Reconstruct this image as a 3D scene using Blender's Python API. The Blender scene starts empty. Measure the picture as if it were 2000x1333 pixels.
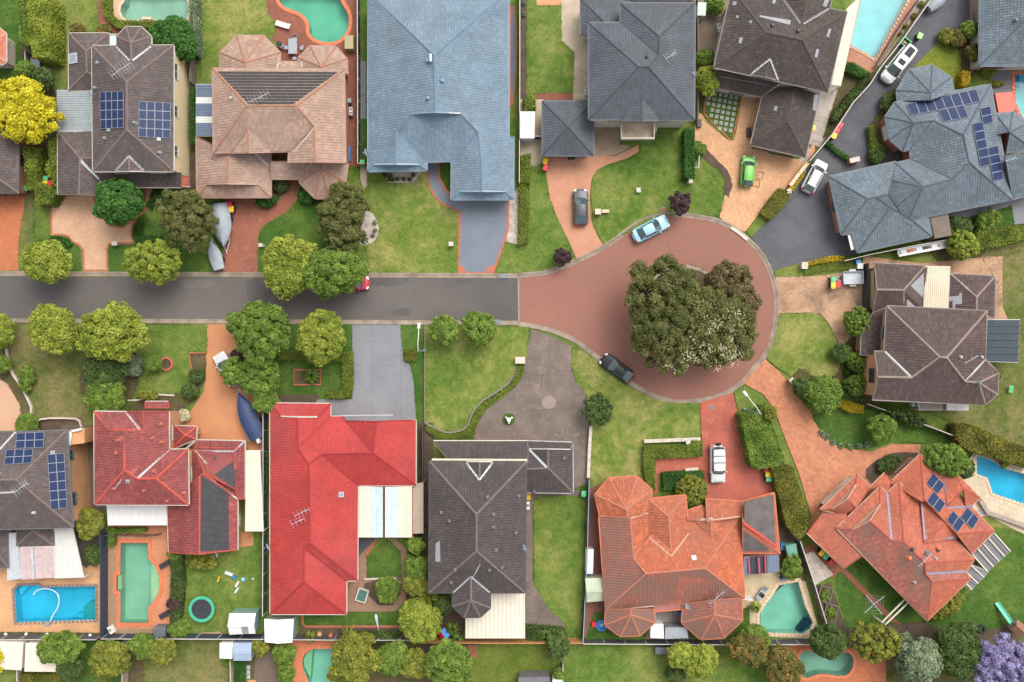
import bpy, bmesh, math, random
import numpy as np
from mathutils import Vector, Matrix
from mathutils.geometry import tessellate_polygon

# ------------------------------------------------------------------ camera, sky, sun, exposure
S = bpy.context.scene
COL = S.collection
HC = 100.0                       # drone height in metres
PXM = 16.0                       # photograph pixels per metre at ground level
cam_d = bpy.data.cameras.new('drone_camera')
cam = bpy.data.objects.new('drone_camera', cam_d)
COL.objects.link(cam)
cam.location = (0, 0, HC)
cam.rotation_euler = (0, 0, 0)
cam_d.sensor_width = 36.0
cam_d.lens = 36.0 * HC / (2000.0 / PXM)
cam_d.clip_end = 3000.0
S.camera = cam

SUN_EL = math.radians(56); SUN_AZ = math.radians(35)      # from the upper right of the picture (north is up)
W = bpy.data.worlds.new('World'); S.world = W
W.use_nodes = True
nt = W.node_tree; nt.nodes.clear()
o_ = nt.nodes.new('ShaderNodeOutputWorld'); bg = nt.nodes.new('ShaderNodeBackground')
sky = nt.nodes.new('ShaderNodeTexSky'); sky.sky_type = 'NISHITA'; sky.sun_disc = False
sky.sun_elevation = SUN_EL; sky.sun_rotation = SUN_AZ
sky.dust_density = 4.0; sky.air_density = 1.0; sky.ozone_density = 1.0
hs = nt.nodes.new('ShaderNodeHueSaturation'); hs.inputs['Saturation'].default_value = 0.22   # thin overcast: a paler sky
nt.links.new(sky.outputs[0], hs.inputs['Color'])
nt.links.new(hs.outputs[0], bg.inputs[0]); bg.inputs[1].default_value = 0.15
nt.links.new(bg.outputs[0], o_.inputs[0])
sd = bpy.data.lights.new('sun', 'SUN'); sd.energy = 0.95; sd.angle = math.radians(40); sd.color = (1.0, 0.95, 0.87)
sun = bpy.data.objects.new('sun', sd); COL.objects.link(sun)
sdir = Vector((math.sin(SUN_AZ) * math.cos(SUN_EL), math.cos(SUN_AZ) * math.cos(SUN_EL), math.sin(SUN_EL)))
sun.rotation_euler = sdir.to_track_quat('Z', 'Y').to_euler()
sun.location = (30, 40, 80)
S.view_settings.view_transform = 'Standard'; S.view_settings.look = 'None'
S.view_settings.gamma = 1; S.view_settings.use_curve_mapping = False
S.view_settings.exposure = 1.1
S.render.engine = 'CYCLES'

# ------------------------------------------------------------------ plan helpers
def P(px, py, z=0.0):
    """map a plan position surveyed from the photograph, at height z, to world metres"""
    k = (1 - z / HC) / PXM
    return Vector(((px - 1000.0) * k, -(py - 666.5) * k, z))
def pts(s, ox=0.0, oy=0.0, k=None):
    """'x,y x,y' -> list; with ox, oy the numbers are in an enlarged (3.3325x) survey sheet"""
    kk = 1.0 if k is None else k
    return [(ox + float(a.split(',')[0]) * kk, oy + float(a.split(',')[1]) * kk) for a in s.split()]
ZK = 1 / 3.3325
def Z(ox, oy, s): return pts(s, ox, oy, ZK)

def chaikin(p, n=1, closed=True):
    for _ in range(n):
        q = []
        m = len(p)
        rng = range(m) if closed else range(m - 1)
        if not closed: q.append(p[0])
        for i in rng:
            a, b = p[i], p[(i + 1) % m]
            q.append((a[0] * .75 + b[0] * .25, a[1] * .75 + b[1] * .25))
            q.append((a[0] * .25 + b[0] * .75, a[1] * .25 + b[1] * .75))
        if not closed: q.append(p[-1])
        p = q
    return p
def area2(p): return sum(p[i][0] * p[(i + 1) % len(p)][1] - p[(i + 1) % len(p)][0] * p[i][1] for i in range(len(p))) / 2
def ccw(p): return p if area2(p) > 0 else p[::-1]
def inpoly(x, y, p):
    c = False; j = len(p) - 1
    for i in range(len(p)):
        if (p[i][1] > y) != (p[j][1] > y) and x < (p[j][0] - p[i][0]) * (y - p[i][1]) / (p[j][1] - p[i][1]) + p[i][0]: c = not c
        j = i
    return c
def inset(p, d):
    """offset a ccw polygon inwards by d"""
    n = len(p); out = []
    for i in range(n):
        a, b, c = Vector(p[i - 1][:2]), Vector(p[i][:2]), Vector(p[(i + 1) % n][:2])
        e1, e2 = b - a, c - b
        if e1.length < 1e-6 or e2.length < 1e-6: out.append((b.x, b.y)); continue
        e1.normalize(); e2.normalize()
        n1, n2 = Vector((-e1.y, e1.x)), Vector((-e2.y, e2.x))
        m = n1 + n2
        if m.length < 1e-3: out.append((b.x + n1.x * d, b.y + n1.y * d)); continue
        m.normalize(); k = d / max(0.35, m.dot(n1))
        out.append((b.x + m.x * k, b.y + m.y * k))
    return out

# ------------------------------------------------------------------ objects
def T(name, label, cat, loc=(0, 0, 0), rz=0.0, group=None):
    o = bpy.data.objects.new(name, None); COL.objects.link(o)
    o.empty_display_size = 0.3
    o.location = loc; o.rotation_euler = (0, 0, rz)
    o['label'] = label; o['category'] = cat
    if group: o['group'] = group
    return o
def tag(o, label, cat, group=None):
    o['label'] = label; o['category'] = cat
    if group: o['group'] = group
    return o
class MB:
    def __init__(s): s.v = []; s.f = []; s.mi = []; s.cur = 0
    def add(s, vs, fs):
        b = len(s.v); s.v += [tuple(x) for x in vs]
        for f in fs: s.f.append(tuple(b + i for i in f)); s.mi.append(s.cur)
        return s
    def quad(s, *p): return s.add(p, [tuple(range(len(p)))])
    def box(s, c, d, rz=0.0, taper=1.0, M=None):
        x, y, z = d[0] / 2, d[1] / 2, d[2] / 2
        vs = [(-x, -y, -z), (x, -y, -z), (x, y, -z), (-x, y, -z), (-x * taper, -y * taper, z), (x * taper, -y * taper, z), (x * taper, y * taper, z), (-x * taper, y * taper, z)]
        ca, sa = math.cos(rz), math.sin(rz)
        vs = [Vector((a * ca - b * sa + c[0], a * sa + b * ca + c[1], e + c[2])) for a, b, e in vs]
        if M is not None: vs = [M @ v for v in vs]
        return s.add(vs, [(0, 3, 2, 1), (4, 5, 6, 7), (0, 1, 5, 4), (1, 2, 6, 5), (2, 3, 7, 6), (3, 0, 4, 7)])
    def bar(s, a, b, w, h=None):
        """box beam from a to b (centre line), width w, height h"""
        a, b = Vector(a), Vector(b); h = w if h is None else h
        d = b - a
        if d.length < 1e-6: return s
        d.normalize()
        u = d.cross(Vector((0, 0, 1)))
        u = Vector((1, 0, 0)) if u.length < 1e-4 else u.normalized()
        n = u.cross(d)
        r = [(-1, -1), (1, -1), (1, 1), (-1, 1)]
        vs = [a + u * (i * w / 2) + n * (j * h / 2) for i, j in r] + [b + u * (i * w / 2) + n * (j * h / 2) for i, j in r]
        return s.add(vs, [(0, 1, 2, 3), (7, 6, 5, 4), (0, 4, 5, 1), (1, 5, 6, 2), (2, 6, 7, 3), (3, 7, 4, 0)])
    def tube(s, path, r, n=6, cap=True):
        path = [Vector(p) for p in path]
        rs = r if isinstance(r, (list, tuple)) else [r] * len(path)
        b = len(s.v); k = len(path)
        for i, p in enumerate(path):
            d = (path[min(i + 1, k - 1)] - path[max(i - 1, 0)])
            d = d.normalized() if d.length > 1e-6 else Vector((0, 0, 1))
            u = d.cross(Vector((0, 0, 1)));
            u = Vector((1, 0, 0)) if u.length < 1e-3 else u.normalized()
            w = d.cross(u)
            for j in range(n):
                a = 2 * math.pi * j / n
                s.v.append(tuple(p + u * (math.cos(a) * rs[i]) + w * (math.sin(a) * rs[i])))
        for i in range(k - 1):
            for j in range(n):
                j2 = (j + 1) % n
                s.f.append((b + i * n + j, b + i * n + j2, b + (i + 1) * n + j2, b + (i + 1) * n + j)); s.mi.append(s.cur)
        if cap:
            s.f.append(tuple(b + j for j in range(n - 1, -1, -1))); s.mi.append(s.cur)
            s.f.append(tuple(b + (k - 1) * n + j for j in range(n))); s.mi.append(s.cur)
        return s
    def disc(s, c, r, z0, z1, n=20, r1=None):
        r1 = r if r1 is None else r1
        vs = [(c[0] + r * math.cos(2 * math.pi * i / n), c[1] + r * math.sin(2 * math.pi * i / n), z0) for i in range(n)] + \
             [(c[0] + r1 * math.cos(2 * math.pi * i / n), c[1] + r1 * math.sin(2 * math.pi * i / n), z1) for i in range(n)]
        fs = [(i, (i + 1) % n, n + (i + 1) % n, n + i) for i in range(n)] + [tuple(range(n, 2 * n)), tuple(range(n - 1, -1, -1))]
        return s.add(vs, fs)
    def ring(s, c, r0, r1, z0, z1, n=28):
        vs = []
        for r, z in ((r0, z0), (r0, z1), (r1, z1), (r1, z0)):
            vs += [(c[0] + r * math.cos(2 * math.pi * i / n), c[1] + r * math.sin(2 * math.pi * i / n), z) for i in range(n)]
        fs = []
        for k in range(4):
            for i in range(n):
                a, b2 = k * n, ((k + 1) % 4) * n
                fs.append((a + i, b2 + i, b2 + (i + 1) % n, a + (i + 1) % n))
        return s.add(vs, fs)
    def prism(s, p, z0, z1, bottom=False):
        """p: ccw list of xy; z1 may be a list of heights per vertex"""
        p = ccw(p) if not isinstance(z1, (list, tuple)) else p
        n = len(p)
        zt = z1 if isinstance(z1, (list, tuple)) else [z1] * n
        vs = [(a[0], a[1], z0) for a in p] + [(a[0], a[1], zt[i]) for i, a in enumerate(p)]
        fs = [(i, (i + 1) % n, n + (i + 1) % n, n + i) for i in range(n)]
        tri = tessellate_polygon([[Vector((a[0], a[1], 0)) for a in p]])
        for t in tri:
            t = list(t)
            ar = area2([p[i] for i in t])
            if ar < 0: t = t[::-1]
            fs.append(tuple(n + i for i in t))
            if bottom: fs.append(tuple(t[::-1]))
        return s.add(vs, fs)
    def strip(s, path, prof):
        """sweep a cross-section [(offset, z)] along an open/closed xy path"""
        n = len(path); b = len(s.v); m = len(prof)
        closed = path[0] == path[-1]
        for i in range(n):
            if closed and (i == 0 or i == n - 1): a, c = path[n - 2], path[1]
            else: a, c = path[max(i - 1, 0)], path[min(i + 1, n - 1)]
            d = Vector((c[0] - a[0], c[1] - a[1])); d.normalize()
            nn = Vector((-d.y, d.x))
            for o, z in prof: s.v.append((path[i][0] + nn.x * o, path[i][1] + nn.y * o, z))
        for i in range(n - 1):
            for j in range(m - 1):
                s.f.append((b + i * m + j, b + i * m + j + 1, b + (i + 1) * m + j + 1, b + (i + 1) * m + j)); s.mi.append(s.cur)
        return s
    def build(s, name, mats, parent=None, smooth=False, local=False, label=None, kind=None):
        if not isinstance(mats, (list, tuple)): mats = [mats]
        me = bpy.data.meshes.new(name)
        v = s.v
        if parent is not None and not local:
            l = wloc(parent); v = [(a - l[0], b - l[1], c - l[2]) for a, b, c in v]
        me.from_pydata(v, [], s.f)
        for m in mats: me.materials.append(m)
        if len(mats) > 1: me.polygons.foreach_set('material_index', s.mi)
        if smooth: me.polygons.foreach_set('use_smooth', [True] * len(me.polygons))
        me.update()
        o = bpy.data.objects.new(name, me); COL.objects.link(o)
        if parent is not None: o.parent = parent
        if label: o['label'] = label
        if kind: o['kind'] = kind
        return o
def wloc(o):
    l = Vector((0, 0, 0))
    while o is not None: l = l + Vector(o.location); o = o.parent
    return l
def copy_tree(o, parent=None):
    c = o.copy(); COL.objects.link(c); c.parent = parent
    for ch in list(o.children): copy_tree(ch, c)
    return c

# ------------------------------------------------------------------ materials
MATS = {}
def newmat(name):
    m = bpy.data.materials.new(name); m.use_nodes = True; MATS[name] = m
    n = m.node_tree.nodes; b = n['Principled BSDF']
    return m, n, m.node_tree.links, b
def coords(n, l, scale=1.0, rot=0.0, obj=False):
    if obj:
        g = n.new('ShaderNodeTexCoord'); out = g.outputs['Object']
    else:
        g = n.new('ShaderNodeNewGeometry'); out = g.outputs['Position']
    mp = n.new('ShaderNodeMapping'); mp.inputs['Rotation'].default_value = (0, 0, rot); mp.inputs['Scale'].default_value = (scale,) * 3
    l.new(out, mp.inputs[0]); return mp.outputs[0]
def noise(n, l, vec, scale, detail=3.0, rough=0.6, dist=0.0):
    t = n.new('ShaderNodeTexNoise'); t.inputs['Scale'].default_value = scale; t.inputs['Detail'].default_value = detail
    t.inputs['Roughness'].default_value = rough; t.inputs['Distortion'].default_value = dist
    if vec is not None: l.new(vec, t.inputs['Vector'])
    return t.outputs['Fac']
def ramp(n, l, fac, stops):
    r = n.new('ShaderNodeValToRGB'); e = r.color_ramp.elements
    while len(e) > 1: e.remove(e[-1])
    e[0].position = stops[0][0]; e[0].color = (*stops[0][1], 1)
    for p, c in stops[1:]:
        x = e.new(p); x.color = (*c, 1)
    l.new(fac, r.inputs[0]); return r.outputs[0]
def mix(n, l, fac, a, b, mode='MIX'):
    m = n.new('ShaderNodeMix'); m.data_type = 'RGBA'; m.blend_type = mode
    for sock, val in ((m.inputs[0], fac), (m.inputs[6], a), (m.inputs[7], b)):
        if isinstance(val, (int, float)): sock.default_value = val
        elif isinstance(val, tuple): sock.default_value = (*val, 1)
        else: l.new(val, sock)
    return m.outputs[2]
def math_(n, l, op, a, b=0.0, clamp=False):
    m = n.new('ShaderNodeMath'); m.operation = op; m.use_clamp = clamp
    for i, v in enumerate((a, b)):
        if isinstance(v, (int, float)): m.inputs[i].default_value = v
        else: l.new(v, m.inputs[i])
    return m.outputs[0]
def bump(n, l, b, h, strength=0.3, dist=0.05):
    bp = n.new('ShaderNodeBump'); bp.inputs['Strength'].default_value = strength; bp.inputs['Distance'].default_value = dist
    l.new(h, bp.inputs['Height']); l.new(bp.outputs[0], b.inputs['Normal'])
def sc(c, k): return tuple(x * k for x in c)
def plain(name, c, rough=0.6, metal=0.0, var=0.10, scale=1.5, spec=0.4, coat=0.0):
    """a coloured surface with a little wear"""
    if name in MATS: return MATS[name]
    m, n, l, b = newmat(name)
    v = coords(n, l)
    f = noise(n, l, v, scale, 4)
    col = ramp(n, l, f, [(0.3, sc(c, 1 - var)), (0.7, sc(c, 1 + var))])
    l.new(col, b.inputs['Base Color'])
    b.inputs['Roughness'].default_value = rough; b.inputs['Metallic'].default_value = metal
    b.inputs['Specular IOR Level'].default_value = spec; b.inputs['Coat Weight'].default_value = coat
    return m
def stained(name, c, c2, scale=0.25, fine=4.0, amount=0.5, rough=0.85, c3=None, spots=0.0, joints=None, crack=0.0):
    """concrete, asphalt, render: broad stains of c2 over c, fine grain"""
    if name in MATS: return MATS[name]
    m, n, l, b = newmat(name)
    v = coords(n, l)
    f = noise(n, l, v, scale, 5, 0.62, 0.4)
    col = ramp(n, l, f, [(0.36, c), (0.36 + 0.3, tuple(c[i] * (1 - amount) + c2[i] * amount for i in range(3)))])
    if c3 is not None:
        f3 = noise(n, l, v, scale * 2.7, 6, 0.7, 1.0)
        k = ramp(n, l, f3, [(0.56, (0, 0, 0)), (0.72, (1, 1, 1))])
        col = mix(n, l, k, col, c3)
    g = noise(n, l, v, fine * 4, 2)
    gg = ramp(n, l, g, [(0.25, (0.84,) * 3), (0.75, (1.14,) * 3)])
    col = mix(n, l, 1.0, col, gg, 'MULTIPLY')
    if spots:
        s_ = noise(n, l, v, fine * 1.3, 3, 0.75)
        k = ramp(n, l, s_, [(0.66, (0, 0, 0)), (0.74, (1, 1, 1))])
        col = mix(n, l, math_(n, l, 'MULTIPLY', k, spots), col, c2)
    if joints:
        t = n.new('ShaderNodeTexBrick'); l.new(coords(n, l, 1.0, joints[2]), t.inputs['Vector']); t.offset = 0.0; t.inputs['Scale'].default_value = 1.0
        t.inputs['Brick Width'].default_value = joints[0]; t.inputs['Row Height'].default_value = joints[1]; t.inputs['Mortar Size'].default_value = .022
        col = mix(n, l, math_(n, l, 'MULTIPLY', t.outputs['Fac'], .45), col, sc(c, .4))
    if crack:
        vo = n.new('ShaderNodeTexVoronoi'); vo.feature = 'DISTANCE_TO_EDGE'; vo.inputs['Scale'].default_value = .16
        nz = n.new('ShaderNodeTexNoise'); nz.inputs['Scale'].default_value = .6; nz.inputs['Detail'].default_value = 5; l.new(v, nz.inputs['Vector'])
        l.new(mix(n, l, .22, v, nz.outputs['Color'], 'LINEAR_LIGHT'), vo.inputs['Vector'])
        k = ramp(n, l, vo.outputs['Distance'], [(0.0, (crack,) * 3), (0.008, (0, 0, 0))]); br = ramp(n, l, noise(n, l, v, .12, 2), [(.45, (0, 0, 0)), (.6, (1, 1, 1))])
        col = mix(n, l, math_(n, l, 'MULTIPLY', k, br), col, sc(c, .35))
    l.new(col, b.inputs['Base Color']); b.inputs['Roughness'].default_value = rough
    b.inputs['Specular IOR Level'].default_value = 0.3
    bump(n, l, b, g, 0.25, 0.02)
    return m
def pavers(name, c1, c2, mortar, rot=0.0, w=0.46, h=0.23, stain=None, rough=0.85, sa=0.6, ss=0.3, wall=False):
    if name in MATS: return MATS[name]
    m, n, l, b = newmat(name)
    v = coords(n, l, 1.0, rot)
    if wall:
        sx = n.new('ShaderNodeSeparateXYZ'); l.new(v, sx.inputs[0]); cx = n.new('ShaderNodeCombineXYZ')
        l.new(math_(n, l, 'ADD', sx.outputs[0], sx.outputs[1]), cx.inputs[0]); l.new(sx.outputs[2], cx.inputs[1]); v = cx.outputs[0]
    t = n.new('ShaderNodeTexBrick'); l.new(v, t.inputs['Vector'])
    t.inputs['Scale'].default_value = 1.0; t.inputs['Brick Width'].default_value = w; t.inputs['Row Height'].default_value = h
    t.inputs['Mortar Size'].default_value = 0.018; t.inputs['Mortar Smooth'].default_value = 0.3
    t.inputs['Color1'].default_value = (*c1, 1); t.inputs['Color2'].default_value = (*c2, 1); t.inputs['Mortar'].default_value = (*mortar, 1)
    col = t.outputs['Color']
    f = noise(n, l, coords(n, l), 0.5, 5)
    col = mix(n, l, 1.0, col, ramp(n, l, f, [(0.3, (0.88,) * 3), (0.7, (1.1,) * 3)]), 'MULTIPLY')
    if stain is not None:
        f = noise(n, l, coords(n, l), ss, 6, 0.7, 0.5)
        k = ramp(n, l, f, [(0.48, (0, 0, 0)), (0.7, (sa,) * 3)])
        col = mix(n, l, k, col, stain)
    l.new(col, b.inputs['Base Color']); b.inputs['Roughness'].default_value = rough
    b.inputs['Specular IOR Level'].default_value = 0.3
    bump(n, l, b, t.outputs['Fac'], -0.4, 0.02)
    return m
def lawn(name, deep, mid, dry, dryness=0.5, scale=0.16, soil=None, soil_amt=0.62):
    if name in MATS: return MATS[name]
    m, n, l, b = newmat(name)
    v = coords(n, l)
    f1 = noise(n, l, v, scale, 4, 0.62, 0.6)
    f2 = noise(n, l, v, scale * 6, 4, 0.65)
    f3 = noise(n, l, v, 3.2, 3, 0.8)
    f = math_(n, l, 'ADD', math_(n, l, 'MULTIPLY', f1, 0.62), math_(n, l, 'MULTIPLY', f2, 0.38))
    lo = 0.58 - 0.22 * dryness
    col = ramp(n, l, f, [(lo - 0.12, deep), (lo, mid), (lo + 0.14, dry)])
    if soil is not None:
        fs = noise(n, l, v, scale * 1.7, 5, 0.7, 0.8)
        k = ramp(n, l, fs, [(soil_amt - 0.12, (0, 0, 0)), (soil_amt + 0.05, (0.8,) * 3)])
        col = mix(n, l, k, col, soil)
    wd = noise(n, l, v, 0.9, 4, 0.75, 0.5)      # clumps of darker weeds and small worn spots
    col = mix(n, l, ramp(n, l, wd, [(0.62, (0, 0, 0)), (0.72, (0.55,) * 3)]), col, deep)
    col = mix(n, l, ramp(n, l, wd, [(0.24, (0.7,) * 3), (0.33, (0, 0, 0))]), col, (0.20, 0.155, 0.085))
    g = ramp(n, l, f3, [(0.3, (0.74,) * 3), (0.7, (1.24,) * 3)])
    col = mix(n, l, 1.0, col, g, 'MULTIPLY')
    l.new(col, b.inputs['Base Color']); b.inputs['Roughness'].default_value = 0.95
    b.inputs['Specular IOR Level'].default_value = 0.1
    bump(n, l, b, math_(n, l, 'ADD', f3, f2), 0.6, 0.08)
    return m
def tilemat(name, c, var=0.16, ridge=None, moss=None, mossamt=0.5, rough=0.75, patch=None, mscale=0.22):
    """roof tiles: each tile its own shade, streaks of weathering, optional moss"""
    if name in MATS: return MATS[name]
    m, n, l, b = newmat(name)
    g = n.new('ShaderNodeNewGeometry')
    r = ramp(n, l, g.outputs['Random Per Island'], [(0.0, sc(c, 1 - var)), (0.8, sc(c, 1 + var * 0.6)), (1.0, sc(c, 1 + var * 1.9))])
    v = coords(n, l)
    f = noise(n, l, v, 0.35, 5, 0.6, 0.3)
    col = mix(n, l, 1.0, r, ramp(n, l, f, [(0.3, (0.82,) * 3), (0.72, (1.16,) * 3)]), 'MULTIPLY')
    ff = noise(n, l, v, 0.07, 3); hv = (sum(c) / 3,) * 3
    col = mix(n, l, ramp(n, l, ff, [(.42, (0, 0, 0)), (.68, (.16,) * 3)]), col, hv)
    if moss is not None:
        f2 = noise(n, l, v, mscale, 7, 0.68, 0.7)
        k = ramp(n, l, f2, [(mossamt, (0, 0, 0)), (mossamt + 0.16, (0.9,) * 3)])
        col = mix(n, l, k, col, moss)
    if patch is not None:
        f2 = noise(n, l, v, 0.5, 3, 0.5, 0.2)
        k = ramp(n, l, f2, [(0.68, (0, 0, 0)), (0.74, (0.9,) * 3)])
        col = mix(n, l, k, col, patch)
    l.new(col, b.inputs['Base Color']); b.inputs['Roughness'].default_value = rough
    b.inputs['Specular IOR Level'].default_value = 0.3
    return m
def leafmat(name, dark, light, tip=None, rough=0.6):
    if name in MATS: return MATS[name]
    m, n, l, b = newmat(name)
    g = n.new('ShaderNodeNewGeometry')
    a = n.new('ShaderNodeAttribute'); a.attribute_name = 'tint'
    f = math_(n, l, 'ADD', math_(n, l, 'MULTIPLY', g.outputs['Random Per Island'], 0.6), math_(n, l, 'MULTIPLY', a.outputs['Fac'], 0.5), True)
    st = [(0.1, dark), (0.75, light)]
    if tip is not None: st.append((0.98, tip))
    col = ramp(n, l, f, st)
    l.new(col, b.inputs['Base Color']); b.inputs['Roughness'].default_value = rough
    b.inputs['Specular IOR Level'].default_value = 0.25
    tr = n.new('ShaderNodeBsdfTranslucent'); l.new(col, tr.inputs[0])
    ms = n.new('ShaderNodeMixShader'); ms.inputs[0].default_value = 0.35
    out = n['Material Output']
    l.new(b.outputs[0], ms.inputs[1]); l.new(tr.outputs[0], ms.inputs[2]); l.new(ms.outputs[0], out.inputs[0])
    return m
def glassmat(name, c, rough=0.06):
    m = plain(name, c, rough, 0.0, 0.15, 0.8, 0.8); return m
def watermat(name, tint, gloss=0.06):
    m, n, l, b = newmat(name)
    out = n['Material Output']; n.remove(b)
    tr = n.new('ShaderNodeBsdfTransparent'); tr.inputs[0].default_value = (*tint, 1)
    gl = n.new('ShaderNodeBsdfGlossy'); gl.inputs['Roughness'].default_value = 0.04
    ms = n.new('ShaderNodeMixShader'); fr = n.new('ShaderNodeFresnel'); fr.inputs[0].default_value = 1.33
    v = coords(n, l); f = noise(n, l, v, 1.6, 3)
    bp = n.new('ShaderNodeBump'); bp.inputs['Strength'].default_value = 0.12; bp.inputs['Distance'].default_value = 0.1
    l.new(f, bp.inputs['Height']); l.new(bp.outputs[0], gl.inputs['Normal']); l.new(bp.outputs[0], fr.inputs['Normal'])
    l.new(fr.outputs[0], ms.inputs[0]); l.new(tr.outputs[0], ms.inputs[1]); l.new(gl.outputs[0], ms.inputs[2]); l.new(ms.outputs[0], out.inputs[0])
    return m

WHITE = plain('white_paint', (0.56, 0.55, 0.53), 0.5, var=0.06, spec=.2)
CREAM = plain('cream_metal', (0.53, 0.47, 0.385), 0.6, var=0.06, spec=.2)
GREYM = plain('grey_metal', (0.25, 0.27, 0.29), 0.4, 0.3)
ALU = plain('aluminium', (0.36, 0.38, 0.40), 0.55, 0.1)
DARK = plain('dark_plastic', (0.02, 0.02, 0.022), 0.5)
BLACK = plain('black_rubber', (0.012, 0.012, 0.013), 0.7)
REDP = plain('red_plastic', (0.50, 0.02, 0.03), 0.4)
YELP = plain('yellow_plastic', (0.62, 0.36, 0.01), 0.4)
GRNP = plain('green_plastic', (0.06, 0.34, 0.12), 0.4)
BLUP = plain('blue_plastic', (0.02, 0.16, 0.42), 0.4)
CONC = stained('concrete', (0.27, 0.215, 0.165), (0.14, 0.11, 0.085), 0.7, 5, 0.85, joints=(1.8, 60, 0), spots=.5)
TIMB = plain('weathered_timber', (0.15, 0.12, 0.095), 0.85, var=0.25, scale=5)
TIMO = plain('orange_timber', (0.34, 0.16, 0.06), 0.75, var=0.25, scale=5)
BARK = plain('tree_bark', (0.10, 0.075, 0.055), 0.9, var=0.3, scale=6)
GLASS = glassmat('window_glass', (0.03, 0.04, 0.045))
STONE = plain('pale_stone', (0.42, 0.37, 0.31), 0.85, var=0.2, scale=4)
BRICK = pavers('red_brick_wall', (0.26, 0.09, 0.05), (0.34, 0.13, 0.075), (0.3, 0.22, 0.17), wall=True)
BRICKO = pavers('orange_brick_wall', (0.40, 0.19, 0.085), (0.46, 0.23, 0.11), (0.38, 0.26, 0.17), wall=True)
# ------------------------------------------------------------------ roofs and houses
def clip_half(poly, a, b, c):
    """keep a*x + b*y <= c"""
    out = []
    n = len(poly)
    for i in range(n):
        p, q = poly[i], poly[(i + 1) % n]
        dp, dq = a * p[0] + b * p[1] - c, a * q[0] + b * q[1] - c
        if dp <= 0: out.append(p)
        if (dp < 0 < dq) or (dq < 0 < dp):
            t = dp / (dp - dq); out.append((p[0] + (q[0] - p[0]) * t, p[1] + (q[1] - p[1]) * t))
    return out
def newell(ps):
    n = Vector((0, 0, 0))
    for i in range(len(ps)):
        a, b = ps[i], ps[(i + 1) % len(ps)]
        n += Vector(((a.y - b.y) * (a.z + b.z), (a.z - b.z) * (a.x + b.x), (a.x - b.x) * (a.y + b.y)))
    return n.normalized()
TILE_W, TILE_H = 0.32, 0.36
def tile_face(V, F, ps, roll=0.035, rng=random, lip=.033):
    n = newell(ps)
    if n.z < 0: n = -n; ps = ps[::-1]
    if n.z > 0.9995: u = Vector((1, 0, 0))
    else: u = Vector((0, 0, 1)).cross(n).normalized()
    v = n.cross(u)
    if v.z < 0: v = -v; u = -u
    o = sum(ps, Vector((0, 0, 0))) / len(ps)
    q = [((p - o).dot(u), (p - o).dot(v)) for p in ps]
    if area2(q) < 0: q = q[::-1]
    Q = np.array(q)
    u0, v0 = Q.min(0); u1, v1 = Q.max(0)
    nu = int(math.ceil((u1 - u0) / TILE_W)) + 1; nv = int(math.ceil((v1 - v0) / TILE_H)) + 1
    gu = u0 + np.arange(nu + 1) * TILE_W; gv = v0 + np.arange(nv + 1) * TILE_H
    X, Y = np.meshgrid(gu, gv)
    ins = np.zeros(X.shape, bool)
    m = len(q)
    for i in range(m):
        (xa, ya), (xb, yb) = q[i], q[i - 1]
        if abs(ya - yb) < 1e-12: continue
        ins ^= ((ya > Y) != (yb > Y)) & (X < (xb - xa) * (Y - ya) / (yb - ya) + xa)
    cnt = ins[:-1, :-1].astype(int) + ins[1:, :-1] + ins[:-1, 1:] + ins[1:, 1:]
    ox, oy, oz = o; ux, uy, uz = u; vx, vy, vz = v; nx, ny, nz = n
    def W3(a, b, h): return (ox + ux * a + vx * b + nx * h, oy + uy * a + vy * b + ny * h, oz + uz * a + vz * b + nz * h)
    prof = ((0.0, 0.0), (0.5, -0.006), (0.76, roll), (0.985, 0.0))
    # tiles that an edge of the roof plane may touch
    touch = np.zeros(cnt.shape, bool)
    for i in range(m):
        (xa, ya), (xb, yb) = q[i], q[(i + 1) % m]
        L = math.hypot(xb - xa, yb - ya); k = max(2, int(L / 0.12))
        t = np.linspace(0, 1, k)
        ii = np.clip(((ya + (yb - ya) * t - v0) / TILE_H).astype(int), 0, nv - 1); jj = np.clip(((xa + (xb - xa) * t - u0) / TILE_W).astype(int), 0, nu - 1)
        touch[ii, jj] = True
    full = (cnt == 4) & ~touch
    for i, j in np.argwhere(full):
        a, b = gu[j], gv[i]; bl = len(V); dz = rng.uniform(-.004, .004)
        for fu, h in prof: V.append(W3(a + fu * TILE_W, b - 0.03, h + 0.012 + lip + dz))
        for fu, h in prof: V.append(W3(a + fu * TILE_W, b + TILE_H, h + 0.012))
        F.append((bl, bl + 1, bl + 5, bl + 4)); F.append((bl + 1, bl + 2, bl + 6, bl + 5)); F.append((bl + 2, bl + 3, bl + 7, bl + 6))
    for i, j in np.argwhere(((cnt > 0) | touch) & ~full):
        a, b = gu[j], gv[i]
        p = clip_half(q, -1, 0, -a); p = clip_half(p, 1, 0, a + TILE_W * 0.985) if len(p) > 2 else p
        p = clip_half(p, 0, -1, -b) if len(p) > 2 else p; p = clip_half(p, 0, 1, b + TILE_H) if len(p) > 2 else p
        if len(p) < 3 or abs(area2(p)) < 0.004: continue
        bl = len(V)
        for x, y in p: V.append(W3(x, y, 0.012 + lip - lip * (y - b) / TILE_H))
        F.append(tuple(range(bl, bl + len(p))))
def rect_frame(a, b, c):
    u = (b - a).normalized(); n = u.cross(c - a).normalized()
    if n.z < 0: n = -n
    return u, n
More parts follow.
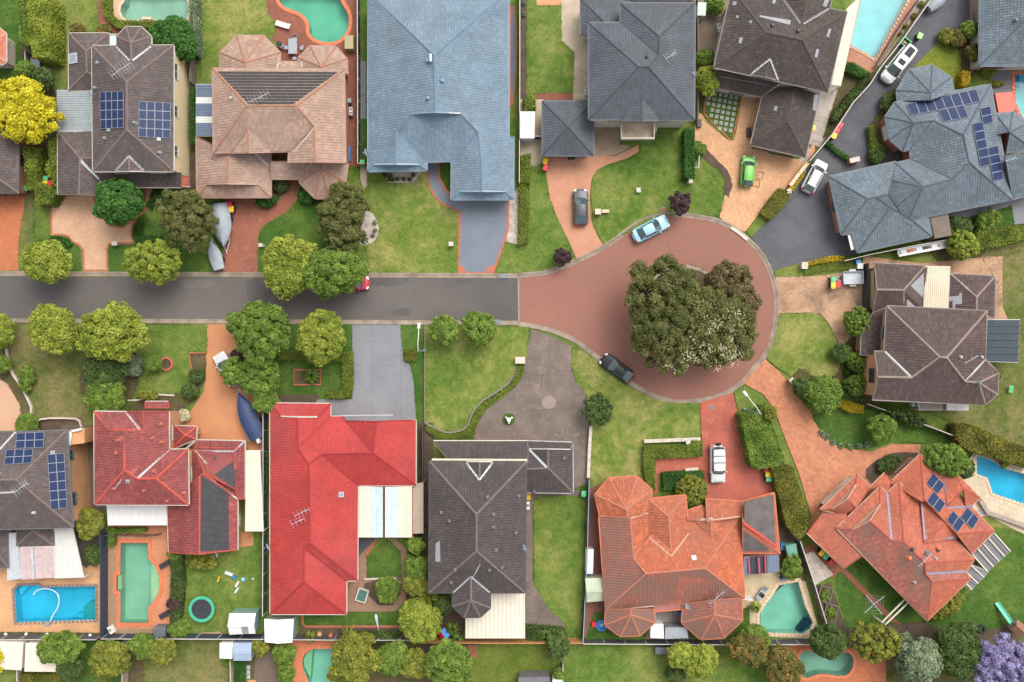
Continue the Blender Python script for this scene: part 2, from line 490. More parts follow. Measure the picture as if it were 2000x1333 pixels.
class House:
    def __init__(s, label, px, py, wall, trim=WHITE, name='house', cat='house', gz=0.0, group=None):
        s.root = T(name, label, cat, P(px, py, 0), group=group); s.wall = wall; s.trim = trim; s.planes = []; s.walls = []; s.rng = random.Random(int(px * 7 + py)); s.label = label
    def roof(s, ze, vs, fs, tile, cap, gab=(), pitch=0.42, walls=True, gut=None, wallmat=None, over=0.45, win=True, tiles=True, capr=0.12, valley=None, z0=0.0, alt=None, altf=(), roll=.035, lip=.033):
        gut = gut or s.trim; valley = valley or ALU
        vd, fixed = {}, {}
        for t in vs.replace('\n', ' ').split(';'):
            t = t.strip()
            if not t: continue
            nm, c = t.split(); c = [float(x) for x in c.split(',')]
            vd[nm] = c[:2]
            if len(c) > 2: fixed[nm] = c[2]
        faces = [f.split() for f in fs.replace('\n', ' ').split(';') if f.strip()]
        z = {k: ze for k in vd}; eave = set(); eavee = set()
        for f in faces:
            if f[0] != '*': eave.update(f[:2]); eavee.add(frozenset(f[:2]))
        noeave = [f for f in faces if f[0] == '*']; faces_e = [f for f in faces if f[0] != '*']; faces = faces_e + [f[1:] for f in noeave]
        z.update(fixed)
        free = [k for k in vd if k not in eave and k not in fixed]
        for k in free: z[k] = ze + 1.5
        for _ in range(8):
            w = {k: P(*vd[k], z[k]) for k in vd}
            for k in free:
                zz = []
                for f in faces_e:
                    if k in f:
                        a, b = w[f[0]].xy, w[f[1]].xy; d = (b - a).normalized()
                        zz.append((z[f[0]] + z[f[1]]) / 2 + pitch * abs(d.x * (w[k].y - a.y) - d.y * (w[k].x - a.x)))
                if zz: z[k] = sum(zz) / len(zz)
        w = {k: P(*vd[k], z[k]) for k in vd}
        mb = MB(); V, F, V2, F2 = [], [], [], []; edges = {}; cen = {}
        for fi, f in enumerate(faces):
            p = [w[k] for k in f]; q = [(a.x, a.y) for a in p]
            if area2(q) < 0: f = f[::-1]; p = p[::-1]; q = q[::-1]
            tri = tessellate_polygon([[Vector((a, b, 0)) for a, b in q]])
            for t in tri: mb.quad(*[p[i] - Vector((0, 0, 0.1)) for i in t])
            n = newell(p); o = sum(p, Vector((0, 0, 0))) / len(p); cen[fi] = (o, n)
            s.planes.append(([vd[k] for k in f], n, o))
            if tiles: tile_face(*((V2, F2) if fi in altf else (V, F)), p, roll, s.rng, lip)
            for i in range(len(f)):
                e = frozenset((f[i], f[(i + 1) % len(f)])); edges.setdefault(e, []).append(fi)
        deck = mb.build('roof', [tile], s.root)
        for V, F, tm in ((V, F, tile), (V2, F2, alt)):
            if not V: continue
            t = MB(); l = wloc(s.root); t.v = [(a - l.x, b - l.y, c - l.z) for a, b, c in V]; t.f = F; t.mi = [0] * len(F)
            t.build('roof_tiles', [tm], deck, local=True, kind='stuff')
        g = MB(); bg_ = MB()
        for e, fl in edges.items():
            a, b = [w[k] for k in e]
            if (a - b).length < 0.25: continue
            up = Vector((0, 0, 0.05))
            if len(fl) >= 2:
                o1, n1 = cen[fl[0]]; o2, n2 = cen[fl[1]]
                if (o2 - o1).dot(n1) < -0.01: s.cap(deck, a, b, cap, capr)
                elif (o2 - o1).dot(n1) > 0.03: s.flashing(deck, a, b, valley)
            elif e in eavee:
                o1 = cen[fl[0]][0]; d = (b - a).normalized(); out = Vector((d.y, -d.x, 0))
                if out.dot(o1 - a) > 0: out = -out
                g.bar(a + out * 0.05 - Vector((0, 0, 0.07)), b + out * 0.05 - Vector((0, 0, 0.07)), 0.11, 0.13)
            else:
                bg_.bar(a + up * 0.3, b + up * 0.3, 0.07, 0.2)
        if g.v: g.build('gutter', [gut], deck)
        if bg_.v: bg_.build('verge_trim', [cap], deck)
        for gg in gab:
            p = [w[k] for k in gg]
            gm = MB(); gm.quad(*[a - Vector((0, 0, 0.05)) for a in p])
            gm.bar(p[0] + Vector((0, 0, .1)), p[1] + Vector((0, 0, .1)), 0.14, 0.14); gm.bar(p[0] + Vector((0, 0, .08)), p[2] + Vector((0, 0, .08)), 0.12, 0.12); gm.bar(p[2] + Vector((0, 0, .08)), p[1] + Vector((0, 0, .08)), 0.12, 0.12)
            gm.build('gablet', [gut], deck)
        if walls:
            nb = {}
            for e, fl in edges.items():
                if len(fl) == 1:
                    a, b = tuple(e); nb.setdefault(a, []).append(b); nb.setdefault(b, []).append(a)
            for gg in gab:      # the open side of a dutch gable is not a wall
                for i, j in ((0, 1), (0, 2), (1, 2)):
                    a, b = gg[i], gg[j]
                    if b in nb.get(a, []): nb[a].remove(b); nb[b].remove(a)
            st = [k for k in nb if nb[k]]
            if st:
                loop = [st[0]]; prev = None
                while True:
                    c = loop[-1]; nx = [k for k in nb[c] if k != prev and (k not in loop or (k == loop[0] and len(loop) > 2))]
                    if not nx or nx[0] == loop[0]: break
                    prev = c; loop.append(nx[0])
                p = [(w[k].x, w[k].y) for k in loop]; zz = [z[k] for k in loop]
                if area2(p) < 0: p = p[::-1]; zz = zz[::-1]
                pi_ = inset(p, over)
                wm = MB(); n = len(pi_)
                for i in range(n):
                    j = (i + 1) % n; a, b = pi_[i], pi_[j]
                    wm.quad((a[0], a[1], z0), (b[0], b[1], z0), (b[0], b[1], zz[j] - .16), (a[0], a[1], zz[i] - .16))
                    s.walls.append((Vector((a[0], a[1])), Vector((b[0], b[1]))))
                wm.build('wall', [wallmat or s.wall], s.root)
                if win:
                    for i in range(n):
                        j = (i + 1) % n; a, b = Vector(pi_[i]), Vector(pi_[j]); L = (b - a).length
                        if L < 2.6 or abs(zz[i] - zz[j]) > 0.3: continue
                        nn = Vector(((b - a).y, -(b - a).x)).normalized()
                        if nn.dot(-(a + b) / 2) < 4: continue
                        k = max(1, int(L / 3.8))
                        for q in range(k):
                            c = a + (b - a) * ((q + 0.5) / k); ww = s.rng.choice((1.2, 1.5, 1.8))
                            if ww > L - 0.8: continue
                            s.window(c, (b - a).normalized(), nn, ww, ze - 1.75, ze - 0.55)
        return deck
    def window(s, c, d, nn, w, z0, z1, frame=None):
        f = MB(); c3 = Vector((c.x, c.y, 0)); d3 = Vector((d.x, d.y, 0)); n3 = Vector((nn.x, nn.y, 0))
        a, b = c3 - d3 * w / 2 + n3 * 0.04, c3 + d3 * w / 2 + n3 * 0.04
        U = Vector((0, 0, 1))
        for z in (z0, z1): f.bar(a + U * z, b + U * z, 0.08, 0.08)
        for q in (a, b, (a + b) / 2): f.bar(q + U * z0, q + U * z1, 0.07, 0.07)
        f.bar(a + U * (z0 - .06) + n3 * .06, b + U * (z0 - .06) + n3 * .06, 0.16, 0.05)
        fo = f.build('window', [frame or s.trim], s.root)
        g = MB(); g.quad(a + U * z0 - n3 * .015, b + U * z0 - n3 * .015, b + U * z1 - n3 * .015, a + U * z1 - n3 * .015)
        g.build('pane', [GLASS], fo)
    def onwall(s, pa, pb, z0, z1, m, name='door', depth=0.05, zref=None):
        """a door or panel on the wall nearest to the surveyed pixel span pa-pb (seen at height zref)"""
        zr = (z0 + z1) / 2 if zref is None else zref
        A, B = P(*pa, zr).xy, P(*pb, zr).xy; c = (A + B) / 2; best = None
        for a, b in s.walls:
            d = (b - a); L = d.length
            if L < 0.8: continue
            d = d / L
            if abs(d.dot((B - A).normalized())) < 0.9: continue
            dist = abs((c - a).x * d.y - (c - a).y * d.x); t = (c - a).dot(d)
            if -0.8 < t < L + 0.8 and (best is None or dist < best[0]): best = (dist, a, d)
        if best is None: print('NO WALL', s.label, pa); return None
        _, a, d = best
        ta, tb = sorted(((A - a).dot(d), (B - a).dot(d)))
        nn = Vector((d.y, -d.x, 0)); a3 = Vector((a.x, a.y, 0)); d3 = Vector((d.x, d.y, 0))
        m_ = MB(); p, q = a3 + d3 * ta + nn * depth, a3 + d3 * tb + nn * depth
        for k in range(4):      # four raised rails
            za = z0 + (z1 - z0) * k / 4; zb = z0 + (z1 - z0) * (k + 1) / 4 - 0.03
            m_.bar(p + Vector((0, 0, (za + zb) / 2)), q + Vector((0, 0, (za + zb) / 2)), 0.06, zb - za)
        return m_.build(name, [m], s.root)
    def cap(s, deck, a, b, m, r=0.12):
        d = b - a; L = d.length
        if L < 0.3: return
        d.normalize(); u = d.cross(Vector((0, 0, 1))).normalized(); w_ = u.cross(d)
        n = max(1, int(L / 0.42)); mb = MB(); k = 5
        for i in range(n):
            p, q = a + d * (L * i / n - 0.02), a + d * (L * (i + 1) / n)
            base = len(mb.v)
            for c, rr in ((p, r * 1.1), (q, r * 0.92)):
                for j in range(k):
                    an = math.pi * j / (k - 1)
                    mb.v.append(tuple(c + u * (math.cos(an) * rr) + w_ * (math.sin(an) * rr * 0.75 + 0.0)))
            for j in range(k - 1): mb.f.append((base + j, base + k + j, base + k + j + 1, base + j + 1)); mb.mi.append(0)
            mb.f.append(tuple(base + j for j in range(k))); mb.mi.append(0)
        mb.build('ridge_capping', [m], deck)
    def flashing(s, deck, a, b, m, w=0.22):
        w *= .72; mb = MB(); mb.bar(a + Vector((0, 0, .05)), b + Vector((0, 0, .05)), w, 0.03)
        d = (b - a).normalized(); u = d.cross(Vector((0, 0, 1))).normalized()
        for k in (-1, 1): mb.bar(a + u * (k * w / 2) + Vector((0, 0, .06)), b + u * (k * w / 2) + Vector((0, 0, .06)), 0.03, 0.05)
        mb.build('valley_flashing', [m], deck)
    def at(s, px, py, lift=0.0):
        o = Vector((0, 0, HC)); d = (P(px, py, 0) - o); best = None
        for poly, n, c in s.planes:
            if inpoly(px, py, poly):
                t = (c - o).dot(n) / d.dot(n); p = o + d * t
                if best is None or p.z > best[0].z: best = (p, n)
        if best is None:
            bd = 1e9
            for poly, n, c in s.planes:
                x = sum(a[0] for a in poly) / len(poly); y = sum(a[1] for a in poly) / len(poly)
                if (x - px) ** 2 + (y - py) ** 2 < bd: bd = (x - px) ** 2 + (y - py) ** 2; bb = (n, c)
            n, c = bb; best = (o + d * ((c - o).dot(n) / d.dot(n)), n)
        return best[0] + best[1] * lift, best[1]
    def deck(s): return s.root
    def flash(s, lines, m=ALU, w=0.2):
        for l in lines:
            p = pts(l)
            for i in range(len(p) - 1):
                a, b = s.at(*p[i])[0], s.at(*p[i + 1])[0]
                if abs(a.z - b.z) < 4: s.flashing(s.root, a, b, m, w)
    def quadon(s, q, lift):
        """the four pixel corners of a rectangle lying on the roof plane under its centre"""
        cx = sum(a[0] for a in q) / 4; cy = sum(a[1] for a in q) / 4
        c, n = s.at(cx, cy); o = Vector((0, 0, HC)); r = []
        for a in q:
            d = P(a[0], a[1], 0) - o; r.append(o + d * ((c + n * lift - o).dot(n) / d.dot(n)))
        return r, n
    def panels(s, q, cols, rows, lift=0.14, label=None, skip=()):
        q = pts(q); r, n = s.quadon(q, lift); fr = MB()
        for t in (0.25, 0.75):
            for (a, b, c, d) in ((r[0], r[1], r[2], r[3]),):
                fr.bar(a + (d - a) * t - n * .06, b + (c - b) * t - n * .06, 0.06, 0.06)
        for k in range(3):
            for t in (0.1, 0.5, 0.9): fr.bar((r[0] + (r[1] - r[0]) * t) - n * 0.13, (r[3] + (r[2] - r[3]) * t) - n * .13, 0.06, 0.05) if k == 0 else None
        arr = fr.build('solar_array', [ALU], s.root, label=label)
        for j in range(rows):
            for i in range(cols):
                if (i, j) in skip: continue
                def pt(a, b): return (r[0] * (1 - a) + r[1] * a) * (1 - b) + (r[3] * (1 - a) + r[2] * a) * b
                c = [pt((i + x) / cols, (j + y) / rows) for x, y in ((.015, .012), (.985, .012), (.985, .988), (.015, .988))]
                u = (c[1] - c[0]); v = (c[3] - c[0]); lu, lv = u.length, v.length; u.normalize(); v.normalize(); nn = n
                m_ = MB(); t = 0.035
                m_.cur = 0
                a0, a1, a2, a3 = c
                m_.add([a0, a1, a2, a3, a0 + nn * t, a1 + nn * t, a2 + nn * t, a3 + nn * t], [(0, 1, 5, 4), (1, 2, 6, 5), (2, 3, 7, 6), (3, 0, 4, 7), (0, 3, 2, 1)])
                e = 0.028
                i_ = [a0 + u * e + v * e + nn * t, a1 - u * e + v * e + nn * t, a2 - u * e - v * e + nn * t, a3 + u * e - v * e + nn * t]
                o_ = [x + nn * t for x in c]
                for k in range(4): m_.quad(o_[k], o_[(k + 1) % 4], i_[(k + 1) % 4], i_[k])
                m_.cur = 1
                k1 = max(2, round(lu / 0.32)); k2 = max(2, round(lv / 0.32))
                down = nn * 0.004
                def ip(a, b): return (i_[0] * (1 - a) + i_[1] * a) * (1 - b) + (i_[3] * (1 - a) + i_[2] * a) * b - down
                for a in range(k1):
                    for b in range(k2):
                        g = 0.035
                        m_.quad(ip((a + g) / k1, (b + g) / k2), ip((a + 1 - g) / k1, (b + g) / k2), ip((a + 1 - g) / k1, (b + 1 - g) / k2), ip((a + g) / k1, (b + 1 - g) / k2))
                m_.cur = 2
                dn = nn * 0.008
                m_.quad(*[x - dn for x in i_])
                m_.build('solar_panel', [PVF, PV, PVL], arr)
        return arr
    def heater(s, q, n, m, name='heating_strip', gap=0.25, lift=0.1, th=0.05):
        q = pts(q); r, nn = s.quadon(q, lift)
        for i in range(n):
            t0, t1 = (i + gap / 2) / n, (i + 1 - gap / 2) / n
            a = [r[0] + (r[3] - r[0]) * t0, r[1] + (r[2] - r[1]) * t0, r[1] + (r[2] - r[1]) * t1, r[0] + (r[3] - r[0]) * t1]
            mb = MB(); b = [x - nn * th for x in a]
            mb.add(a + b, [(0, 1, 2, 3), (0, 4, 5, 1), (1, 5, 6, 2), (2, 6, 7, 3), (3, 7, 4, 0)]); mb.build(name, [m], s.root)
    def patch(s, q, m, name='roof_patch', lift=0.075):
        q = pts(q); c, n = s.at(sum(a[0] for a in q) / len(q), sum(a[1] for a in q) / len(q)); o = Vector((0, 0, HC)); r = []
        for a in q:
            d = P(a[0], a[1], 0) - o; r.append(o + d * ((c + n * lift - o).dot(n) / d.dot(n)))
        mb = MB(); b = [x - n * 0.06 for x in r]; k = len(r)
        mb.add(r + b, [tuple(range(k))] + [(i, k + i, k + (i + 1) % k, (i + 1) % k) for i in range(k)]); return mb.build(name, [m], s.root)
    def vent(s, lst, m=None, r=0.16):
        for px, py in pts(lst):
            p, n = s.at(px, py); mb = MB()
            mb.disc((p.x, p.y), r * 1.6, p.z - .05, p.z + .1, 10, r * 1.1); mb.disc((p.x, p.y), r * .7, p.z + .1, p.z + .3, 10); mb.disc((p.x, p.y), r * 1.15, p.z + .28, p.z + .42, 10, r * .7)
            mb.build('roof_vent', [m or GREYM], s.root)
    def skylight(s, lst, w=0.55, m=None):
        for px, py in pts(lst):
            p, n = s.at(px, py); mb = MB(); u = Vector((0, 0, 1)).cross(n); u = u.normalized() if u.length > .01 else Vector((1, 0, 0)); v = n.cross(u)
            M = Matrix((u.to_4d(), v.to_4d(), n.to_4d(), Vector((0, 0, 0, 1)))).transposed(); M.translation = p
            mb.box((0, 0, 0.09), (w, w, 0.14), M=M); o = mb.build('skylight', [m or ALU], s.root)
            mb = MB(); mb.box((0, 0, 0.165), (w * .75, w * .75, 0.02), M=M); mb.build('pane', [SKYG], o)
    def antenna(s, px, py, ang, L=1.7, n=7, el=1.1, mast=1.1, mx=None):
        p, nn = s.at(px, py); a = math.radians(ang); d = Vector((math.cos(a), math.sin(a), 0)); e = Vector((-d.y, d.x, 0)); top = p + Vector((0, 0, mast * .8)); mb = MB()
        mb.tube([p - Vector((0, 0, .1)), top + Vector((0, 0, .15))], 0.04, 6)
        o = mb.build('tv_antenna', [ALU], s.root)
        mb = MB(); mb.bar(top - d * L / 2, top + d * L / 2, 0.045, 0.045)
        for i in range(n):
            c = top + d * (L * (i / (n - 1) - .5)); h = el * .72 * (0.55 + 0.45 * (1 - i / n))
            mb.bar(c - e * h + Vector((0, 0, .03)), c + e * h + Vector((0, 0, .03)), 0.02, 0.02)
        mb.bar(p + d * .5, top, 0.03, .03)
        mb.build('aerial', [ALU], o)
    def dish(s, px, py, r=0.42, z=None, ang=200):
        if z is None: p = s.at(px, py)[0]
        else: p = P(px, py, z)
        a = math.radians(ang); dv = Vector((math.cos(a), math.sin(a), 0.75)).normalized(); c = p + Vector((0, 0, .75)); u = dv.cross(Vector((0, 0, 1))).normalized(); w_ = u.cross(dv)
        mb = MB(); mb.tube([p - Vector((0, 0, .1)), c - dv * .05], 0.04, 6); o = mb.build('satellite_dish', [GREYM], s.root)
        mb = MB(); k = 16; vs = [c]; 
        for q in (0.55, 1.0):
            for i in range(k): vs.append(c + (u * math.cos(6.2832 * i / k) * 1.0 + w_ * math.sin(6.2832 * i / k) * .9) * r * q + dv * (0.12 * q * q))
        fs = [(0, 1 + i, 1 + (i + 1) % k) for i in range(k)] + [(1 + i, 1 + k + i, 1 + k + (i + 1) % k, 1 + (i + 1) % k) for i in range(k)]
        mb.add(vs, fs); mb.build('reflector', [DISHM], o, smooth=True)
        mb = MB(); mb.bar(c - w_ * r * .8, c + dv * .5, 0.025, .025); mb.box(c + dv * .5, (.09, .09, .12)); mb.build('receiver', [GREYM], o)
DISHM = plain('dish_grey', (0.30, 0.34, 0.38), 0.5)
SKYG = glassmat('skylight_glass', (0.16, 0.20, 0.24), 0.1)
PV, _n, _l, _b = newmat('solar_cell')
_b.inputs['Base Color'].default_value = (0.012, 0.022, 0.062, 1); _b.inputs['Roughness'].default_value = 0.4; _b.inputs['Specular IOR Level'].default_value = 0.15
PVF = plain('panel_frame', (0.25, 0.26, 0.29), .5)
PVL = plain('solar_backing', (0.045, 0.06, 0.12), 0.6, spec=.1)

def sheets(parent, q, zs, m, step=0.76, ribs=3, posts=(), name='patio_cover', trim=None, label=None, rib_h=0.05, fascia=True, alt=None, ground=0.05):
    """a roof of ribbed metal sheets laid side by side along the first edge of q; each sheet is a part"""
    q = pts(q); r = [P(a[0], a[1], z) for a, z in zip(q, zs)]
    fr = MB()
    for i in range(4):
        a, b = r[i], r[(i + 1) % 4]; fr.bar(a - Vector((0, 0, .1)), b - Vector((0, 0, .1)), 0.09, 0.12)
    for i in posts: fr.bar(r[i] - Vector((0, 0, .05)), Vector((r[i].x, r[i].y, ground)), 0.1, 0.1)
    top = fr.build(name, [trim or WHITE], parent, label=label)
    L = ((r[1] - r[0]).length + (r[2] - r[3]).length) / 2; n = max(1, round(L / step))
    for i in range(n):
        def pt(a, b, h=0.0): return (r[0] * (1 - a) + r[1] * a) * (1 - b) + (r[3] * (1 - a) + r[2] * a) * b + Vector((0, 0, h))
        pr = []
        for k in range(ribs):
            t = k / ribs; w = 1 / ribs
            pr += [(t, 0), (t + w * .68, 0), (t + w * .76, rib_h), (t + w * .92, rib_h)]
        pr.append((1.0, 0.0)); mb = MB(); g = 0.006
        vs = []
        for t, h in pr:
            a = (i + g + t * (1 - 2 * g)) / n; vs += [pt(a, 0, h + .01), pt(a, 1, h + .01)]
        mb.add(vs, [(2 * k, 2 * k + 2, 2 * k + 3, 2 * k + 1) for k in range(len(pr) - 1)])
        mm = m if alt is None or not alt(i, n) else alt(i, n)
        mb.build('roof_sheet', [mm], top)
    return top
# ------------------------------------------------------------------ ground sheets
SURF = []; HOLES = []
LAYER = [0]
def wxy(p): return [tuple(P(a, b, 0).xy) for a, b in p]
def bbox(p): return (min(a[0] for a in p), min(a[1] for a in p), max(a[0] for a in p), max(a[1] for a in p))
def jitter_edge(p, amt, step, rng):
    out = []; n = len(p)
    for i in range(n):
        a, b = Vector(p[i]), Vector(p[(i + 1) % n]); L = (b - a).length; k = max(1, int(L / step)); nn = Vector(((b - a).y, -(b - a).x)).normalized() if L > 1e-6 else Vector((0, 0))
        for j in range(k):
            q = a + (b - a) * (j / k)
            if j: q = q + nn * rng.uniform(-amt, amt)
            out.append((q.x, q.y))
    return out
def surf(name, p, m, smooth=0, jit=0.0, step=0.45, raise_=0.0, edge=None, edge_w=0.3, edge_name='border'):
    """a paved, planted or grassed area: a thin slab laid a few millimetres above the one below"""
    if isinstance(p, str): p = pts(p)
    if smooth: p = chaikin(p, smooth)
    LAYER[0] += 1; w = ccw(wxy(p)); b0 = bbox(w)
    z = max([.016] + [q[2] for q in SURF if q[1][0] < b0[2] and q[1][2] > b0[0] and q[1][1] < b0[3] and q[1][3] > b0[1]]) + .0042
    if jit: w = jitter_edge(w, jit, step, random.Random(LAYER[0]))
    mb = MB(); bb = bbox(w); polys = [[Vector((a, b, 0)) for a, b in w]]
    for h in HOLES:
        hb = bbox(h)
        if hb[0] > bb[0] and hb[1] > bb[1] and hb[2] < bb[2] and hb[3] < bb[3] and inpoly(h[0][0], h[0][1], w) and inpoly(h[len(h) // 2][0], h[len(h) // 2][1], w):
            polys.append([Vector((a, b, 0)) for a, b in h[::-1]])
    flat = [v for q in polys for v in q]
    tri = tessellate_polygon(polys)
    fs = []
    for t in tri:
        t = list(t)
        if area2([flat[i] for i in t]) < 0: t = t[::-1]
        fs.append(t)
    mb.add([(v.x, v.y, z) for v in flat], fs)
    n = len(w); mb.add([(a, b, z) for a, b in w] + [(a, b, -0.05) for a, b in w], [(i, n + i, n + (i + 1) % n, (i + 1) % n) for i in range(n)])
    o = mb.build(name, [m]); o['kind'] = 'structure'
    SURF.append((w, bb, z, m.name))
    if raise_: o.location.z = raise_
    if edge is not None:
        q = inset(w, edge_w / 2); q = q + [q[0]]
        mb = MB(); mb.strip(q, [(-edge_w / 2, z - .03), (-edge_w / 2, z + .018), (edge_w / 2, z + .018), (edge_w / 2, z - .03)])
        e = mb.build(edge_name, [edge]); e['kind'] = 'structure'
    return o
def gz(x, y):
    best = 0.0
    for w, bb, z, _m in SURF:
        if z > best and bb[0] <= x <= bb[2] and bb[1] <= y <= bb[3] and inpoly(x, y, w): best = z
    return best
def G(px, py):
    v = P(px, py, 0); v.z = gz(v.x, v.y); return v
def kerb(p, name='kerb', m=None, w=0.5, h=0.12, z=0.0, closed=False, label=None):
    q = wxy(p)
    if closed: q = q + [q[0]]
    mb = MB(); mb.strip(q, [(0, -.02), (0, z + .045), (w * .45, z + .055), (w * .6, z + h * .85), (w * .7, z + h), (w, z + h), (w, -.02)])
    o = mb.build(name, [m or CONC]); o['kind'] = 'structure'; return o
def edging(p, m, w=0.14, h=0.16, name='garden_edging', closed=False):
    q = wxy(p)
    if closed: q = q + [q[0]]
    z = 0.05
    mb = MB(); mb.strip(q, [(-w / 2, -.02), (-w / 2, z + h), (w / 2, z + h), (w / 2, -.02)])
    o = mb.build(name, [m]); o['kind'] = 'structure'; return o
def wallthing(label, p, h, m, w=0.25, name='garden_wall', cat='wall', cap=None, z0=0.0):
    q = wxy(p); root = T(name, label, cat, (q[0][0], q[0][1], 0))
    mb = MB(); mb.strip(q, [(-w / 2, z0), (-w / 2, h), (w / 2, h), (w / 2, z0)]); a, b = q[0], q[-1]
    for c, d in ((q[0], q[1]), (q[-1], q[-2])):
        u = Vector((d[0] - c[0], d[1] - c[1])).normalized(); nn = Vector((-u.y, u.x)) * w / 2
        mb.quad((c[0] - nn.x, c[1] - nn.y, z0), (c[0] + nn.x, c[1] + nn.y, z0), (c[0] + nn.x, c[1] + nn.y, h), (c[0] - nn.x, c[1] - nn.y, h))
    mb.build('wall', [m], root)
    if cap is not None:
        n = 0
        for i in range(len(q) - 1):
            A, B = Vector(q[i]), Vector(q[i + 1]); L = (B - A).length; k = max(1, int(L / 0.9))
            for j in range(k):
                s0, s1 = A + (B - A) * ((j + .02) / k), A + (B - A) * ((j + .98) / k)
                mb = MB(); mb.bar((s0.x, s0.y, h + .035), (s1.x, s1.y, h + .035), w + .08, 0.07); mb.build('capping_stone', [cap], root)
    return root

def grass(name, mat, dens, edge, size):
    """tufts standing on every lawn of one kind and leaning over its edges; one object nobody could count"""
    rng = np.random.default_rng(5); C = []
    for w, bb, z, mn in SURF:
        if mn != mat.name or bb[2] - bb[0] > 500: continue
        n = int((bb[2] - bb[0]) * (bb[3] - bb[1]) * dens); X = rng.uniform(bb[0], bb[2], n); Y = rng.uniform(bb[1], bb[3], n); ins = np.zeros(n, bool); m = len(w)
        for i in range(m):
            (xa, ya), (xb, yb) = w[i], w[i - 1]
            if abs(ya - yb) > 1e-9: ins ^= ((ya > Y) != (yb > Y)) & (X < (xb - xa) * (Y - ya) / (yb - ya) + xa)
        C.append(np.stack([X[ins], Y[ins], np.full(ins.sum(), z + .02)], 1))
        for i in range(m):
            p, q = np.array(w[i - 1]), np.array(w[i]); k = rng.poisson(np.linalg.norm(q - p) * edge)
            e = p + (q - p) * rng.uniform(size=(k, 1)) + rng.normal(size=(k, 2)) * .07; C.append(np.concatenate([e, np.full((k, 1), z + .035)], 1))
    if not C: return
    C = np.concatenate(C); N = np.tile([0, 0, .55], (len(C), 1)); V, Q = leaves(rng, C, N, size, .5, .45); o = npobj(name, V, Q, [mat]); o['kind'] = 'stuff'; o['label'] = 'short grass tufts growing over the lawns and their edges'; o['category'] = 'grass'
# ------------------------------------------------------------------ pools
def pool(label, outline, water, floor, coping, cw=0.35, smooth=0, depth=1.3, steps=(), cop_step=0.5, step_m=None, extra=None):
    outline = pts(outline) if isinstance(outline, str) else outline
    p = chaikin(outline, smooth) if smooth else outline
    w = ccw(wxy(p)); HOLES.append(inset(w, -0.02))
    c = (sum(a[0] for a in w) / len(w), sum(a[1] for a in w) / len(w))
    root = T('swimming_pool', label, 'pool', (c[0], c[1], 0), group='backyard swimming pools')
    return dict(root=root, w=w, water=water, floor=floor, coping=coping, cw=cw, depth=depth, steps=steps, cs=cop_step, sm=step_m)
def pool_finish(d):
    w, root = d['w'], d['root']; n = len(w)
    zt = max(gz(*inset(w, -0.4)[i]) for i in range(0, n, max(1, n // 6))) + 0.03
    mb = MB(); mb.add([(a, b, zt) for a, b in w] + [(a, b, -d['depth']) for a, b in w], [(i, (i + 1) % n, n + (i + 1) % n, n + i) for i in range(n)])
    for t in tessellate_polygon([[Vector((a, b, 0)) for a, b in w]]):
        t = list(t); t = t if area2([w[i] for i in t]) > 0 else t[::-1]
        mb.quad(*[(w[i][0], w[i][1], -d['depth']) for i in t])
    mb.build('basin', [d['floor']], root)
    mb = MB()
    for t in tessellate_polygon([[Vector((a, b, 0)) for a, b in w]]):
        t = list(t); t = t if area2([w[i] for i in t]) > 0 else t[::-1]
        mb.quad(*[(w[i][0], w[i][1], zt - .14) for i in t])
    mb.build('water', [d['water']], root)
    for s_ in d['steps']:
        q = s_[0] if not isinstance(s_[0], str) else pts(s_[0]); m = s_[2] if len(s_) > 2 else (d['sm'] or d['floor'])
        mb = MB(); mb.prism(ccw(wxy(q)), -d['depth'], s_[1]); mb.build('step', [m], root)
    # coping: stones laid one by one round the edge
    cw = d['cw']; out = inset(w, -cw); L = [math.dist(w[i], w[(i + 1) % n]) for i in range(n)]; mb = None
    pos = []; acc = 0
    for i in range(n):
        k = max(1, round(L[i] / d['cs'])) if L[i] > d['cs'] * .7 else 1
        for j in range(k): pos.append((i, j / k, (j + 1) / k))
    for i, t0, t1 in pos:
        a, b, c, e = Vector(w[i]), Vector(w[(i + 1) % n]), Vector(out[(i + 1) % n]), Vector(out[i]); g = 0.012
        q = [a + (b - a) * (t0 + g), a + (b - a) * (t1 - g), e + (c - e) * (t1 - g), e + (c - e) * (t0 + g)]
        m_ = MB(); m_.prism([(x.x, x.y) for x in q], zt - .12, zt + .03); m_.build('coping_stone', [d['coping']], root)

# ------------------------------------------------------------------ foliage
def npobj(name, V, Q, mats, parent=None, tint=None, tris=None):
    me = bpy.data.meshes.new(name); nv = len(V)
    me.vertices.add(nv); me.vertices.foreach_set('co', np.asarray(V, np.float32).ravel())
    nq = len(Q); nt_ = 0 if tris is None else len(tris)
    me.loops.add(nq * 4 + nt_ * 3); me.polygons.add(nq + nt_)
    idx = np.asarray(Q, np.int32).ravel()
    if nt_: idx = np.concatenate([idx, np.asarray(tris, np.int32).ravel()])
    me.loops.foreach_set('vertex_index', idx)
    me.polygons.foreach_set('loop_start', np.concatenate([np.arange(nq) * 4, nq * 4 + np.arange(nt_) * 3]).astype(np.int32))
    if tint is not None:
        a = me.attributes.new('tint', 'FLOAT', 'POINT'); a.data.foreach_set('value', np.asarray(tint, np.float32))
    for m in mats: me.materials.append(m)
    me.update(calc_edges=True); me.validate()
    o = bpy.data.objects.new(name, me); COL.objects.link(o)
    if parent is not None: o.parent = parent
    return o
def sph(rng, n):
    v = rng.normal(size=(n, 3)); return v / np.linalg.norm(v, axis=1)[:, None]
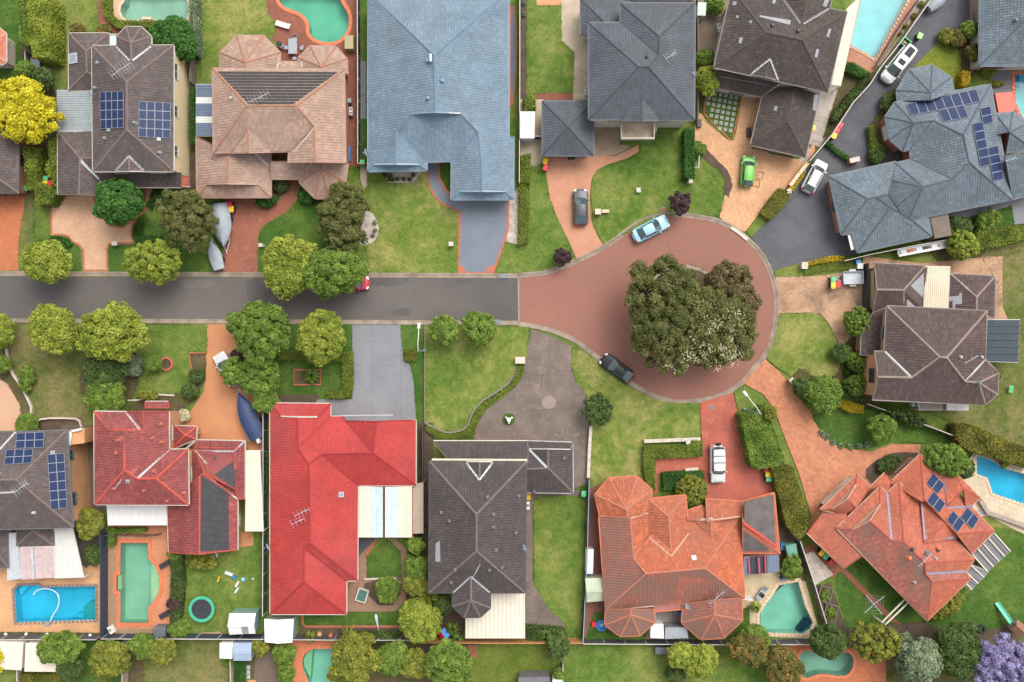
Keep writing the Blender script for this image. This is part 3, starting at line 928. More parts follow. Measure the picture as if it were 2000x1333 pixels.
def leaves(rng, C, N, size, jit=0.55, aspect=0.6):
    """leaf-shaped quads at points C, facing roughly along N"""
    n = len(C); N = N + rng.normal(size=(n, 3)) * jit; N /= np.linalg.norm(N, axis=1)[:, None] + 1e-9
    R = rng.normal(size=(n, 3)); U = np.cross(N, R); U /= np.linalg.norm(U, axis=1)[:, None] + 1e-9
    Vv = np.cross(N, U); s = size * rng.uniform(.65, 1.3, (n, 1))
    A = C - U * s; B = C - Vv * s * aspect + N * s * .15; D = C + U * s; E = C + Vv * s * aspect + N * s * .15
    V = np.stack([A, B, D, E], 1).reshape(-1, 3); Q = np.arange(n * 4).reshape(-1, 4)
    return V, Q
OCT = np.array([(1, 0, 0), (-1, 0, 0), (0, 1, 0), (0, -1, 0), (0, 0, 1), (0, 0, -1)], float)
OCTF = np.array([(0, 2, 4), (2, 1, 4), (1, 3, 4), (3, 0, 4), (2, 0, 5), (1, 2, 5), (3, 1, 5), (0, 3, 5)])
def cores(C, R):
    V = (C[:, None, :] + OCT[None] * R[:, None, None]).reshape(-1, 3); F = (np.arange(len(C))[:, None, None] * 6 + OCTF[None]).reshape(-1, 3)
    return V, F
def crown(name, mat, parent, rx, ry, z0, z1, seed, nl=70, per=70, leaf=0.13, lob=0.27, core=0.86, droop=-0.3, rough=0.22, ang=0.0, gaps=0.0):
    rng = np.random.default_rng(seed)
    n = nl; i = np.arange(n) + .5
    zz = 1 - (1 - droop) * i / n; ph = i * 2.399963 + rng.uniform(0, 6); rr = np.sqrt(np.maximum(0, 1 - zz * zz))
    d = np.stack([rr * np.cos(ph), rr * np.sin(ph), zz], 1) + rng.normal(size=(n, 3)) * .09
    d /= np.linalg.norm(d, axis=1)[:, None]
    k = rng.uniform(1 - rough, 1.0 + rough * .25, (n, 1))
    # a slow wobble of the outline, so that no crown is a ball
    a = np.arctan2(d[:, 1], d[:, 0]); wob = 1 + .08 * np.sin(2 * a + rng.uniform(0, 6)) + .06 * np.sin(3 * a + rng.uniform(0, 6)) + .05 * np.sin(5 * a + rng.uniform(0, 6))
    r = lob * min(rx, ry) * rng.uniform(.7, 1.25, n)
    H = (z1 - z0) / 2
    C = d * k * np.stack([(rx - r * .8) * wob, (ry - r * .8) * wob, np.maximum(H - r * .6, .1)], 1)
    if gaps:
        keep = rng.uniform(size=n) > gaps; C, r, d = C[keep], r[keep], d[keep]; n = len(C)
    C[:, 2] += (z0 + z1) / 2
    tl = rng.uniform(0, 1, n)
    q = sph(rng, n * per).reshape(n, per, 3); out = d[:, None, :]
    q = q + out * .5 + np.array([0, 0, .5]); q /= np.linalg.norm(q, axis=2)[:, :, None]
    pos = C[:, None, :] + q * (r[:, None, None] * rng.uniform(.8, 1.12, (n, per, 1)))
    up = q.reshape(-1, 3) + np.array([0, 0, .7]); V, Q = leaves(rng, pos.reshape(-1, 3), up / np.linalg.norm(up, axis=1)[:, None], leaf, .42)
    tint = np.repeat(tl, per * 4)
    cv, cf = cores(C, r * core)
    inner = C.copy(); inner[:, :2] *= .55; inner[:, 2] = (inner[:, 2] - (z0 + z1) / 2) * .55 + (z0 + z1) / 2
    iv, if_ = cores(inner, r * 1.15)
    allv = np.concatenate([V, cv, iv]); t = np.concatenate([cf + len(V), if_ + len(V) + len(cv)])
    tint = np.concatenate([tint, np.full(len(cv) + len(iv), .45)])
    if ang:
        ca, sa = math.cos(ang), math.sin(ang); allv = np.stack([allv[:, 0] * ca - allv[:, 1] * sa, allv[:, 0] * sa + allv[:, 1] * ca, allv[:, 2]], 1)
    return npobj(name, allv, Q, [mat], parent, tint, t)
SEED = [100]
def tree(label, px, py, r, mat, h=None, ry=None, ang=0.0, name='tree', cat='tree', group=None, lob=0.24, nl=None, leaf=0.15, per=None, z0f=0.34, trunk=True, **kw):
    """r, ry in photograph pixels as seen; h metres to the top"""
    R = r / PXM; RY = (ry or r) / PXM; h = h or max(1.2, R * 1.9); z0 = h * z0f; zc = (z0 + h) / 2
    k = 1 - zc / HC; R *= k; RY *= k
    c = P(px, py, zc); b = gz(c.x, c.y)
    root = T(name, label, cat, (c.x, c.y, b), group=group); SEED[0] += 1; s = SEED[0]
    nl = nl or int(40 + 26 * R * RY / 4); nl = min(nl, 150)
    per = per or int(max(26, min(80, (lob * min(R, RY) / leaf) ** 2 * 14)))
    rng = random.Random(s)
    if trunk:
        mb = MB(); tr = max(.05, R * .055)
        mb.tube([(0, 0, -.05), (rng.uniform(-.1, .1), rng.uniform(-.1, .1), z0), (0, 0, zc + (h - zc) * .3)], [tr * 1.35, tr, tr * .5], 8)
        for i in range(5):
            a = i * 1.257 + rng.uniform(-.3, .3); q = rng.uniform(.45, .75)
            mb.tube([(0, 0, z0 * rng.uniform(.7, 1.0)), (R * .35 * math.cos(a), RY * .35 * math.sin(a), zc * .92), (R * q * math.cos(a), RY * q * math.sin(a), zc + (h - zc) * .35)], [tr * .6, tr * .4, tr * .15], 6)
        mb.build('trunk', [BARK], root, local=True)
    crown('crown', mat, root, R, RY, z0, h, s, nl=nl, per=per, leaf=leaf, lob=lob, ang=ang, **kw)
    return root
def shrub(label, px, py, r, mat, h=None, ry=None, name='shrub', cat='shrub', group=None, leaf=0.11, **kw):
    h = h or max(.5, r / PXM * 1.25)
    return tree(label, px, py, r, mat, h, ry, name=name, cat=cat, group=group, leaf=leaf, z0f=0.08, **kw)
def hedge(label, p, h, mat, leaf=0.085, dens=75, name='hedge', cat='hedge', group=None, bumpy=0.1, z0=0.0):
    """a clipped hedge: leaves over a solid inner mass; p is its footprint as seen at the top"""
    w = ccw([tuple(P(a, b, h).xy) for a, b in p]); rng = np.random.default_rng(len(p) * 31 + int(p[0][0] * 3 + p[0][1]))
    c = (sum(a[0] for a in w) / len(w), sum(a[1] for a in w) / len(w)); b = gz(*c)
    root = T(name, label, cat, (c[0], c[1], b), group=group)
    bb = bbox(w); ar = area2(w); n = int(ar * dens * 2.2 * (bb[2] - bb[0]) * (bb[3] - bb[1]) / max(ar, .01)); n = min(n, 60000)
    X = rng.uniform(bb[0], bb[2], n); Y = rng.uniform(bb[1], bb[3], n); ins = np.zeros(n, bool); m = len(w)
    for i in range(m):
        (xa, ya), (xb, yb) = w[i], w[i - 1]
        if abs(ya - yb) < 1e-9: continue
        ins ^= ((ya > Y) != (yb > Y)) & (X < (xb - xa) * (Y - ya) / (yb - ya) + xa)
    X, Y = X[ins], Y[ins]; n = len(X)
    hb = h + bumpy * (np.sin(X * 2.1 + Y) * .5 + np.sin(Y * 2.7 - X * .7) * .5) + rng.uniform(-.1, .05, n)
    C = [np.stack([X - c[0], Y - c[1], hb], 1)]; N = [np.tile([0, 0, 1.], (n, 1))]
    for i in range(m):
        a, d = np.array(w[i]), np.array(w[(i + 1) % m]); L = np.linalg.norm(d - a); k = int(L * h * dens)
        if k < 1: continue
        t = rng.uniform(size=(k, 1)); q = a + (d - a) * t; nn = np.array([(d - a)[1], -(d - a)[0]]) / L
        q = q + nn * rng.uniform(-.08, .08, (k, 1))
        C.append(np.stack([q[:, 0] - c[0], q[:, 1] - c[1], rng.uniform(.05, h, k)], 1)); N.append(np.tile([nn[0], nn[1], .3], (k, 1)))
    C = np.concatenate(C); N = np.concatenate(N); V, Q = leaves(rng, C, N, leaf, .7)
    tint = np.repeat(np.clip(.5 + .5 * np.sin(C[:, 0] * 1.3) * np.sin(C[:, 1] * 1.7 + 1), 0, 1), 4)
    npobj('foliage', V, Q, [mat], root, tint)
    mb = MB(); q = inset(w, .08); mb.prism([(a - c[0], d - c[1]) for a, d in q], 0, max(.1, h - .22 - bumpy)); o = mb.build('inner_growth', [mat], root, local=True)
    return root
def rosette(label, px, py, r, mat, h=0.8, n=26, name='palm_plant', cat='plant', group=None, trunk_h=0.0, w=0.06, seed=None):
    """a spray of strap leaves from one crown"""
    R = r / PXM; c = P(px, py, h * .6 + trunk_h); root = T(name, label, cat, (c.x, c.y, gz(c.x, c.y)), group=group); SEED[0] += 1; rng = random.Random(SEED[0])
    mb = MB()
    if trunk_h: mb.tube([(0, 0, -.05), (0, 0, trunk_h)], [.13, .1], 8); mb.build('trunk', [BARK], root, local=True); mb = MB()
    for i in range(n):
        a = i * 2.4 + rng.uniform(-.2, .2); e = rng.uniform(.3, 1.0); L = R * rng.uniform(.8, 1.1); d = Vector((math.cos(a), math.sin(a), 0)); u = Vector((-d.y, d.x, 0))
        p = [Vector((0, 0, trunk_h + .05)), d * L * .35 * e ** .3 + Vector((0, 0, trunk_h + h * (1.15 - e * .5))), d * L * .72 + Vector((0, 0, trunk_h + h * (1.05 - e * .7))), d * L + Vector((0, 0, trunk_h + h * (.75 - e * .9)))]
        ws = [w * .5, w, w * .8, .005]; b = len(mb.v)
        for q, ww in zip(p, ws): mb.v += [tuple(q - u * ww), tuple(q + u * ww)]
        for k in range(3): mb.f.append((b + 2 * k, b + 2 * k + 1, b + 2 * k + 3, b + 2 * k + 2)); mb.mi.append(0)
    mb.build('fronds', [mat], root, local=True); return root

LG = leafmat('leaf_lime', (0.115, 0.155, 0.018), (0.28, 0.33, 0.042), (0.40, 0.42, 0.075))
LM = leafmat('leaf_mid', (0.065, 0.115, 0.016), (0.165, 0.25, 0.036), (0.25, 0.32, 0.055))
LD = leafmat('leaf_deep', (0.024, 0.062, 0.010), (0.055, 0.155, 0.024), (0.10, 0.23, 0.04))
LO = leafmat('leaf_olive', (0.058, 0.070, 0.016), (0.138, 0.147, 0.040), (0.215, 0.20, 0.068))
LK = leafmat('leaf_dark', (0.03, 0.055, 0.014), (0.085, 0.135, 0.03), (0.14, 0.19, 0.05))
LY = leafmat('leaf_yellow', (0.30, 0.26, 0.010), (0.60, 0.53, 0.020), (0.74, 0.64, 0.05))
LYG = leafmat('leaf_yellow_green', (0.085, 0.10, 0.014), (0.23, 0.25, 0.036), (0.38, 0.34, 0.05))
LR = leafmat('leaf_rust', (0.06, 0.07, 0.016), (0.17, 0.155, 0.035), (0.46, 0.20, 0.06))
LP = leafmat('leaf_plum', (0.035, 0.018, 0.02), (0.085, 0.045, 0.048), (0.14, 0.08, 0.08))
LV = leafmat('leaf_violet', (0.15, 0.125, 0.225), (0.33, 0.29, 0.50), (0.45, 0.41, 0.64))
LS = leafmat('leaf_silver', (0.084, 0.119, 0.063), (0.238, 0.294, 0.168), (0.350, 0.392, 0.252))
LW = leafmat('blossom_cream', (0.36, 0.33, 0.18), (0.58, 0.54, 0.34), (0.68, 0.63, 0.44))
LH = leafmat('leaf_hedge', (0.075, 0.11, 0.013), (0.19, 0.245, 0.032), (0.28, 0.30, 0.05))
LHR = leafmat('leaf_hedge_rusty', (0.075, 0.085, 0.014), (0.20, 0.20, 0.03), (0.32, 0.24, 0.04))
LHY = leafmat('leaf_hedge_yellow', (0.280, 0.196, 0.014), (0.504, 0.378, 0.021), (0.630, 0.462, 0.028))

# ------------------------------------------------------------------ fences
FENCE = {}
def fence(label, p, h=1.8, m=None, cap=None, style='metal', name='fence', step=2.4, base=True, z0=0.0):
    """p: plan of the fence foot line"""
    q = [P(a, b, 0) for a, b in p]; root = T(name, label, 'fence', (q[0].x, q[0].y, z0))
    l = wloc(root); first = True
    for i in range(len(q) - 1):
        A, B = q[i], q[i + 1]; L = (B - A).length; n = max(1, round(L / step)); w = L / n; d = (B - A) / L; ang = math.atan2(d.y, d.x)
        key = (round(w, 2), h, m.name, style)
        if key not in FENCE:
            mb = MB(); g = 0.05
            if style == 'metal':
                k = int(w / .2) * 2; vs = []
                for j in range(k + 1):
                    x = g + (w - 2 * g) * j / k; y = .03 * (1 if (j // 1) % 2 else -1); vs += [(x, y, .06), (x, y, h - .03)]
                mb.add(vs, [(2 * j, 2 * j + 2, 2 * j + 3, 2 * j + 1) for j in range(k)])
                mb.bar((g, 0, .05), (w - g, 0, .05), .06, .06)
            elif style == 'paling':
                k = max(2, int(w / .13)); rng = random.Random(int(w * 100))
                for j in range(k):
                    x = g + (w - 2 * g) * (j + .5) / k; mb.box((x, rng.uniform(-.012, .012), h / 2 + rng.uniform(-.02, .02)), ((w - 2 * g) / k * .9, .022, h - .06))
                for z in (.35, h - .35): mb.bar((g, .035, z), (w - g, .035, z), .04, .08)
            else:   # open tubular rails
                for z in (.12, h - .08): mb.bar((g, 0, z), (w - g, 0, z), .04, .04)
                k = int(w / .12)
                for j in range(k): mb.bar((g + (w - 2 * g) * (j + .5) / k, 0, .12), (g + (w - 2 * g) * (j + .5) / k, 0, h - .08), .02, .02)
            me = mb.build('fence_panel', [m]); 
            mb = MB(); mb.bar((.02, 0, h), (w - .02, 0, h), .09, .07); rl = mb.build('top_rail', [cap or m])
            mb = MB(); mb.box((0, 0, (h + .03) / 2), (.08, .08, h + .03)); po = mb.build('post', [cap or m])
            FENCE[key] = (me.data, rl.data, po.data)
            for x in (me, rl, po): bpy.data.objects.remove(x)
        md, rd, pd = FENCE[key]
        def put(nm, data, pos):
            o = bpy.data.objects.new(nm, data); COL.objects.link(o); o.parent = root; o.location = pos - l; o.rotation_euler = (0, 0, ang); return o
        for j in range(n):
            pos = A + d * (w * j); pos.z = z0
            f = put('fence_panel', md, pos); r = bpy.data.objects.new('top_rail', rd); COL.objects.link(r); r.parent = f
            if j or first or True: put('post', pd, pos)
        first = False
    e = q[-1].copy(); e.z = z0; put('post', pd, e)
    return root

# ------------------------------------------------------------------ vehicles
def carpaint(name, c):
    return plain(name, c, 0.36, 0.1, 0.03, 1.0, 0.3, 0.15)
CARG = glassmat('car_glass', (0.040, 0.062, 0.064), 0.12)
TYRE = BLACK
RIM = plain('wheel_alloy', (0.35, 0.36, 0.37), 0.35, 0.7)
LAMPW = plain('headlamp', (0.62, 0.63, 0.63), 0.2)
LAMPR = plain('tail_lamp', (0.40, 0.015, 0.015), 0.25)
def interp(x, tab):
    for i in range(len(tab) - 1):
        if tab[i][0] <= x <= tab[i + 1][0]:
            t = (x - tab[i][0]) / (tab[i + 1][0] - tab[i][0]); return tab[i][1] + (tab[i + 1][1] - tab[i][1]) * t
    return tab[0][1] if x < tab[0][0] else tab[-1][1]
def grid(mb, nx, ny, fn):
    b = len(mb.v)
    for i in range(nx + 1):
        for j in range(ny + 1): mb.v.append(tuple(fn(i / nx, j / ny)))
    for i in range(nx):
        for j in range(ny):
            a = b + i * (ny + 1) + j; mb.f.append((a, a + ny + 1, a + ny + 2, a + 1)); mb.mi.append(mb.cur)
def car(label, px, py, heading, kind, paint, L=4.5, Wd=1.78, cat='car', name='parked_car', group='parked cars', extras=(), zl=0.75):
    """heading: pixel direction of the bonnet"""
    c = P(px, py, zl); z = gz(c.x, c.y); rz = math.atan2(-heading[1], heading[0])
    R = T(name, label, cat, (c.x, c.y, z), rz, group)
    K = dict(   # belt height, roof height, windscreen base x, roof front, roof rear, rear window base (fractions of L, front +), hood height
        sedan=(.88, 1.43, .21, .06, -.20, -.345, .80), liftback=(.88, 1.42, .20, .045, -.24, -.44, .80), hatch=(.92, 1.48, .25, .12, -.33, -.455, .88),
        suv=(.98, 1.62, .24, .135, -.36, -.465, .95), van=(1.05, 1.85, .29, .155, -.455, -.49, 1.0), offroad=(1.12, 1.86, .225, .145, -.40, -.44, 1.08))[kind]
    zb, zr, xw, xf, xr, xb, zh = K; w = Wd / 2; box_ = kind == 'offroad'
    plan = [(-.5, .60), (-.485, .80), (-.455, .93), (-.40, .985), (-.2, 1), (.15, 1), (.33, .985), (.42, .94), (.465, .84), (.49, .66), (.5, .50)] if not box_ else \
           [(-.5, .86), (-.49, .95), (-.46, .99), (-.2, 1), (.2, 1), (.4, .98), (.46, .96), (.49, .90), (.5, .82)]
    tail = zb - (.02 if kind in ('sedan',) else 0)
    top = [(-.5, tail - .30), (-.485, tail - .16), (-.46, tail - .03), (xb, tail), (xw, zb - .01), (xw + .02, zb - .02), (.40, zh - .05), (.46, zh - .14), (.485, zh - .28), (.5, zh - .38)]
    st = sorted(set([-.5, -.49, -.478, -.46, -.43, -.38, -.3, -.2, -.1, 0, .1, .17, xw, .28, .34, .39, .43, .46, .478, .49, .5]))
    mb = MB(); ring = []
    for x in st:
        hw = w * interp(x, plan); zt = interp(x, top); lo = .26 if abs(x) > .45 else .2
        half = [(hw * .82, lo), (hw * .96, lo + .1), (hw, lo + (zt - lo) * .45), (hw * .985, lo + (zt - lo) * .75), (hw * .93, zt - .04), (hw * .84, zt), (hw * .45, zt + .025), (0, zt + .035)]
        prof = half + [(-y, zz) for y, zz in half[-2::-1]]
        ring.append([len(mb.v) + i for i in range(len(prof))]); mb.v += [(x * L, y, zz) for y, zz in prof]
    for i in range(len(st) - 1):
        a, b = ring[i], ring[i + 1]
        for j in range(len(a) - 1): mb.f.append((a[j], a[j + 1], b[j + 1], b[j])); mb.mi.append(0)
        mb.f.append((a[-1], a[0], b[0], b[-1])); mb.mi.append(0)
    mb.f.append(tuple(ring[0][::-1])); mb.mi.append(0); mb.f.append(tuple(ring[-1])); mb.mi.append(0)
    # wheel-arch lips
    body = mb.build('body', [paint], R, smooth=True, local=True)
    wb, wr = w * .89, w * (.62 if not box_ else .76)
    if kind == 'van': wr = w * .72
    # roof panel
    def roofp(u, v):
        s = 2 * v - 1; x = (xr + (xf - xr) * u) * L; bul = .035 * (1 - (2 * u - 1) ** 2); tap = 1 - .06 * (2 * u - 1) ** 2
        return (x + (.05 * (1 - s * s) if u > .5 else -.04 * (1 - s * s)) * abs(2 * u - 1), s * wr * tap, zr - .05 * s ** 4 - .05 + bul + .03 * (1 - s * s))
    mb = MB(); grid(mb, 8, 8, roofp); mb.build('roof', [paint], R, smooth=True, local=True)
    def bulge(s): return .16 * (1 - s * s)
    def screen(u, v):       # windscreen: base to roof
        s = 2 * v - 1; a = Vector((xw * L + bulge(s), s * wb * .96, zb + .03)); b = Vector(roofp(1, v)); b.z -= .012; return a + (b - a) * u
    mb = MB(); grid(mb, 3, 8, screen); mb.build('windscreen', [CARG], R, smooth=True, local=True)
    def rear(u, v):
        s = 2 * v - 1; a = Vector((xb * L - bulge(s) * .5, s * wb * .9, zb + .03)); b = Vector(roofp(0, v)); b.z -= .012; return a + (b - a) * u
    mb = MB(); grid(mb, 3, 8, rear); mb.build('rear_window', [CARG], R, smooth=True, local=True)
    for sgn in (1, -1):
        def side(u, v):
            x0 = xb * L * (1 - u) + xw * L * u; a = Vector((x0, sgn * (wb * (.9 + .06 * u)), zb + .02)); b = Vector(roofp(u, 1 if sgn > 0 else 0)); b.z -= .01; return a + (b - a) * v
        mb = MB(); grid(mb, 6, 2, side); mb.build('side_window', [CARG], R, smooth=True, local=True)
    pil = MB()
    for sgn in (1, -1):
        v = 1 if sgn > 0 else 0
        for a, b in (((xw * L, sgn * wb * .97, zb), roofp(1, v)), ((xb * L, sgn * wb * .92, zb), roofp(0, v)), (((xw + xb) / 2 * L, sgn * wb * .94, zb), roofp(.5, v))):
            pil.bar(Vector(a), Vector(b) - Vector((0, 0, .02)), .055, .04)
        for i in range(6): pil.bar(Vector(roofp(i / 6, v)) - Vector((0, 0, .015)), Vector(roofp((i + 1) / 6, v)) - Vector((0, 0, .015)), .035, .03)
    pil.build('pillars', [paint], R, local=True)
    # bonnet, with its shut line
    def bon(u, v):
        s = 2 * v - 1; x = (xw + .018 + (.435 - xw - .018) * u); hw = w * interp(x, plan) * .80; return (x * L + bulge(s) * (1 - u * .4), s * hw, interp(x, top) + .048 - .028 * abs(s) ** 2 + .012 * (1 - u))
    mb = MB(); grid(mb, 5, 8, bon); mb.build('bonnet', [paint], R, smooth=True, local=True)
    mb = MB(); mb.bar((xw * L + .10, -wb * .7, zb + .05), (xw * L + .16, wb * .7, zb + .05), .07, .02); mb.build('wiper_panel', [DARK], R, local=True)
    if kind == 'sedan':
        def boot(u, v):
            s = 2 * v - 1; x = xb - .02 + (-.462 - xb + .02) * u; return (x * L - .07 * (1 - s * s) * (1 - u), s * w * interp(x, plan) * .78, interp(x, top) + .05 - .03 * s * s)
        mb = MB(); grid(mb, 3, 6, boot); mb.build('boot_lid', [paint], R, smooth=True, local=True)
    for sgn in (1, -1):
        mb = MB(); x = (xw - .03) * L; mb.box((x, sgn * (w + .06), zb + .06), (.14, .2, .12), taper=.8); mb.box((x + .02, sgn * (w - .04), zb + .03), (.06, .12, .04)); mb.build('wing_mirror', [paint], R, local=True)
        def lamp(x0, x1, y0, y1, m, nm, lift):
            def fn(u, v):
                x = x0 + (x1 - x0) * u; hw = w * interp(x, plan); y = hw * (y0 + (y1 - y0) * v); zt = interp(x, top); zz = zt + .015 + .02 * (1 - v) + lift - .05 * max(0, v - .6)
                return (x * L + (.012 if x > 0 else -.012), sgn * y, zz)
            mb = MB(); grid(mb, 3, 3, fn); mb.build(nm, [m], R, smooth=True, local=True)
        lamp(.425, .487, .62, .97, LAMPW, 'headlight', .012); lamp(-.492, -.452, .60, .97, LAMPR, 'tail_light', .012)
        for wx in (.30, -.29):
            rr = .32 if not box_ else .39; mb = MB(); n = 16
            def ringv(y, r): return [(wx * L + r * math.cos(6.2832 * i / n), y, rr + r * math.sin(6.2832 * i / n)) for i in range(n)]
            ys = (sgn * (w - .21), sgn * (w - .19), sgn * (w - .0), sgn * (w + .015)); rs = (rr * .9, rr, rr, rr * .88); b = 0
            for y, r in zip(ys, rs): mb.v += ringv(y, r)
            for k in range(3):
                for i in range(n): mb.f.append((k * n + i, k * n + (i + 1) % n, (k + 1) * n + (i + 1) % n, (k + 1) * n + i)); mb.mi.append(0)
            mb.f.append(tuple(range(n))); mb.mi.append(0); mb.f.append(tuple(range(3 * n, 4 * n))); mb.mi.append(0)
            t = mb.build('wheel', [TYRE], R, local=True)
            mb = MB(); mb.v += [(wx * L, sgn * (w + .025), rr)] + ringv(sgn * (w + .02), rr * .62)
            for i in range(n): mb.f.append((0, 1 + i, 1 + (i + 1) % n)); mb.mi.append(0)
            mb.build('rim', [RIM], t, local=True)
    mb = MB(); mb.box((L * .5 - .005, 0, .42), (.02, .37, .11)); mb.build('number_plate', [WHITE], R, local=True)
    mb = MB(); mb.box((-L * .5 + .005, 0, .55), (.02, .37, .11)); mb.build('number_plate', [WHITE], R, local=True)
    if 'rails' in extras:
        for sgn in (1, -1):
            mb = MB(); mb.tube([(xr * L + .25, sgn * wr * .86, zr - .03), (xr * L + .35, sgn * wr * .86, zr + .05), (xf * L - .3, sgn * wr * .86, zr + .05), (xf * L - .2, sgn * wr * .86, zr - .03)], .022, 6); mb.build('roof_rail', [DARK], R, local=True)
    if 'bars' in extras:
        for t in (.30, .62):
            x = (xr + (xf - xr) * t) * L; mb = MB(); mb.bar((x, -wr * .95, zr + .07), (x, wr * .95, zr + .07), .07, .035)
            for sgn in (1, -1): mb.bar((x, sgn * wr * .9, zr - .06), (x, sgn * wr * .9, zr + .07), .05, .05)
            mb.build('roof_bar', [DARK], R, local=True)
    if 'spare' in extras:
        mb = MB(); x = -.5 * L; n = 18
        for y, r in ((0, .33), (-.22, .33)): mb.v += [(x + y, .08 + r * math.cos(6.2832 * i / n), .95 + r * math.sin(6.2832 * i / n)) for i in range(n)]
        mb.f += [(i, (i + 1) % n, n + (i + 1) % n, n + i) for i in range(n)] + [tuple(range(n)), tuple(range(2 * n - 1, n - 1, -1))]; mb.mi += [0] * (n + 2)
        mb.build('spare_wheel', [TYRE], R, local=True)
    if 'sunroofs' in extras:
        for a, b, hw in ((.08, .47, .62), (.66, .86, .62)):
            mb = MB(); grid(mb, 6, 6, lambda u, v: (lambda q: (q[0], q[1], q[2] + .03))(roofp(a + (b - a) * u, .5 + (v - .5) * hw))); mb.build('sunroof', [SUNG], R, smooth=True, local=True)
    return R
SUNG = plain('sunroof_glass', (0.03, 0.03, 0.034), .5, spec=.1)

def boat(label, px, py, heading, L, Wd, m, z0=0.55, zc=0.35, flat=False, name='covered_boat', zl=1.2, motor=False, keel=True, hullm=None):
    c = P(px, py, zl); R = T(name, label, 'boat', (c.x, c.y, gz(c.x, c.y)), math.atan2(-heading[1], heading[0])); n = 18; w = Wd / 2
    def hw(t):   # t 0 stern .. 1 bow
        return w * (.80 + .20 * math.sin(min(t / .45, 1) * math.pi / 2)) * (1 - max(0, (t - .45) / .55) ** 2.0) ** (1.0 if t < 1 else 1)
    mb = MB(); rows = []
    for i in range(n + 1):
        t = i / n; x = (t - .5) * L; h = max(.015, hw(t)); sh = z0 + .55 + .18 * t ** 2
        row = [(x, -h, sh), (x - .05 * t, -h * .86, z0 + .22 + .2 * t ** 3), (x - .12 * t, 0, z0 + .3 * t ** 3), (x - .05 * t, h * .86, z0 + .22 + .2 * t ** 3), (x, h, sh)]
        rows.append([len(mb.v) + k for k in range(5)]); mb.v += row
    for i in range(n):
        for k in range(4): mb.f.append((rows[i][k], rows[i + 1][k], rows[i + 1][k + 1], rows[i][k + 1])); mb.mi.append(0)
    mb.f.append(tuple(rows[0])); mb.mi.append(0)
    mb.build('hull', [hullm or ALU], R, smooth=True, local=True)
    rng = random.Random(int(px)); mb = MB(); k = 10; rows = []
    for i in range(n + 1):
        t = i / n; x = (t - .5) * L; h = max(.015, hw(t)) * 1.03; sh = z0 + .57 + .18 * t ** 2; row = []
        for j in range(k + 1):
            s = 2 * j / k - 1
            pk = zc * (1 - abs(s) ** 1.6) * (math.sin(min(1, (t + .12) / .55) * math.pi / 2) * (1 - max(0, t - .55) / .45 * .65)) + (0 if abs(s) > .95 else rng.uniform(-.025, .025) * (1 - abs(s)))
            row.append((x, s * h, sh + pk - (.1 if abs(s) > .99 else 0)))
        rows.append([len(mb.v) + q for q in range(k + 1)]); mb.v += row
    for i in range(n):
        for q in range(k): mb.f.append((rows[i][q], rows[i + 1][q], rows[i + 1][q + 1], rows[i][q + 1])); mb.mi.append(0)
    mb.build('cover', [m], R, smooth=True, local=True)
    mb = MB()
    for s in (1, -1): mb.bar((-L * .48, s * w * .6, z0 - .06), (L * .38, s * w * .42, z0 - .02), .08, .1); mb.bar((L * .38, s * w * .42, z0 - .02), (L * .60, 0, z0 - .08), .07, .08)
    for x in (-.4, -.1, .2): mb.bar((x * L, -w * .6, z0 - .04), (x * L, w * .6, z0 - .04), .08, .08)
    mb.bar((L * .55, 0, z0 - .08), (L * .66, 0, z0 - .08), .08, .08); mb.tube([(L * .58, .1, 0.02), (L * .58, .1, z0)], .035, 6); mb.bar((-.15 * L, -w * .8, .3), (-.15 * L, w * .8, .3), .07, .07)
    for x in (-.25, -.05): mb.bar((x * L, -w * .55, .3), (x * L, -w * .55, z0 - .05), .05, .05); mb.bar((x * L, w * .55, .3), (x * L, w * .55, z0 - .05), .05, .05)
    mb.build('trailer_frame', [ALU], R, local=True)
    for s in (1, -1):
        mb = MB(); q = 14; mb.v += [(-.15 * L + .29 * math.cos(6.2832 * i / q), s * w * (.78 + .0), .29 + .29 * math.sin(6.2832 * i / q)) for i in range(q)] + [(-.15 * L + .29 * math.cos(6.2832 * i / q), s * w * .98, .29 + .29 * math.sin(6.2832 * i / q)) for i in range(q)]
        mb.f += [(i, (i + 1) % q, q + (i + 1) % q, q + i) for i in range(q)] + [tuple(range(q)), tuple(range(q, 2 * q))]; mb.mi += [0] * (q + 2); mb.build('wheel', [TYRE], R, local=True)
    if motor:
        mb = MB(); mb.box((-L * .5 - .28, -.18, z0 + .85), (.62, .38, .42), taper=.75); mb.box((-L * .5 - .30, -.18, z0 + .3), (.16, .12, .8)); mb.box((-L * .5 - .34, -.18, z0 - .12), (.34, .06, .16)); mb.build('outboard_motor', [WHITE], R, local=True)
    return R

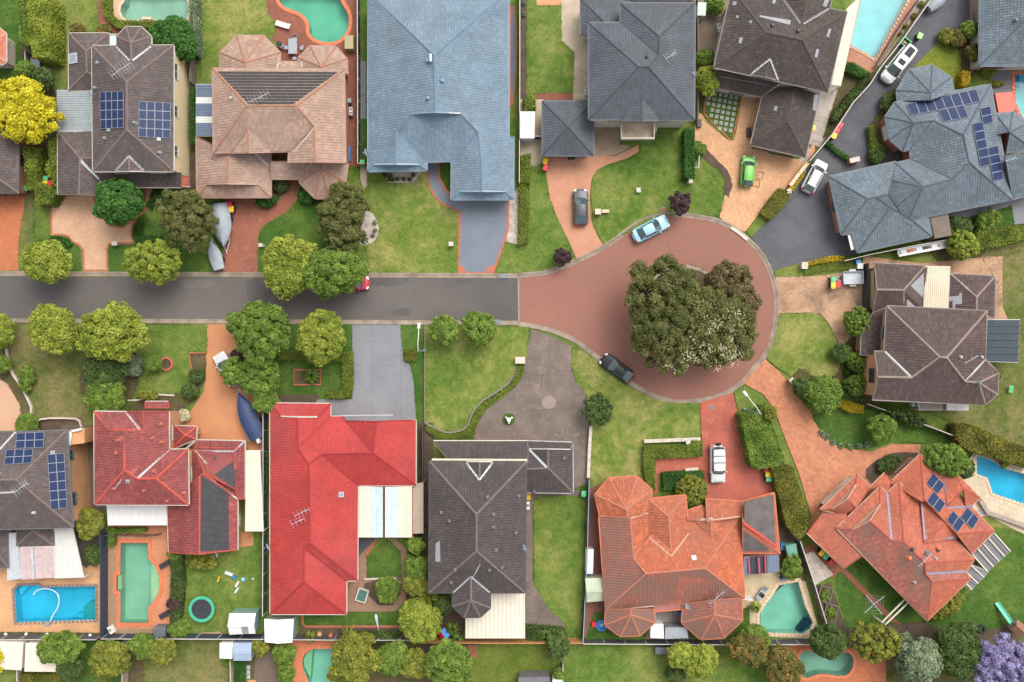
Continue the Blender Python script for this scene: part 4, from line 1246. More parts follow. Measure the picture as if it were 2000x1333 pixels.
# ------------------------------------------------------------------ street furniture and yard things
BINBODY = plain('bin_body', (0.02, 0.032, 0.026), 0.5)
BINLID = dict(red=plain('bin_lid_red', (0.52, 0.018, 0.03), 0.4), yellow=plain('bin_lid_yellow', (0.66, 0.40, 0.008), 0.4), green=plain('bin_lid_green', (0.07, 0.36, 0.15), 0.4), lime=plain('bin_lid_lime', (0.25, 0.55, 0.16), 0.4))
BINP = {}
def bin_(label, px, py, colour, ang=0.0):
    p = G(px, py); c = P(px, py, 1.0); z = gz(c.x, c.y)
    if colour not in BINP:
        r = T('wheelie_bin', label, 'bin', (0, 0, 0), group='wheelie bins beside the houses')
        mb = MB(); mb.box((0, 0, .52), (.46, .52, .90), taper=1.16); mb.build('body', [BINBODY], r, local=True)
        mb = MB(); mb.box((0, 0, 1.0), (.58, .66, .07)); mb.box((0, .01, 1.05), (.50, .56, .05), taper=.8); mb.box((0, -.36, .98), (.36, .08, .04)); mb.build('lid', [BINLID[colour]], r, local=True)
        mb = MB(); mb.bar((-.24, .37, .94), (.24, .37, .94), .04, .04); mb.bar((-.24, .37, .94), (-.24, .28, .94), .04, .04); mb.bar((.24, .37, .94), (.24, .28, .94), .04, .04); mb.build('handle', [BINBODY], r, local=True)
        for s in (1, -1):
            mb = MB(); q = 12; mb.v += [(s * .25, .26 + .1 * math.cos(6.2832 * i / q), .1 + .1 * math.sin(6.2832 * i / q)) for i in range(q)] + [(s * .31, .26 + .1 * math.cos(6.2832 * i / q), .1 + .1 * math.sin(6.2832 * i / q)) for i in range(q)]
            mb.f += [(i, (i + 1) % q, q + (i + 1) % q, q + i) for i in range(q)] + [tuple(range(q)), tuple(range(q, 2 * q))]; mb.mi += [0] * (q + 2); mb.build('wheel', [BLACK], r, local=True)
        BINP[colour] = r; o = r
    else: o = copy_tree(BINP[colour])
    o['label'] = label; o.location = (c.x, c.y, z); o.rotation_euler = (0, 0, math.radians(ang)); return o
def street_light(label, base, top, head, h=7.0):
    b = G(*base); t = P(*top, h); hd = P(*head, h + .4); R = T('street_light', label, 'street light', b, group='street lights')
    mb = MB(); mb.tube([b - Vector((0, 0, .05)), b + Vector((0, 0, .5))], .17, 10); mb.tube([b + Vector((0, 0, .5)), Vector((b.x, b.y, h))], [.085, .06], 8); mb.build('pole', [GREYM], R)
    mb = MB(); mb.tube([Vector((b.x, b.y, h - .15)), Vector((b.x, b.y, h)) + (hd - Vector((b.x, b.y, h))) * .3 + Vector((0, 0, .25)), hd], .045, 8); mb.build('arm', [WHITE], R)
    d = (hd - b); a = math.atan2(d.y, d.x); mb = MB(); mb.box((hd.x, hd.y, hd.z), (.7, .34, .14), a, .75); o = mb.build('lamp_head', [WHITE], R)
    mb = MB(); mb.box((hd.x, hd.y, hd.z - .095), (.6, .3, .03), a); mb.build('lens', [LAMPW], o)
def ac_unit(label, px, py, ang=0.0, fans=2, w=0.95, base=0.0):
    c = P(px, py, base + .7); g = gz(c.x, c.y) if not base else base; R = T('air_conditioner', label, 'air conditioner', (c.x, c.y, g), math.radians(ang))
    mb = MB(); mb.box((0, 0, .42), (.40, w, .78)); mb.box((0, -.3, .015), (.4, .1, .03)); mb.box((0, .3, .015), (.4, .1, .03)); mb.build('casing', [WHITE], R, local=True)
    for i in range(fans):
        mb = MB(); mb.disc((0, (i - (fans - 1) / 2) * .46), .17, .805, .83, 16); f = mb.build('fan', [DARK], R, local=True)
        mb = MB(); mb.bar((-.15, (i - (fans - 1) / 2) * .46, .84), (.15, (i - (fans - 1) / 2) * .46, .84), .02, .02); mb.ring((0, (i - (fans - 1) / 2) * .46), .08, .1, .83, .845, 12); mb.build('grille', [WHITE], f, local=True)
    return R
def shed(label, q, ze, zr, m, ridge='x', wall=None, name='garden_shed', cat='shed', lights=(), step=0.76):
    """gabled or skillion metal shed; q = four eave corners (nw ne se sw) as seen"""
    q = pts(q); r = [P(a[0], a[1], ze) for a in q]; c = sum(r, Vector((0, 0, 0))) / 4
    R = T(name, label, cat, (c.x, c.y, 0)); wall = wall or m
    if ridge == 'x': m0, m1 = (r[0] + r[3]) / 2, (r[1] + r[2]) / 2; halves = (([r[0], r[1], m1, m0], (0, 1)), ([r[3], r[2], m1, m0], (0, 1)))
    elif ridge == 'y': m0, m1 = (r[0] + r[1]) / 2, (r[3] + r[2]) / 2; halves = (([r[0], r[3], m1, m0], (0, 1)), ([r[1], r[2], m1, m0], (0, 1)))
    else: m0 = m1 = None; halves = (([r[0], r[1], r[2], r[3]], (0, 1)),)
    wi = [c + (a - c) * .94 for a in r]; mb = MB()
    for i in range(4):
        a, b = wi[i], wi[(i + 1) % 4]; mb.quad((a.x, a.y, 0), (b.x, b.y, 0), (b.x, b.y, ze - .02), (a.x, a.y, ze - .02))
    if m0 is not None:
        m0 = m0.copy(); m1 = m1.copy(); m0.z = m1.z = zr
        for a, b, mm in (((r[0], r[3], m0) if ridge == 'x' else (r[0], r[1], m0)), ((r[1], r[2], m1) if ridge == 'x' else (r[3], r[2], m1))):
            k = c.copy(); k.z = 0; mb.quad(*[Vector((k.x + (x.x - k.x) * .95, k.y + (x.y - k.y) * .95, x.z - .03)) for x in (a, b, mm)])
    mb.build('wall', [wall], R)
    for hi, (h, _) in enumerate(halves):
        a, b, e, f = [x.copy() for x in h]
        if m0 is not None: e.z = f.z = zr
        else: e.z = f.z = zr
        L = (b - a).length; n = max(1, round(L / step))
        for i in range(n):
            g = .004; mb = MB(); vs = []; pr = []
            for k in range(3): pr += [(k / 3, 0), (k / 3 + .22, 0), (k / 3 + .25, .03), (k / 3 + .31, .03)]
            pr.append((1, 0))
            for t, hh in pr:
                s = (i + g + t * (1 - 2 * g)) / n; lo = a + (b - a) * s; hi_ = f + (e - f) * s; vs += [lo + Vector((0, 0, hh)), hi_ + Vector((0, 0, hh))]
            mb.add(vs, [(2 * k, 2 * k + 2, 2 * k + 3, 2 * k + 1) for k in range(len(pr) - 1)])
            mb.build('roof_sheet', [LITE if (hi, i) in lights else m], R)
    if m0 is not None: mb = MB(); mb.bar(m0 + Vector((0, 0, .04)), m1 + Vector((0, 0, .04)), .25, .05); mb.build('ridge_capping', [m], R)
    return R
LITE = plain('translucent_sheet', (0.20, 0.22, 0.21), 0.3)
def plates(label, cells, m, name='stepping_stone', t=0.04): pass
def hoist(label, px, py, r=28, ang=20, lines=4):
    c = G(px, py); R = T('clothes_hoist', label, 'clothes line', c); h = 2.1; mb = MB(); mb.tube([(0, 0, -.05), (0, 0, h)], .045, 8); mb.build('pole', [ALU], R, local=True); rr = r / PXM; mb = MB(); e = []
    for i in range(4):
        a = math.radians(ang + 90 * i); e.append(Vector((rr * math.cos(a), rr * math.sin(a), h + .12))); mb.bar((0, 0, h - .05), e[-1], .05, .05)
    mb.build('arms', [ALU], R, local=True); mb = MB()
    for k in range(1, lines + 1):
        t = k / lines
        for i in range(4): a, b = e[i] * t, e[(i + 1) % 4] * t; a.z = b.z = h + .1 * t; mb.bar(a, b, .009, .009)
    mb.build('washing_lines', [ALU], R, local=True); return R
# ------------------------------------------------------------------ ground materials
L_MID = lawn('lawn_mid', (0.050, 0.098, 0.015), (0.092, 0.136, 0.026), (0.165, 0.178, 0.048), 0.42)
L_DRY = lawn('lawn_dry', (0.064, 0.114, 0.018), (0.116, 0.150, 0.031), (0.225, 0.21, 0.07), 0.42)
L_DEEP = lawn('lawn_deep', (0.033, 0.080, 0.012), (0.057, 0.103, 0.019), (0.095, 0.14, 0.028), 0.3)
L_BROWN = lawn('lawn_brown', (0.055, 0.08, 0.018), (0.092, 0.108, 0.028), (0.155, 0.135, 0.055), 0.55, soil=(0.12, 0.09, 0.055), soil_amt=0.68)
L_TURF = lawn('lawn_turf', (0.085, 0.115, 0.015), (0.12, 0.145, 0.02), (0.15, 0.165, 0.03), 0.3)
SOIL = stained('garden_soil', (0.055, 0.038, 0.026), (0.10, 0.065, 0.045), 0.7, 3, 0.8, c3=(0.045, 0.055, 0.02))
SOILG = lawn('weedy_soil', (0.035, 0.055, 0.012), (0.065, 0.075, 0.02), (0.11, 0.08, 0.045), 0.6, 0.3, soil=(0.075, 0.052, 0.035), soil_amt=0.55)
ASPH = stained('asphalt', (0.070, 0.063, 0.062), (0.112, 0.098, 0.086), 0.06, 3, 0.9, spots=0.25, crack=.3)
REDR = stained('red_asphalt', (0.225, 0.101, 0.074), (0.185, 0.088, 0.066), 0.09, 4, 0.8, spots=0.3, crack=.35)
TANP = pavers('tan_pavers', (0.49, 0.30, 0.19), (0.42, 0.255, 0.16), (0.35, 0.205, 0.13), 0.5, 0.40, 0.2)
HERR = pavers('peach_pavers', (0.52, 0.295, 0.16), (0.41, 0.23, 0.12), (0.32, 0.175, 0.095), 0.9, 0.40, 0.2)
ORNP = pavers('orange_pavers', (0.40, 0.135, 0.055), (0.34, 0.11, 0.045), (0.25, 0.085, 0.04), 0.0, 0.40, 0.2, stain=(0.19, 0.075, 0.05), sa=0.55, ss=0.5)
ORND = pavers('salmon_pavers', (0.47, 0.20, 0.105), (0.39, 0.155, 0.08), (0.22, 0.09, 0.05), 0.7, 0.40, 0.2, stain=(0.21, 0.085, 0.06), sa=0.75, ss=2.2)
SANDP = pavers('sandy_pavers', (0.42, 0.265, 0.16), (0.35, 0.215, 0.13), (0.22, 0.13, 0.08), 0.3, 0.40, 0.2, stain=(0.085, 0.055, 0.038), sa=0.85, ss=0.28)
PINKP = pavers('pink_pavers', (0.36, 0.175, 0.115), (0.29, 0.135, 0.09), (0.22, 0.11, 0.08), 0.0, 0.40, 0.2, stain=(0.40, 0.20, 0.10), sa=0.7, ss=0.5)
REDC = stained('red_concrete', (0.36, 0.095, 0.060), (0.22, 0.065, 0.05), 0.35, 4, 0.8, c3=(0.36, 0.15, 0.11), joints=(7, 4.6, .06), spots=.3)
RBC = stained('red_brown_concrete', (0.25, 0.085, 0.05), (0.18, 0.072, 0.048), 0.5, 4, 0.8, c3=(0.30, 0.20, 0.14))
BRNC = stained('brown_concrete', (0.105, 0.081, 0.070), (0.16, 0.125, 0.105), 0.4, 4, 0.9, c3=(0.225, 0.175, 0.145), joints=(4.5, 4.2, 0), crack=.5, spots=.3)
BLUC = stained('blue_grey_concrete', (0.145, 0.165, 0.195), (0.12, 0.135, 0.16), 0.3, 4, 0.8, joints=(2.6, 2.9, 0), spots=.25)
GRYC = stained('grey_concrete', (0.185, 0.187, 0.20), (0.15, 0.15, 0.16), 0.3, 4, 0.8, joints=(3.4, 3.0, 0), spots=.25, c3=(.215, .195, .19))
DGRY = pavers('dark_grey_pavers', (0.083, 0.083, 0.092), (0.073, 0.073, 0.082), (0.055, 0.055, 0.062), 0.4, 0.5, 0.25, stain=(0.11, 0.11, 0.115), sa=0.5, ss=0.25)
ORNC = stained('orange_concrete', (0.42, 0.19, 0.085), (0.34, 0.145, 0.07), 0.25, 4, 0.8, spots=0.4)
BEIG = stained('beige_concrete', (0.40, 0.33, 0.24), (0.29, 0.235, 0.17), 0.4, 4, 0.9, joints=(3, 2.6, .4), spots=.4)
BEIP = pavers('beige_pavers', (0.46, 0.38, 0.27), (0.40, 0.325, 0.23), (0.30, 0.235, 0.16), 0.35, 0.6, 0.6)
STOP = pavers('stone_pavers', (0.34, 0.29, 0.25), (0.26, 0.22, 0.19), (0.40, 0.35, 0.30), 0.25, 0.7, 0.5)
BRKP = pavers('brick_paving', (0.24, 0.085, 0.048), (0.19, 0.066, 0.04), (0.11, 0.05, 0.035), 0.2, 0.40, 0.2, stain=(0.13, 0.055, 0.038), sa=0.8, ss=0.7)
PEBB = stained('white_pebbles', (0.44, 0.38, 0.32), (0.24, 0.20, 0.17), 1.5, 4, 0.9, c3=(0.22, 0.17, 0.13), spots=0.6)
REDB = plain('red_edge_brick', (0.34, 0.10, 0.055), 0.8, var=0.25, scale=6)
TERRA = plain('terracotta_coping', (0.47, 0.13, 0.055), 0.7, var=0.2, scale=3)
SANDC = plain('sand_coping', (0.50, 0.36, 0.24), 0.7, var=0.15, scale=3)
PINKC = plain('pink_coping', (0.42, 0.24, 0.16), 0.7, var=0.2, scale=3)
GREYC = plain('grey_coping', (0.17, 0.125, 0.115), 0.7, var=0.2, scale=3)
def basin(name, c): return plain(name, c, 0.6, 0, 0.2, 0.28)
# ------------------------------------------------------------------ pools (their outlines are holes in the ground)
PO = []
WT = dict(teal=watermat('water_teal', (0.38, 0.76, 0.62)), green=watermat('water_green', (0.64, 0.85, 0.77)), cyan=watermat('water_cyan', (0.40, 0.79, 0.83)), blue=watermat('water_blue', (0.20, 0.70, 0.83)), pale=watermat('water_pale', (0.72, 0.88, 0.82)), sea=watermat('water_sea', (0.50, 0.83, 0.72)))
FL_W = basin('pool_plaster', (0.52, 0.54, 0.52)); FL_G = basin('pool_green_plaster', (0.31, 0.42, 0.34)); FL_P = basin('pool_pebble', (0.33, 0.42, 0.36)); FL_B = basin('pool_blue_plaster', (0.40, 0.60, 0.66)); FL_C = basin('pool_cream', (0.48, 0.48, 0.34))
PO.append(pool('pale green pool with scalloped ends inside a clipped hedge', Z(0, 0, '815,-60 1225,-60 1215,-10 1228,40 1232,80 1215,130 830,132 800,110 785,75 790,40 812,15'), WT['pale'], FL_P, SANDC, 0.3))
PO.append(pool('kidney-shaped teal pool with terracotta edge beside the dark blue outdoor table', Z(350, 0, '650,-60 1030,-60 1060,30 1100,85 1108,150 1090,220 1040,265 990,280 930,275 880,255 845,215 850,170 830,120 780,82 720,62 680,45 645,0'), WT['teal'], FL_W, TERRA, 0.42, 1, steps=[(Z(350, 0, '855,210 905,210 945,250 955,275 915,272 880,250'), -0.45)]))
PO.append(pool('long pale cyan pool with brick edge beside the cream awning', Z(1600, 0, '290,-120 620,-90 560,20 360,385 300,345 205,300 225,190 265,20'), WT['cyan'], FL_W, PINKC, 0.35))
PO.append(pool('cyan pool at the right edge beside the red roof', '1982,146 2060,146 2060,300 1998,232 1983,200', WT['cyan'], FL_W, TERRA, 0.4, steps=[('1984,147 1996,147 1996,168 1984,168', -0.5, basin('pool_step_blue', (0.10, 0.20, 0.50)))]))
PO.append(pool('deep blue rectangular pool with white hose and corner spa', Z(0, 933, '95,735 125,705 250,700 270,715 620,708 622,925 110,942 105,900'), WT['blue'], FL_B, GREYC, 0.32, steps=[(Z(0, 933, '535,850 570,815 618,815 618,922 535,925'), -0.4, FL_G), (Z(0, 933, '450,915 480,890 530,890 530,925'), -0.5), (Z(0, 933, '105,735 135,708 180,706 120,775'), -0.5)]))
PO.append(pool('milky green rectangular pool with round step and terracotta edge', Z(0, 933, '785,425 965,425 968,530 1010,570 1035,630 1042,690 1030,760 1000,810 968,845 968,945 785,945 783,735 760,735 760,635 783,635'), WT['green'], FL_G, TERRA, 0.42, steps=[(Z(0, 933, '980,545 1010,575 1032,635 1038,690 1027,755 998,808 978,830'), -0.18, FL_C), (Z(0, 933, '762,637 786,637 786,732 762,732'), -0.18, FL_C)]))
PO.append(pool('sea green pool with curved pale shelf at the bottom edge under the big tree', Z(350, 933, '865,1115 1010,1112 1030,1160 1040,1420 870,1420 840,1330 805,1240 800,1190 820,1145'), WT['sea'], FL_W, TERRA, 0.35, steps=[(Z(350, 933, '868,1120 850,1330 845,1300 812,1235 805,1190 825,1150'), -0.2, FL_C)]))
PO.append(pool('sea green angular pool with navy steps beside the cream paving', Z(1300, 933, '700,755 735,700 860,675 905,830 955,940 935,985 890,1015 610,1005 610,880'), WT['sea'], FL_W, SANDC, 0.4, steps=[(Z(1300, 933, '868,1000 890,1010 930,980 950,945 920,930'), -0.3, plain('pool_navy_tile', (0.02, 0.04, 0.10), 0.5)), (Z(1300, 933, '700,755 735,702 790,690 712,760'), -0.3, plain('pool_slate_tile', (0.06, 0.08, 0.12), 0.5)), (Z(1300, 933, '610,890 622,880 622,1000 612,1002'), -0.3, plain('pool_edge_tile', (0.05, 0.07, 0.12), 0.5))]))
PO.append(pool('blue kinked pool in pale paving at the right edge', Z(1600, 600, '1020,970 1090,985 1200,1050 1420,1110 1440,1320 1330,1280 1125,1210 1090,1110 1020,1085'), WT['blue'], FL_B, SANDC, 0.3, steps=[(Z(1600, 600, '1022,973 1045,978 1045,1090 1022,1083'), -0.5)]))
PO.append(pool('murky green free-form pool in orange paving at the bottom right', Z(1300, 933, '870,1125 960,1128 1060,1160 1150,1130 1200,1140 1222,1180 1215,1240 1180,1285 1120,1290 1040,1275 980,1280 900,1310 860,1250'), WT['green'], FL_P, TERRA, 0.32, 1))

# ------------------------------------------------------------------ ground, road, drives, lawns, beds
surf('ground', '-6000,-6000 8000,-6000 8000,7500 -6000,7500', L_MID)
surf('road', '-1500,535 1013,543.5 1013,627 -1500,615', ASPH)
NK = Z(1000, 330, '45,710 200,697 290,672 380,635 470,595 560,552 640,503 700,460 750,420 800,385 860,352 920,330 980,318 1040,314 1110,316 1180,325 1245,335') + Z(1300, 330, '300,345 360,365 420,395 480,435 530,480 580,528 620,580 655,645 680,720 698,785 705,850 707,920 700,990 688,1060 670,1130 643,1190 610,1240 560,1290') + Z(1300, 600, '500,470 425,525 375,552 320,572 250,590 180,600 120,603 60,602') + Z(1000, 600, '980,582 930,562 880,540 790,490 720,435 660,385 560,310 490,255 430,210 365,178 300,150 225,128 150,110 45,95')
surf('red_turning_circle', NK, REDR)
surf('road_joint', '1011,543 1014,543 1015,628 1012,628', CONC)
kerb([(-1500, 535), (0, 539), (500, 541), (1012, 543.4)], w=0.55)
kerb([(1012, 627), (500, 624), (0, 622), (-1500, 615)], w=0.55)
kerb(NK, w=0.6)
isl = [(1335 + 88 * math.cos(a * math.pi / 18), 605 + 88 * math.sin(a * math.pi / 18)) for a in range(36)]
surf('island_bed', isl, SOILG)
kerb(isl[::-1], w=0.45, closed=True)
surf('kerb_ramp', Z(1300, 330, '428,375 470,400 540,455 525,472 470,425 418,392'), stained('white_kerb_ramp', (0.46, 0.43, 0.38), (0.33, .3, .26), .8, 4, .8), raise_=0.14)
DKA = stained('road_patch_seal', (0.066, 0.060, 0.060), (0.092, 0.082, 0.075), .3, 3, .8, spots=.3)
surf('road_patch', '478,542 556,543 548,568 530,575 520,600 485,598 482,570', DKA, 1, jit=.12)
surf('road_patch', '700,543.5 800,544 796,556 740,560 702,554', DKA, 1, jit=.12); surf('road_patch', '884,545 930,546 926,556 890,554', DKA, 1, jit=.1); surf('road_patch', '955,600 1010,588 1011,622 958,621', DKA, jit=.05); surf('road_patch', '1000,546 1011,546 1011,600 1000,600', DKA, jit=.05); surf('road_patch', '760,606 800,600 806,618 768,618', DKA, 1, jit=.1)
surf('road_patch', '350,545 420,546 415,560 380,566 352,560', stained('worn_seal', (.125, .112, .10), (.10, .09, .082), .4, 3, .8), 1, jit=.12)
# north side, left to right
surf('soil_bed', '-40,0 62,0 64,140 108,180 110,385 -40,385', SOILG)
surf('lawn', '-60,-60 38,-60 38,108 64,130 66,150 30,160 0,165 -60,170', L_DEEP, jit=.08)
surf('lawn', '100,-60 192,-60 192,60 134,66 134,178 112,176 102,140', L_MID, jit=.08)
surf('dirt_strip', '96,-60 108,-60 104,60 100,140 96,175 92,130', SOIL, jit=.1)
surf('driveway', '-60,384 47,382 48,400 44,430 38,460 36,500 36,529 -60,529', ORNP)
surf('path', '36,250 48,262 50,384 36,384', BRKP)
surf('grass_strip', '50,376 66,370 67,530 37,530 38,470 46,420', L_BROWN, jit=.06)
surf('driveway', Z(0, 330, '325,165 610,165 640,270 720,365 790,378 860,335 905,265 955,240 935,130 1000,125 985,200 965,270 905,310 870,370 858,420 880,488 715,495 703,525 703,668 540,668 535,530 505,495 470,485 440,445 400,435 330,430'), TANP, edge=REDB, edge_w=.25)
surf('lawn', '213,479 264,478 259,452 262,425 275,408 292,432 330,440 372,490 418,500 424,533 213,533', L_DEEP, jit=.06)
surf('lawn', '99,465 140,470 157,489 160,532 80,532 70,470', L_DEEP, jit=.06)
surf('lawn', '67,390 96,386 97,460 67,466', L_MID, jit=.06)
surf('brick_path', Z(0, 0, '640,-60 662,-60 668,85 765,172 800,190 780,218 700,218 640,150'), BRKP)
surf('pool_surround', Z(0, 0, '715,-160 1260,-160 1270,150 750,132 715,90'), stained('peach_concrete', (0.45, 0.30, 0.19), (0.38, 0.25, 0.16), .5))
surf('side_path', '340,100 384,60 384,372 340,372', SOIL)
surf('lawn', Z(350, 0, '145,-60 560,-60 575,80 625,150 632,215 605,248 540,260 380,260 280,340 270,460 140,560 130,120'), L_DRY, jit=.07)
surf('patio', Z(350, 0, '545,-160 1160,-160 1160,390 1160,1085 1070,1085 1070,440 640,430 650,300 600,245 635,215 628,150 575,80'), BRKP)
surf('driveway', Z(350, 330, '270,160 545,160 560,262 600,240 660,200 705,120 715,20 780,20 778,190 700,280 585,345 535,385 512,440 508,676 235,676 280,560 320,470 320,300'), RBC)
surf('lawn', Z(350, 330, '785,190 960,190 1010,560 1200,600 1210,682 516,676 516,450 545,392 590,350 700,285'), L_DEEP, jit=.07)
surf('soil_bed', Z(350, 330, '600,60 710,60 705,130 650,200 540,262 500,200'), SOILG, jit=.1)
surf('side_lawn', '702,-20 722,-20 722,330 702,330', L_DEEP)
surf('side_path', '703,120 716,120 716,232 703,232', GRYC)
surf('lawn', Z(680, 330, '130,0 510,0 520,110 560,190 620,240 722,275 716,684 150,684 110,500 180,470 205,390 180,300 140,200'), L_DRY, jit=.07)
surf('pebble_bed', Z(680, 330, '200,0 505,0 425,88 265,92'), PEBB, jit=.05)
surf('pebble_bed', Z(680, 330, '60,280 150,270 205,370 190,450 140,498 60,490'), PEBB, 1, jit=.05)
surf('path', Z(680, 330, '78,-20 122,-20 122,115 97,132 80,60'), BEIG)
surf('driveway', Z(680, 330, '500,-60 590,-60 600,60 640,130 668,160 668,190 1075,190 1050,205 1045,410 950,684 712,686 718,280 620,240 560,190 520,110'), BLUC, edge=REDB, edge_w=.28)
surf('driveway_corner', Z(680, 330, '712,684 716,630 745,635 765,670 770,684'), REDB)
surf('driveway_corner', Z(680, 330, '885,684 895,665 920,635 962,625 950,684'), REDB)
surf('lawn', Z(680, 330, '590,-60 665,-60 665,150 640,120 605,60'), L_DEEP)
surf('pebble_path', Z(680, 330, '1052,190 1112,110 1104,492 1028,476'), PEBB, jit=.03)
surf('path', '994,0 1008,20 1012,110 1004,200 994,220', BLUC, 1, edge=REDB, edge_w=.2)
surf('lawn', '1016,330 1066,318 1072,380 1090,430 1110,475 1126,509 1095,523 1050,533 966,534 985,475 1012,482', L_MID, jit=.06)
surf('driveway', '1066,300 1095,296 1160,300 1200,306 1230,292 1247,283 1247,297 1225,310 1185,322 1165,333 1156,348 1152,375 1152,410 1158,445 1168,463 1178.5,481.5 1150,499 1127,509 1112,474 1092,434 1074,388 1066,340', stained('terracotta_concrete', (0.41, 0.20, 0.125), (0.34, 0.16, 0.10), .5, 6, .9, c3=(0.42, 0.23, 0.13), spots=.3))
surf('lawn', '1268,240 1335,240 1337,350 1360,310 1390,340 1412,368 1414,400 1404,423 1380,421 1340,416 1300,422 1255,440 1210,462 1181,479 1168,460 1158,430 1154,375 1158,350 1170,332 1190,323 1228,311 1249,297 1252,284 1275,282', L_MID, jit=.07)
surf('courtyard', '1160,232 1210,232 1210,283 1230,285 1228,291 1200,304 1160,306', stained('patterned_paving', (0.28, 0.20, 0.14), (0.20, 0.145, 0.10), .8, 3, .8))
surf('dirt_strip', '1015,-20 1029,-20 1029,185 1042,215 1015,218', SOIL, jit=.05)
surf('lawn', '1029,11 1097,11 1097,82 1121,103 1120,182 1050,184 1028,184', L_MID, jit=.06)
surf('path', '1096,-20 1160,-20 1160,195 1119,195 1122,103 1097,80', BEIG)
surf('terrace', '1048,-30 1106,-30 1095,11 1048,11', stained('peach_slab', (0.46, 0.23, 0.11), (0.40, 0.19, 0.09), .5))
surf('soil_bed', '1048,182 1119,182 1119,196 1046,196', BRKP)
surf('side_path', '1016,195 1062,195 1062,318 1046,326 1016,326', BEIG)
surf('yard', '1358,-20 1425,-20 1410,60 1395,140 1372,160 1358,150', stained('bare_yard', (0.20, 0.155, 0.115), (0.13, 0.095, 0.07), .6, 3, .8))
surf('soil_bed', '1358,100 1400,100 1400,190 1372,222 1358,222', SOILG)
surf('driveway', '1357,221 1370,222 1380,240 1418,272 1431,276 1437,262 1449,186 1490,186 1500,300 1560,312 1590,280 1592,295 1537,367 1500,395 1485,415 1455,453 1428,447 1405,424 1416,380 1428,350 1420,332 1390,305 1370,285 1357,278', HERR)
PG = surf('paver_lawn', Z(1300, 0, '262,580 505,585 442,912 410,912 242,742'), L_DEEP, edge=REDB, edge_w=.18)
PSTONE = plain('square_paver', (0.25, 0.245, 0.22), 0.85, var=0.2, scale=3)
mb = MB(); mb.box((0, 0, .0), (.43, .43, .07)); pv0 = mb.build('paver', [PSTONE]); first = True
pgp = Z(1300, 0, '262,590 500,595 438,900 412,900 250,742')
for i in range(12):
    for j in range(12):
        qx, qy = 1376 + i * 10.3 - j * 1.9, 180 + j * 10.6 + i * 2.0
        if not inpoly(qx, qy, pgp) or not inpoly(qx + 5, qy + 4, pgp) or not inpoly(qx - 5, qy - 4, pgp): continue
        o = pv0 if first else pv0.copy()
        if not first: COL.objects.link(o)
        first = False; v = P(qx, qy); o.location = (v.x, v.y, gz(v.x, v.y) + .012); o.rotation_euler = (0, 0, -.19 + .05 * math.sin(i * 3 + j)); o.parent = PG
surf('garden_bed', Z(1300, 0, '195,940 240,950 290,1000 400,1110 435,1200 412,1290 380,1265 388,1170 340,1100 250,1040'), SOIL, jit=.08)
surf('side_path', Z(1300, 0, '1000,540 1160,440 1330,520 1280,600 1070,840 1000,960 930,940 930,1040 870,1060'), STOP)
surf('pool_surround', Z(1600, 0, '150,440 205,295 235,60 265,-200 790,-200 380,430 330,485'), PINKP)
surf('garden_bed', Z(1600, 0, '165,440 175,400 330,480 325,530 200,690 60,900 20,900'), SOILG, jit=.08)
surf('gravel_strip', Z(1600, 0, '650,-60 740,-60 380,450 385,420 560,180'), stained('pale_gravel', (0.30, 0.25, 0.20), (0.2, .16, .13), 1.5))
surf('driveway', '1466,463 1504,429 1546,375 1573,333 1600,296 1662,210 1718,140 1760,88 1822,-10 1910,-10 1912,60 1885,57 1850,72 1837,80 1786,130 1770,150 1765,200 1740,240 1780,300 1780,340 1660,350 1700,470 1660,503 1612,503 1560,520 1509,529 1503,512 1488,492', DGRY)
surf('lawn', '1783,132 1838,78 1876,95 1878,180 1850,190 1822,140', L_TURF)
surf('garden_bed', '1838,80 1840,68 1868,58 1903,36 1914,135 1876,170 1876,96', SOILG, 1, jit=.06)
surf('garden_bed', '1700,240 1726,205 1755,180 1765,220 1740,300 1712,310 1700,280', SOILG, 1, jit=.06)
surf('lawn', Z(1300, 330, '520,405 628,285 690,310 555,447'), L_MID)
surf('lawn', Z(1300, 330, '705,668 870,612 1240,560 1240,690 900,702 712,704'), L_MID, jit=.04)
surf('patio', '1936,170 1936,125 2090,125 2090,360 1985,300 1960,240', stained('slate_paving', (0.12, 0.115, 0.12), (0.16, .15, .15), .5))
surf('patio', '1840,425 1985,370 2060,370 2060,420 1980,442 1905,420 1850,440', GRYC)
surf('lawn', '1850,428 1900,424 1975,402 1980,440 1900,470 1850,460', L_DEEP, jit=.06)
surf('garden_bed', '1800,470 1900,450 2060,430 2060,480 1930,505 1830,510', SOILG, jit=.06)
# east side
surf('lawn', '1900,480 2060,465 2060,910 1900,842 1815,806 1800,785 1925,795 1955,735 1900,700 1900,610 1953,560', L_BROWN, jit=.07)
surf('patio', '1685,500 1800,515 1860,508 1957,500 1957,600 1968,625 1685,640', SANDP)
surf('driveway', Z(1300, 330, '712,704 900,702 1060,690 1320,655 1320,925 1160,930 1150,1000 1220,1090 1260,1180 1130,1145 1060,1010 1010,950 930,938 738,940 733,850'), SANDP)
surf('lawn', '1522,614 1580,611 1603,617 1618,636 1637,672 1652,700 1645,722 1620,742 1590,745 1565,722 1545,735 1520,720 1496,702 1513,660', L_DRY, jit=.06)
surf('garden_bed', '1545,735 1565,715 1590,740 1625,738 1640,720 1650,660 1700,650 1715,790 1690,800 1650,792 1600,795 1575,790', SOILG, 1, jit=.06)
surf('driveway', '1450,748 1494,702 1520,725 1545,755 1555,775 1580,793 1590,825 1612,855 1640,875 1700,882 1740,868 1797,868 1795,890 1760,920 1720,960 1660,970 1630,1010 1600,1040 1585,1010 1570,960 1558,920 1530,850 1512,800 1490,770', ORND)
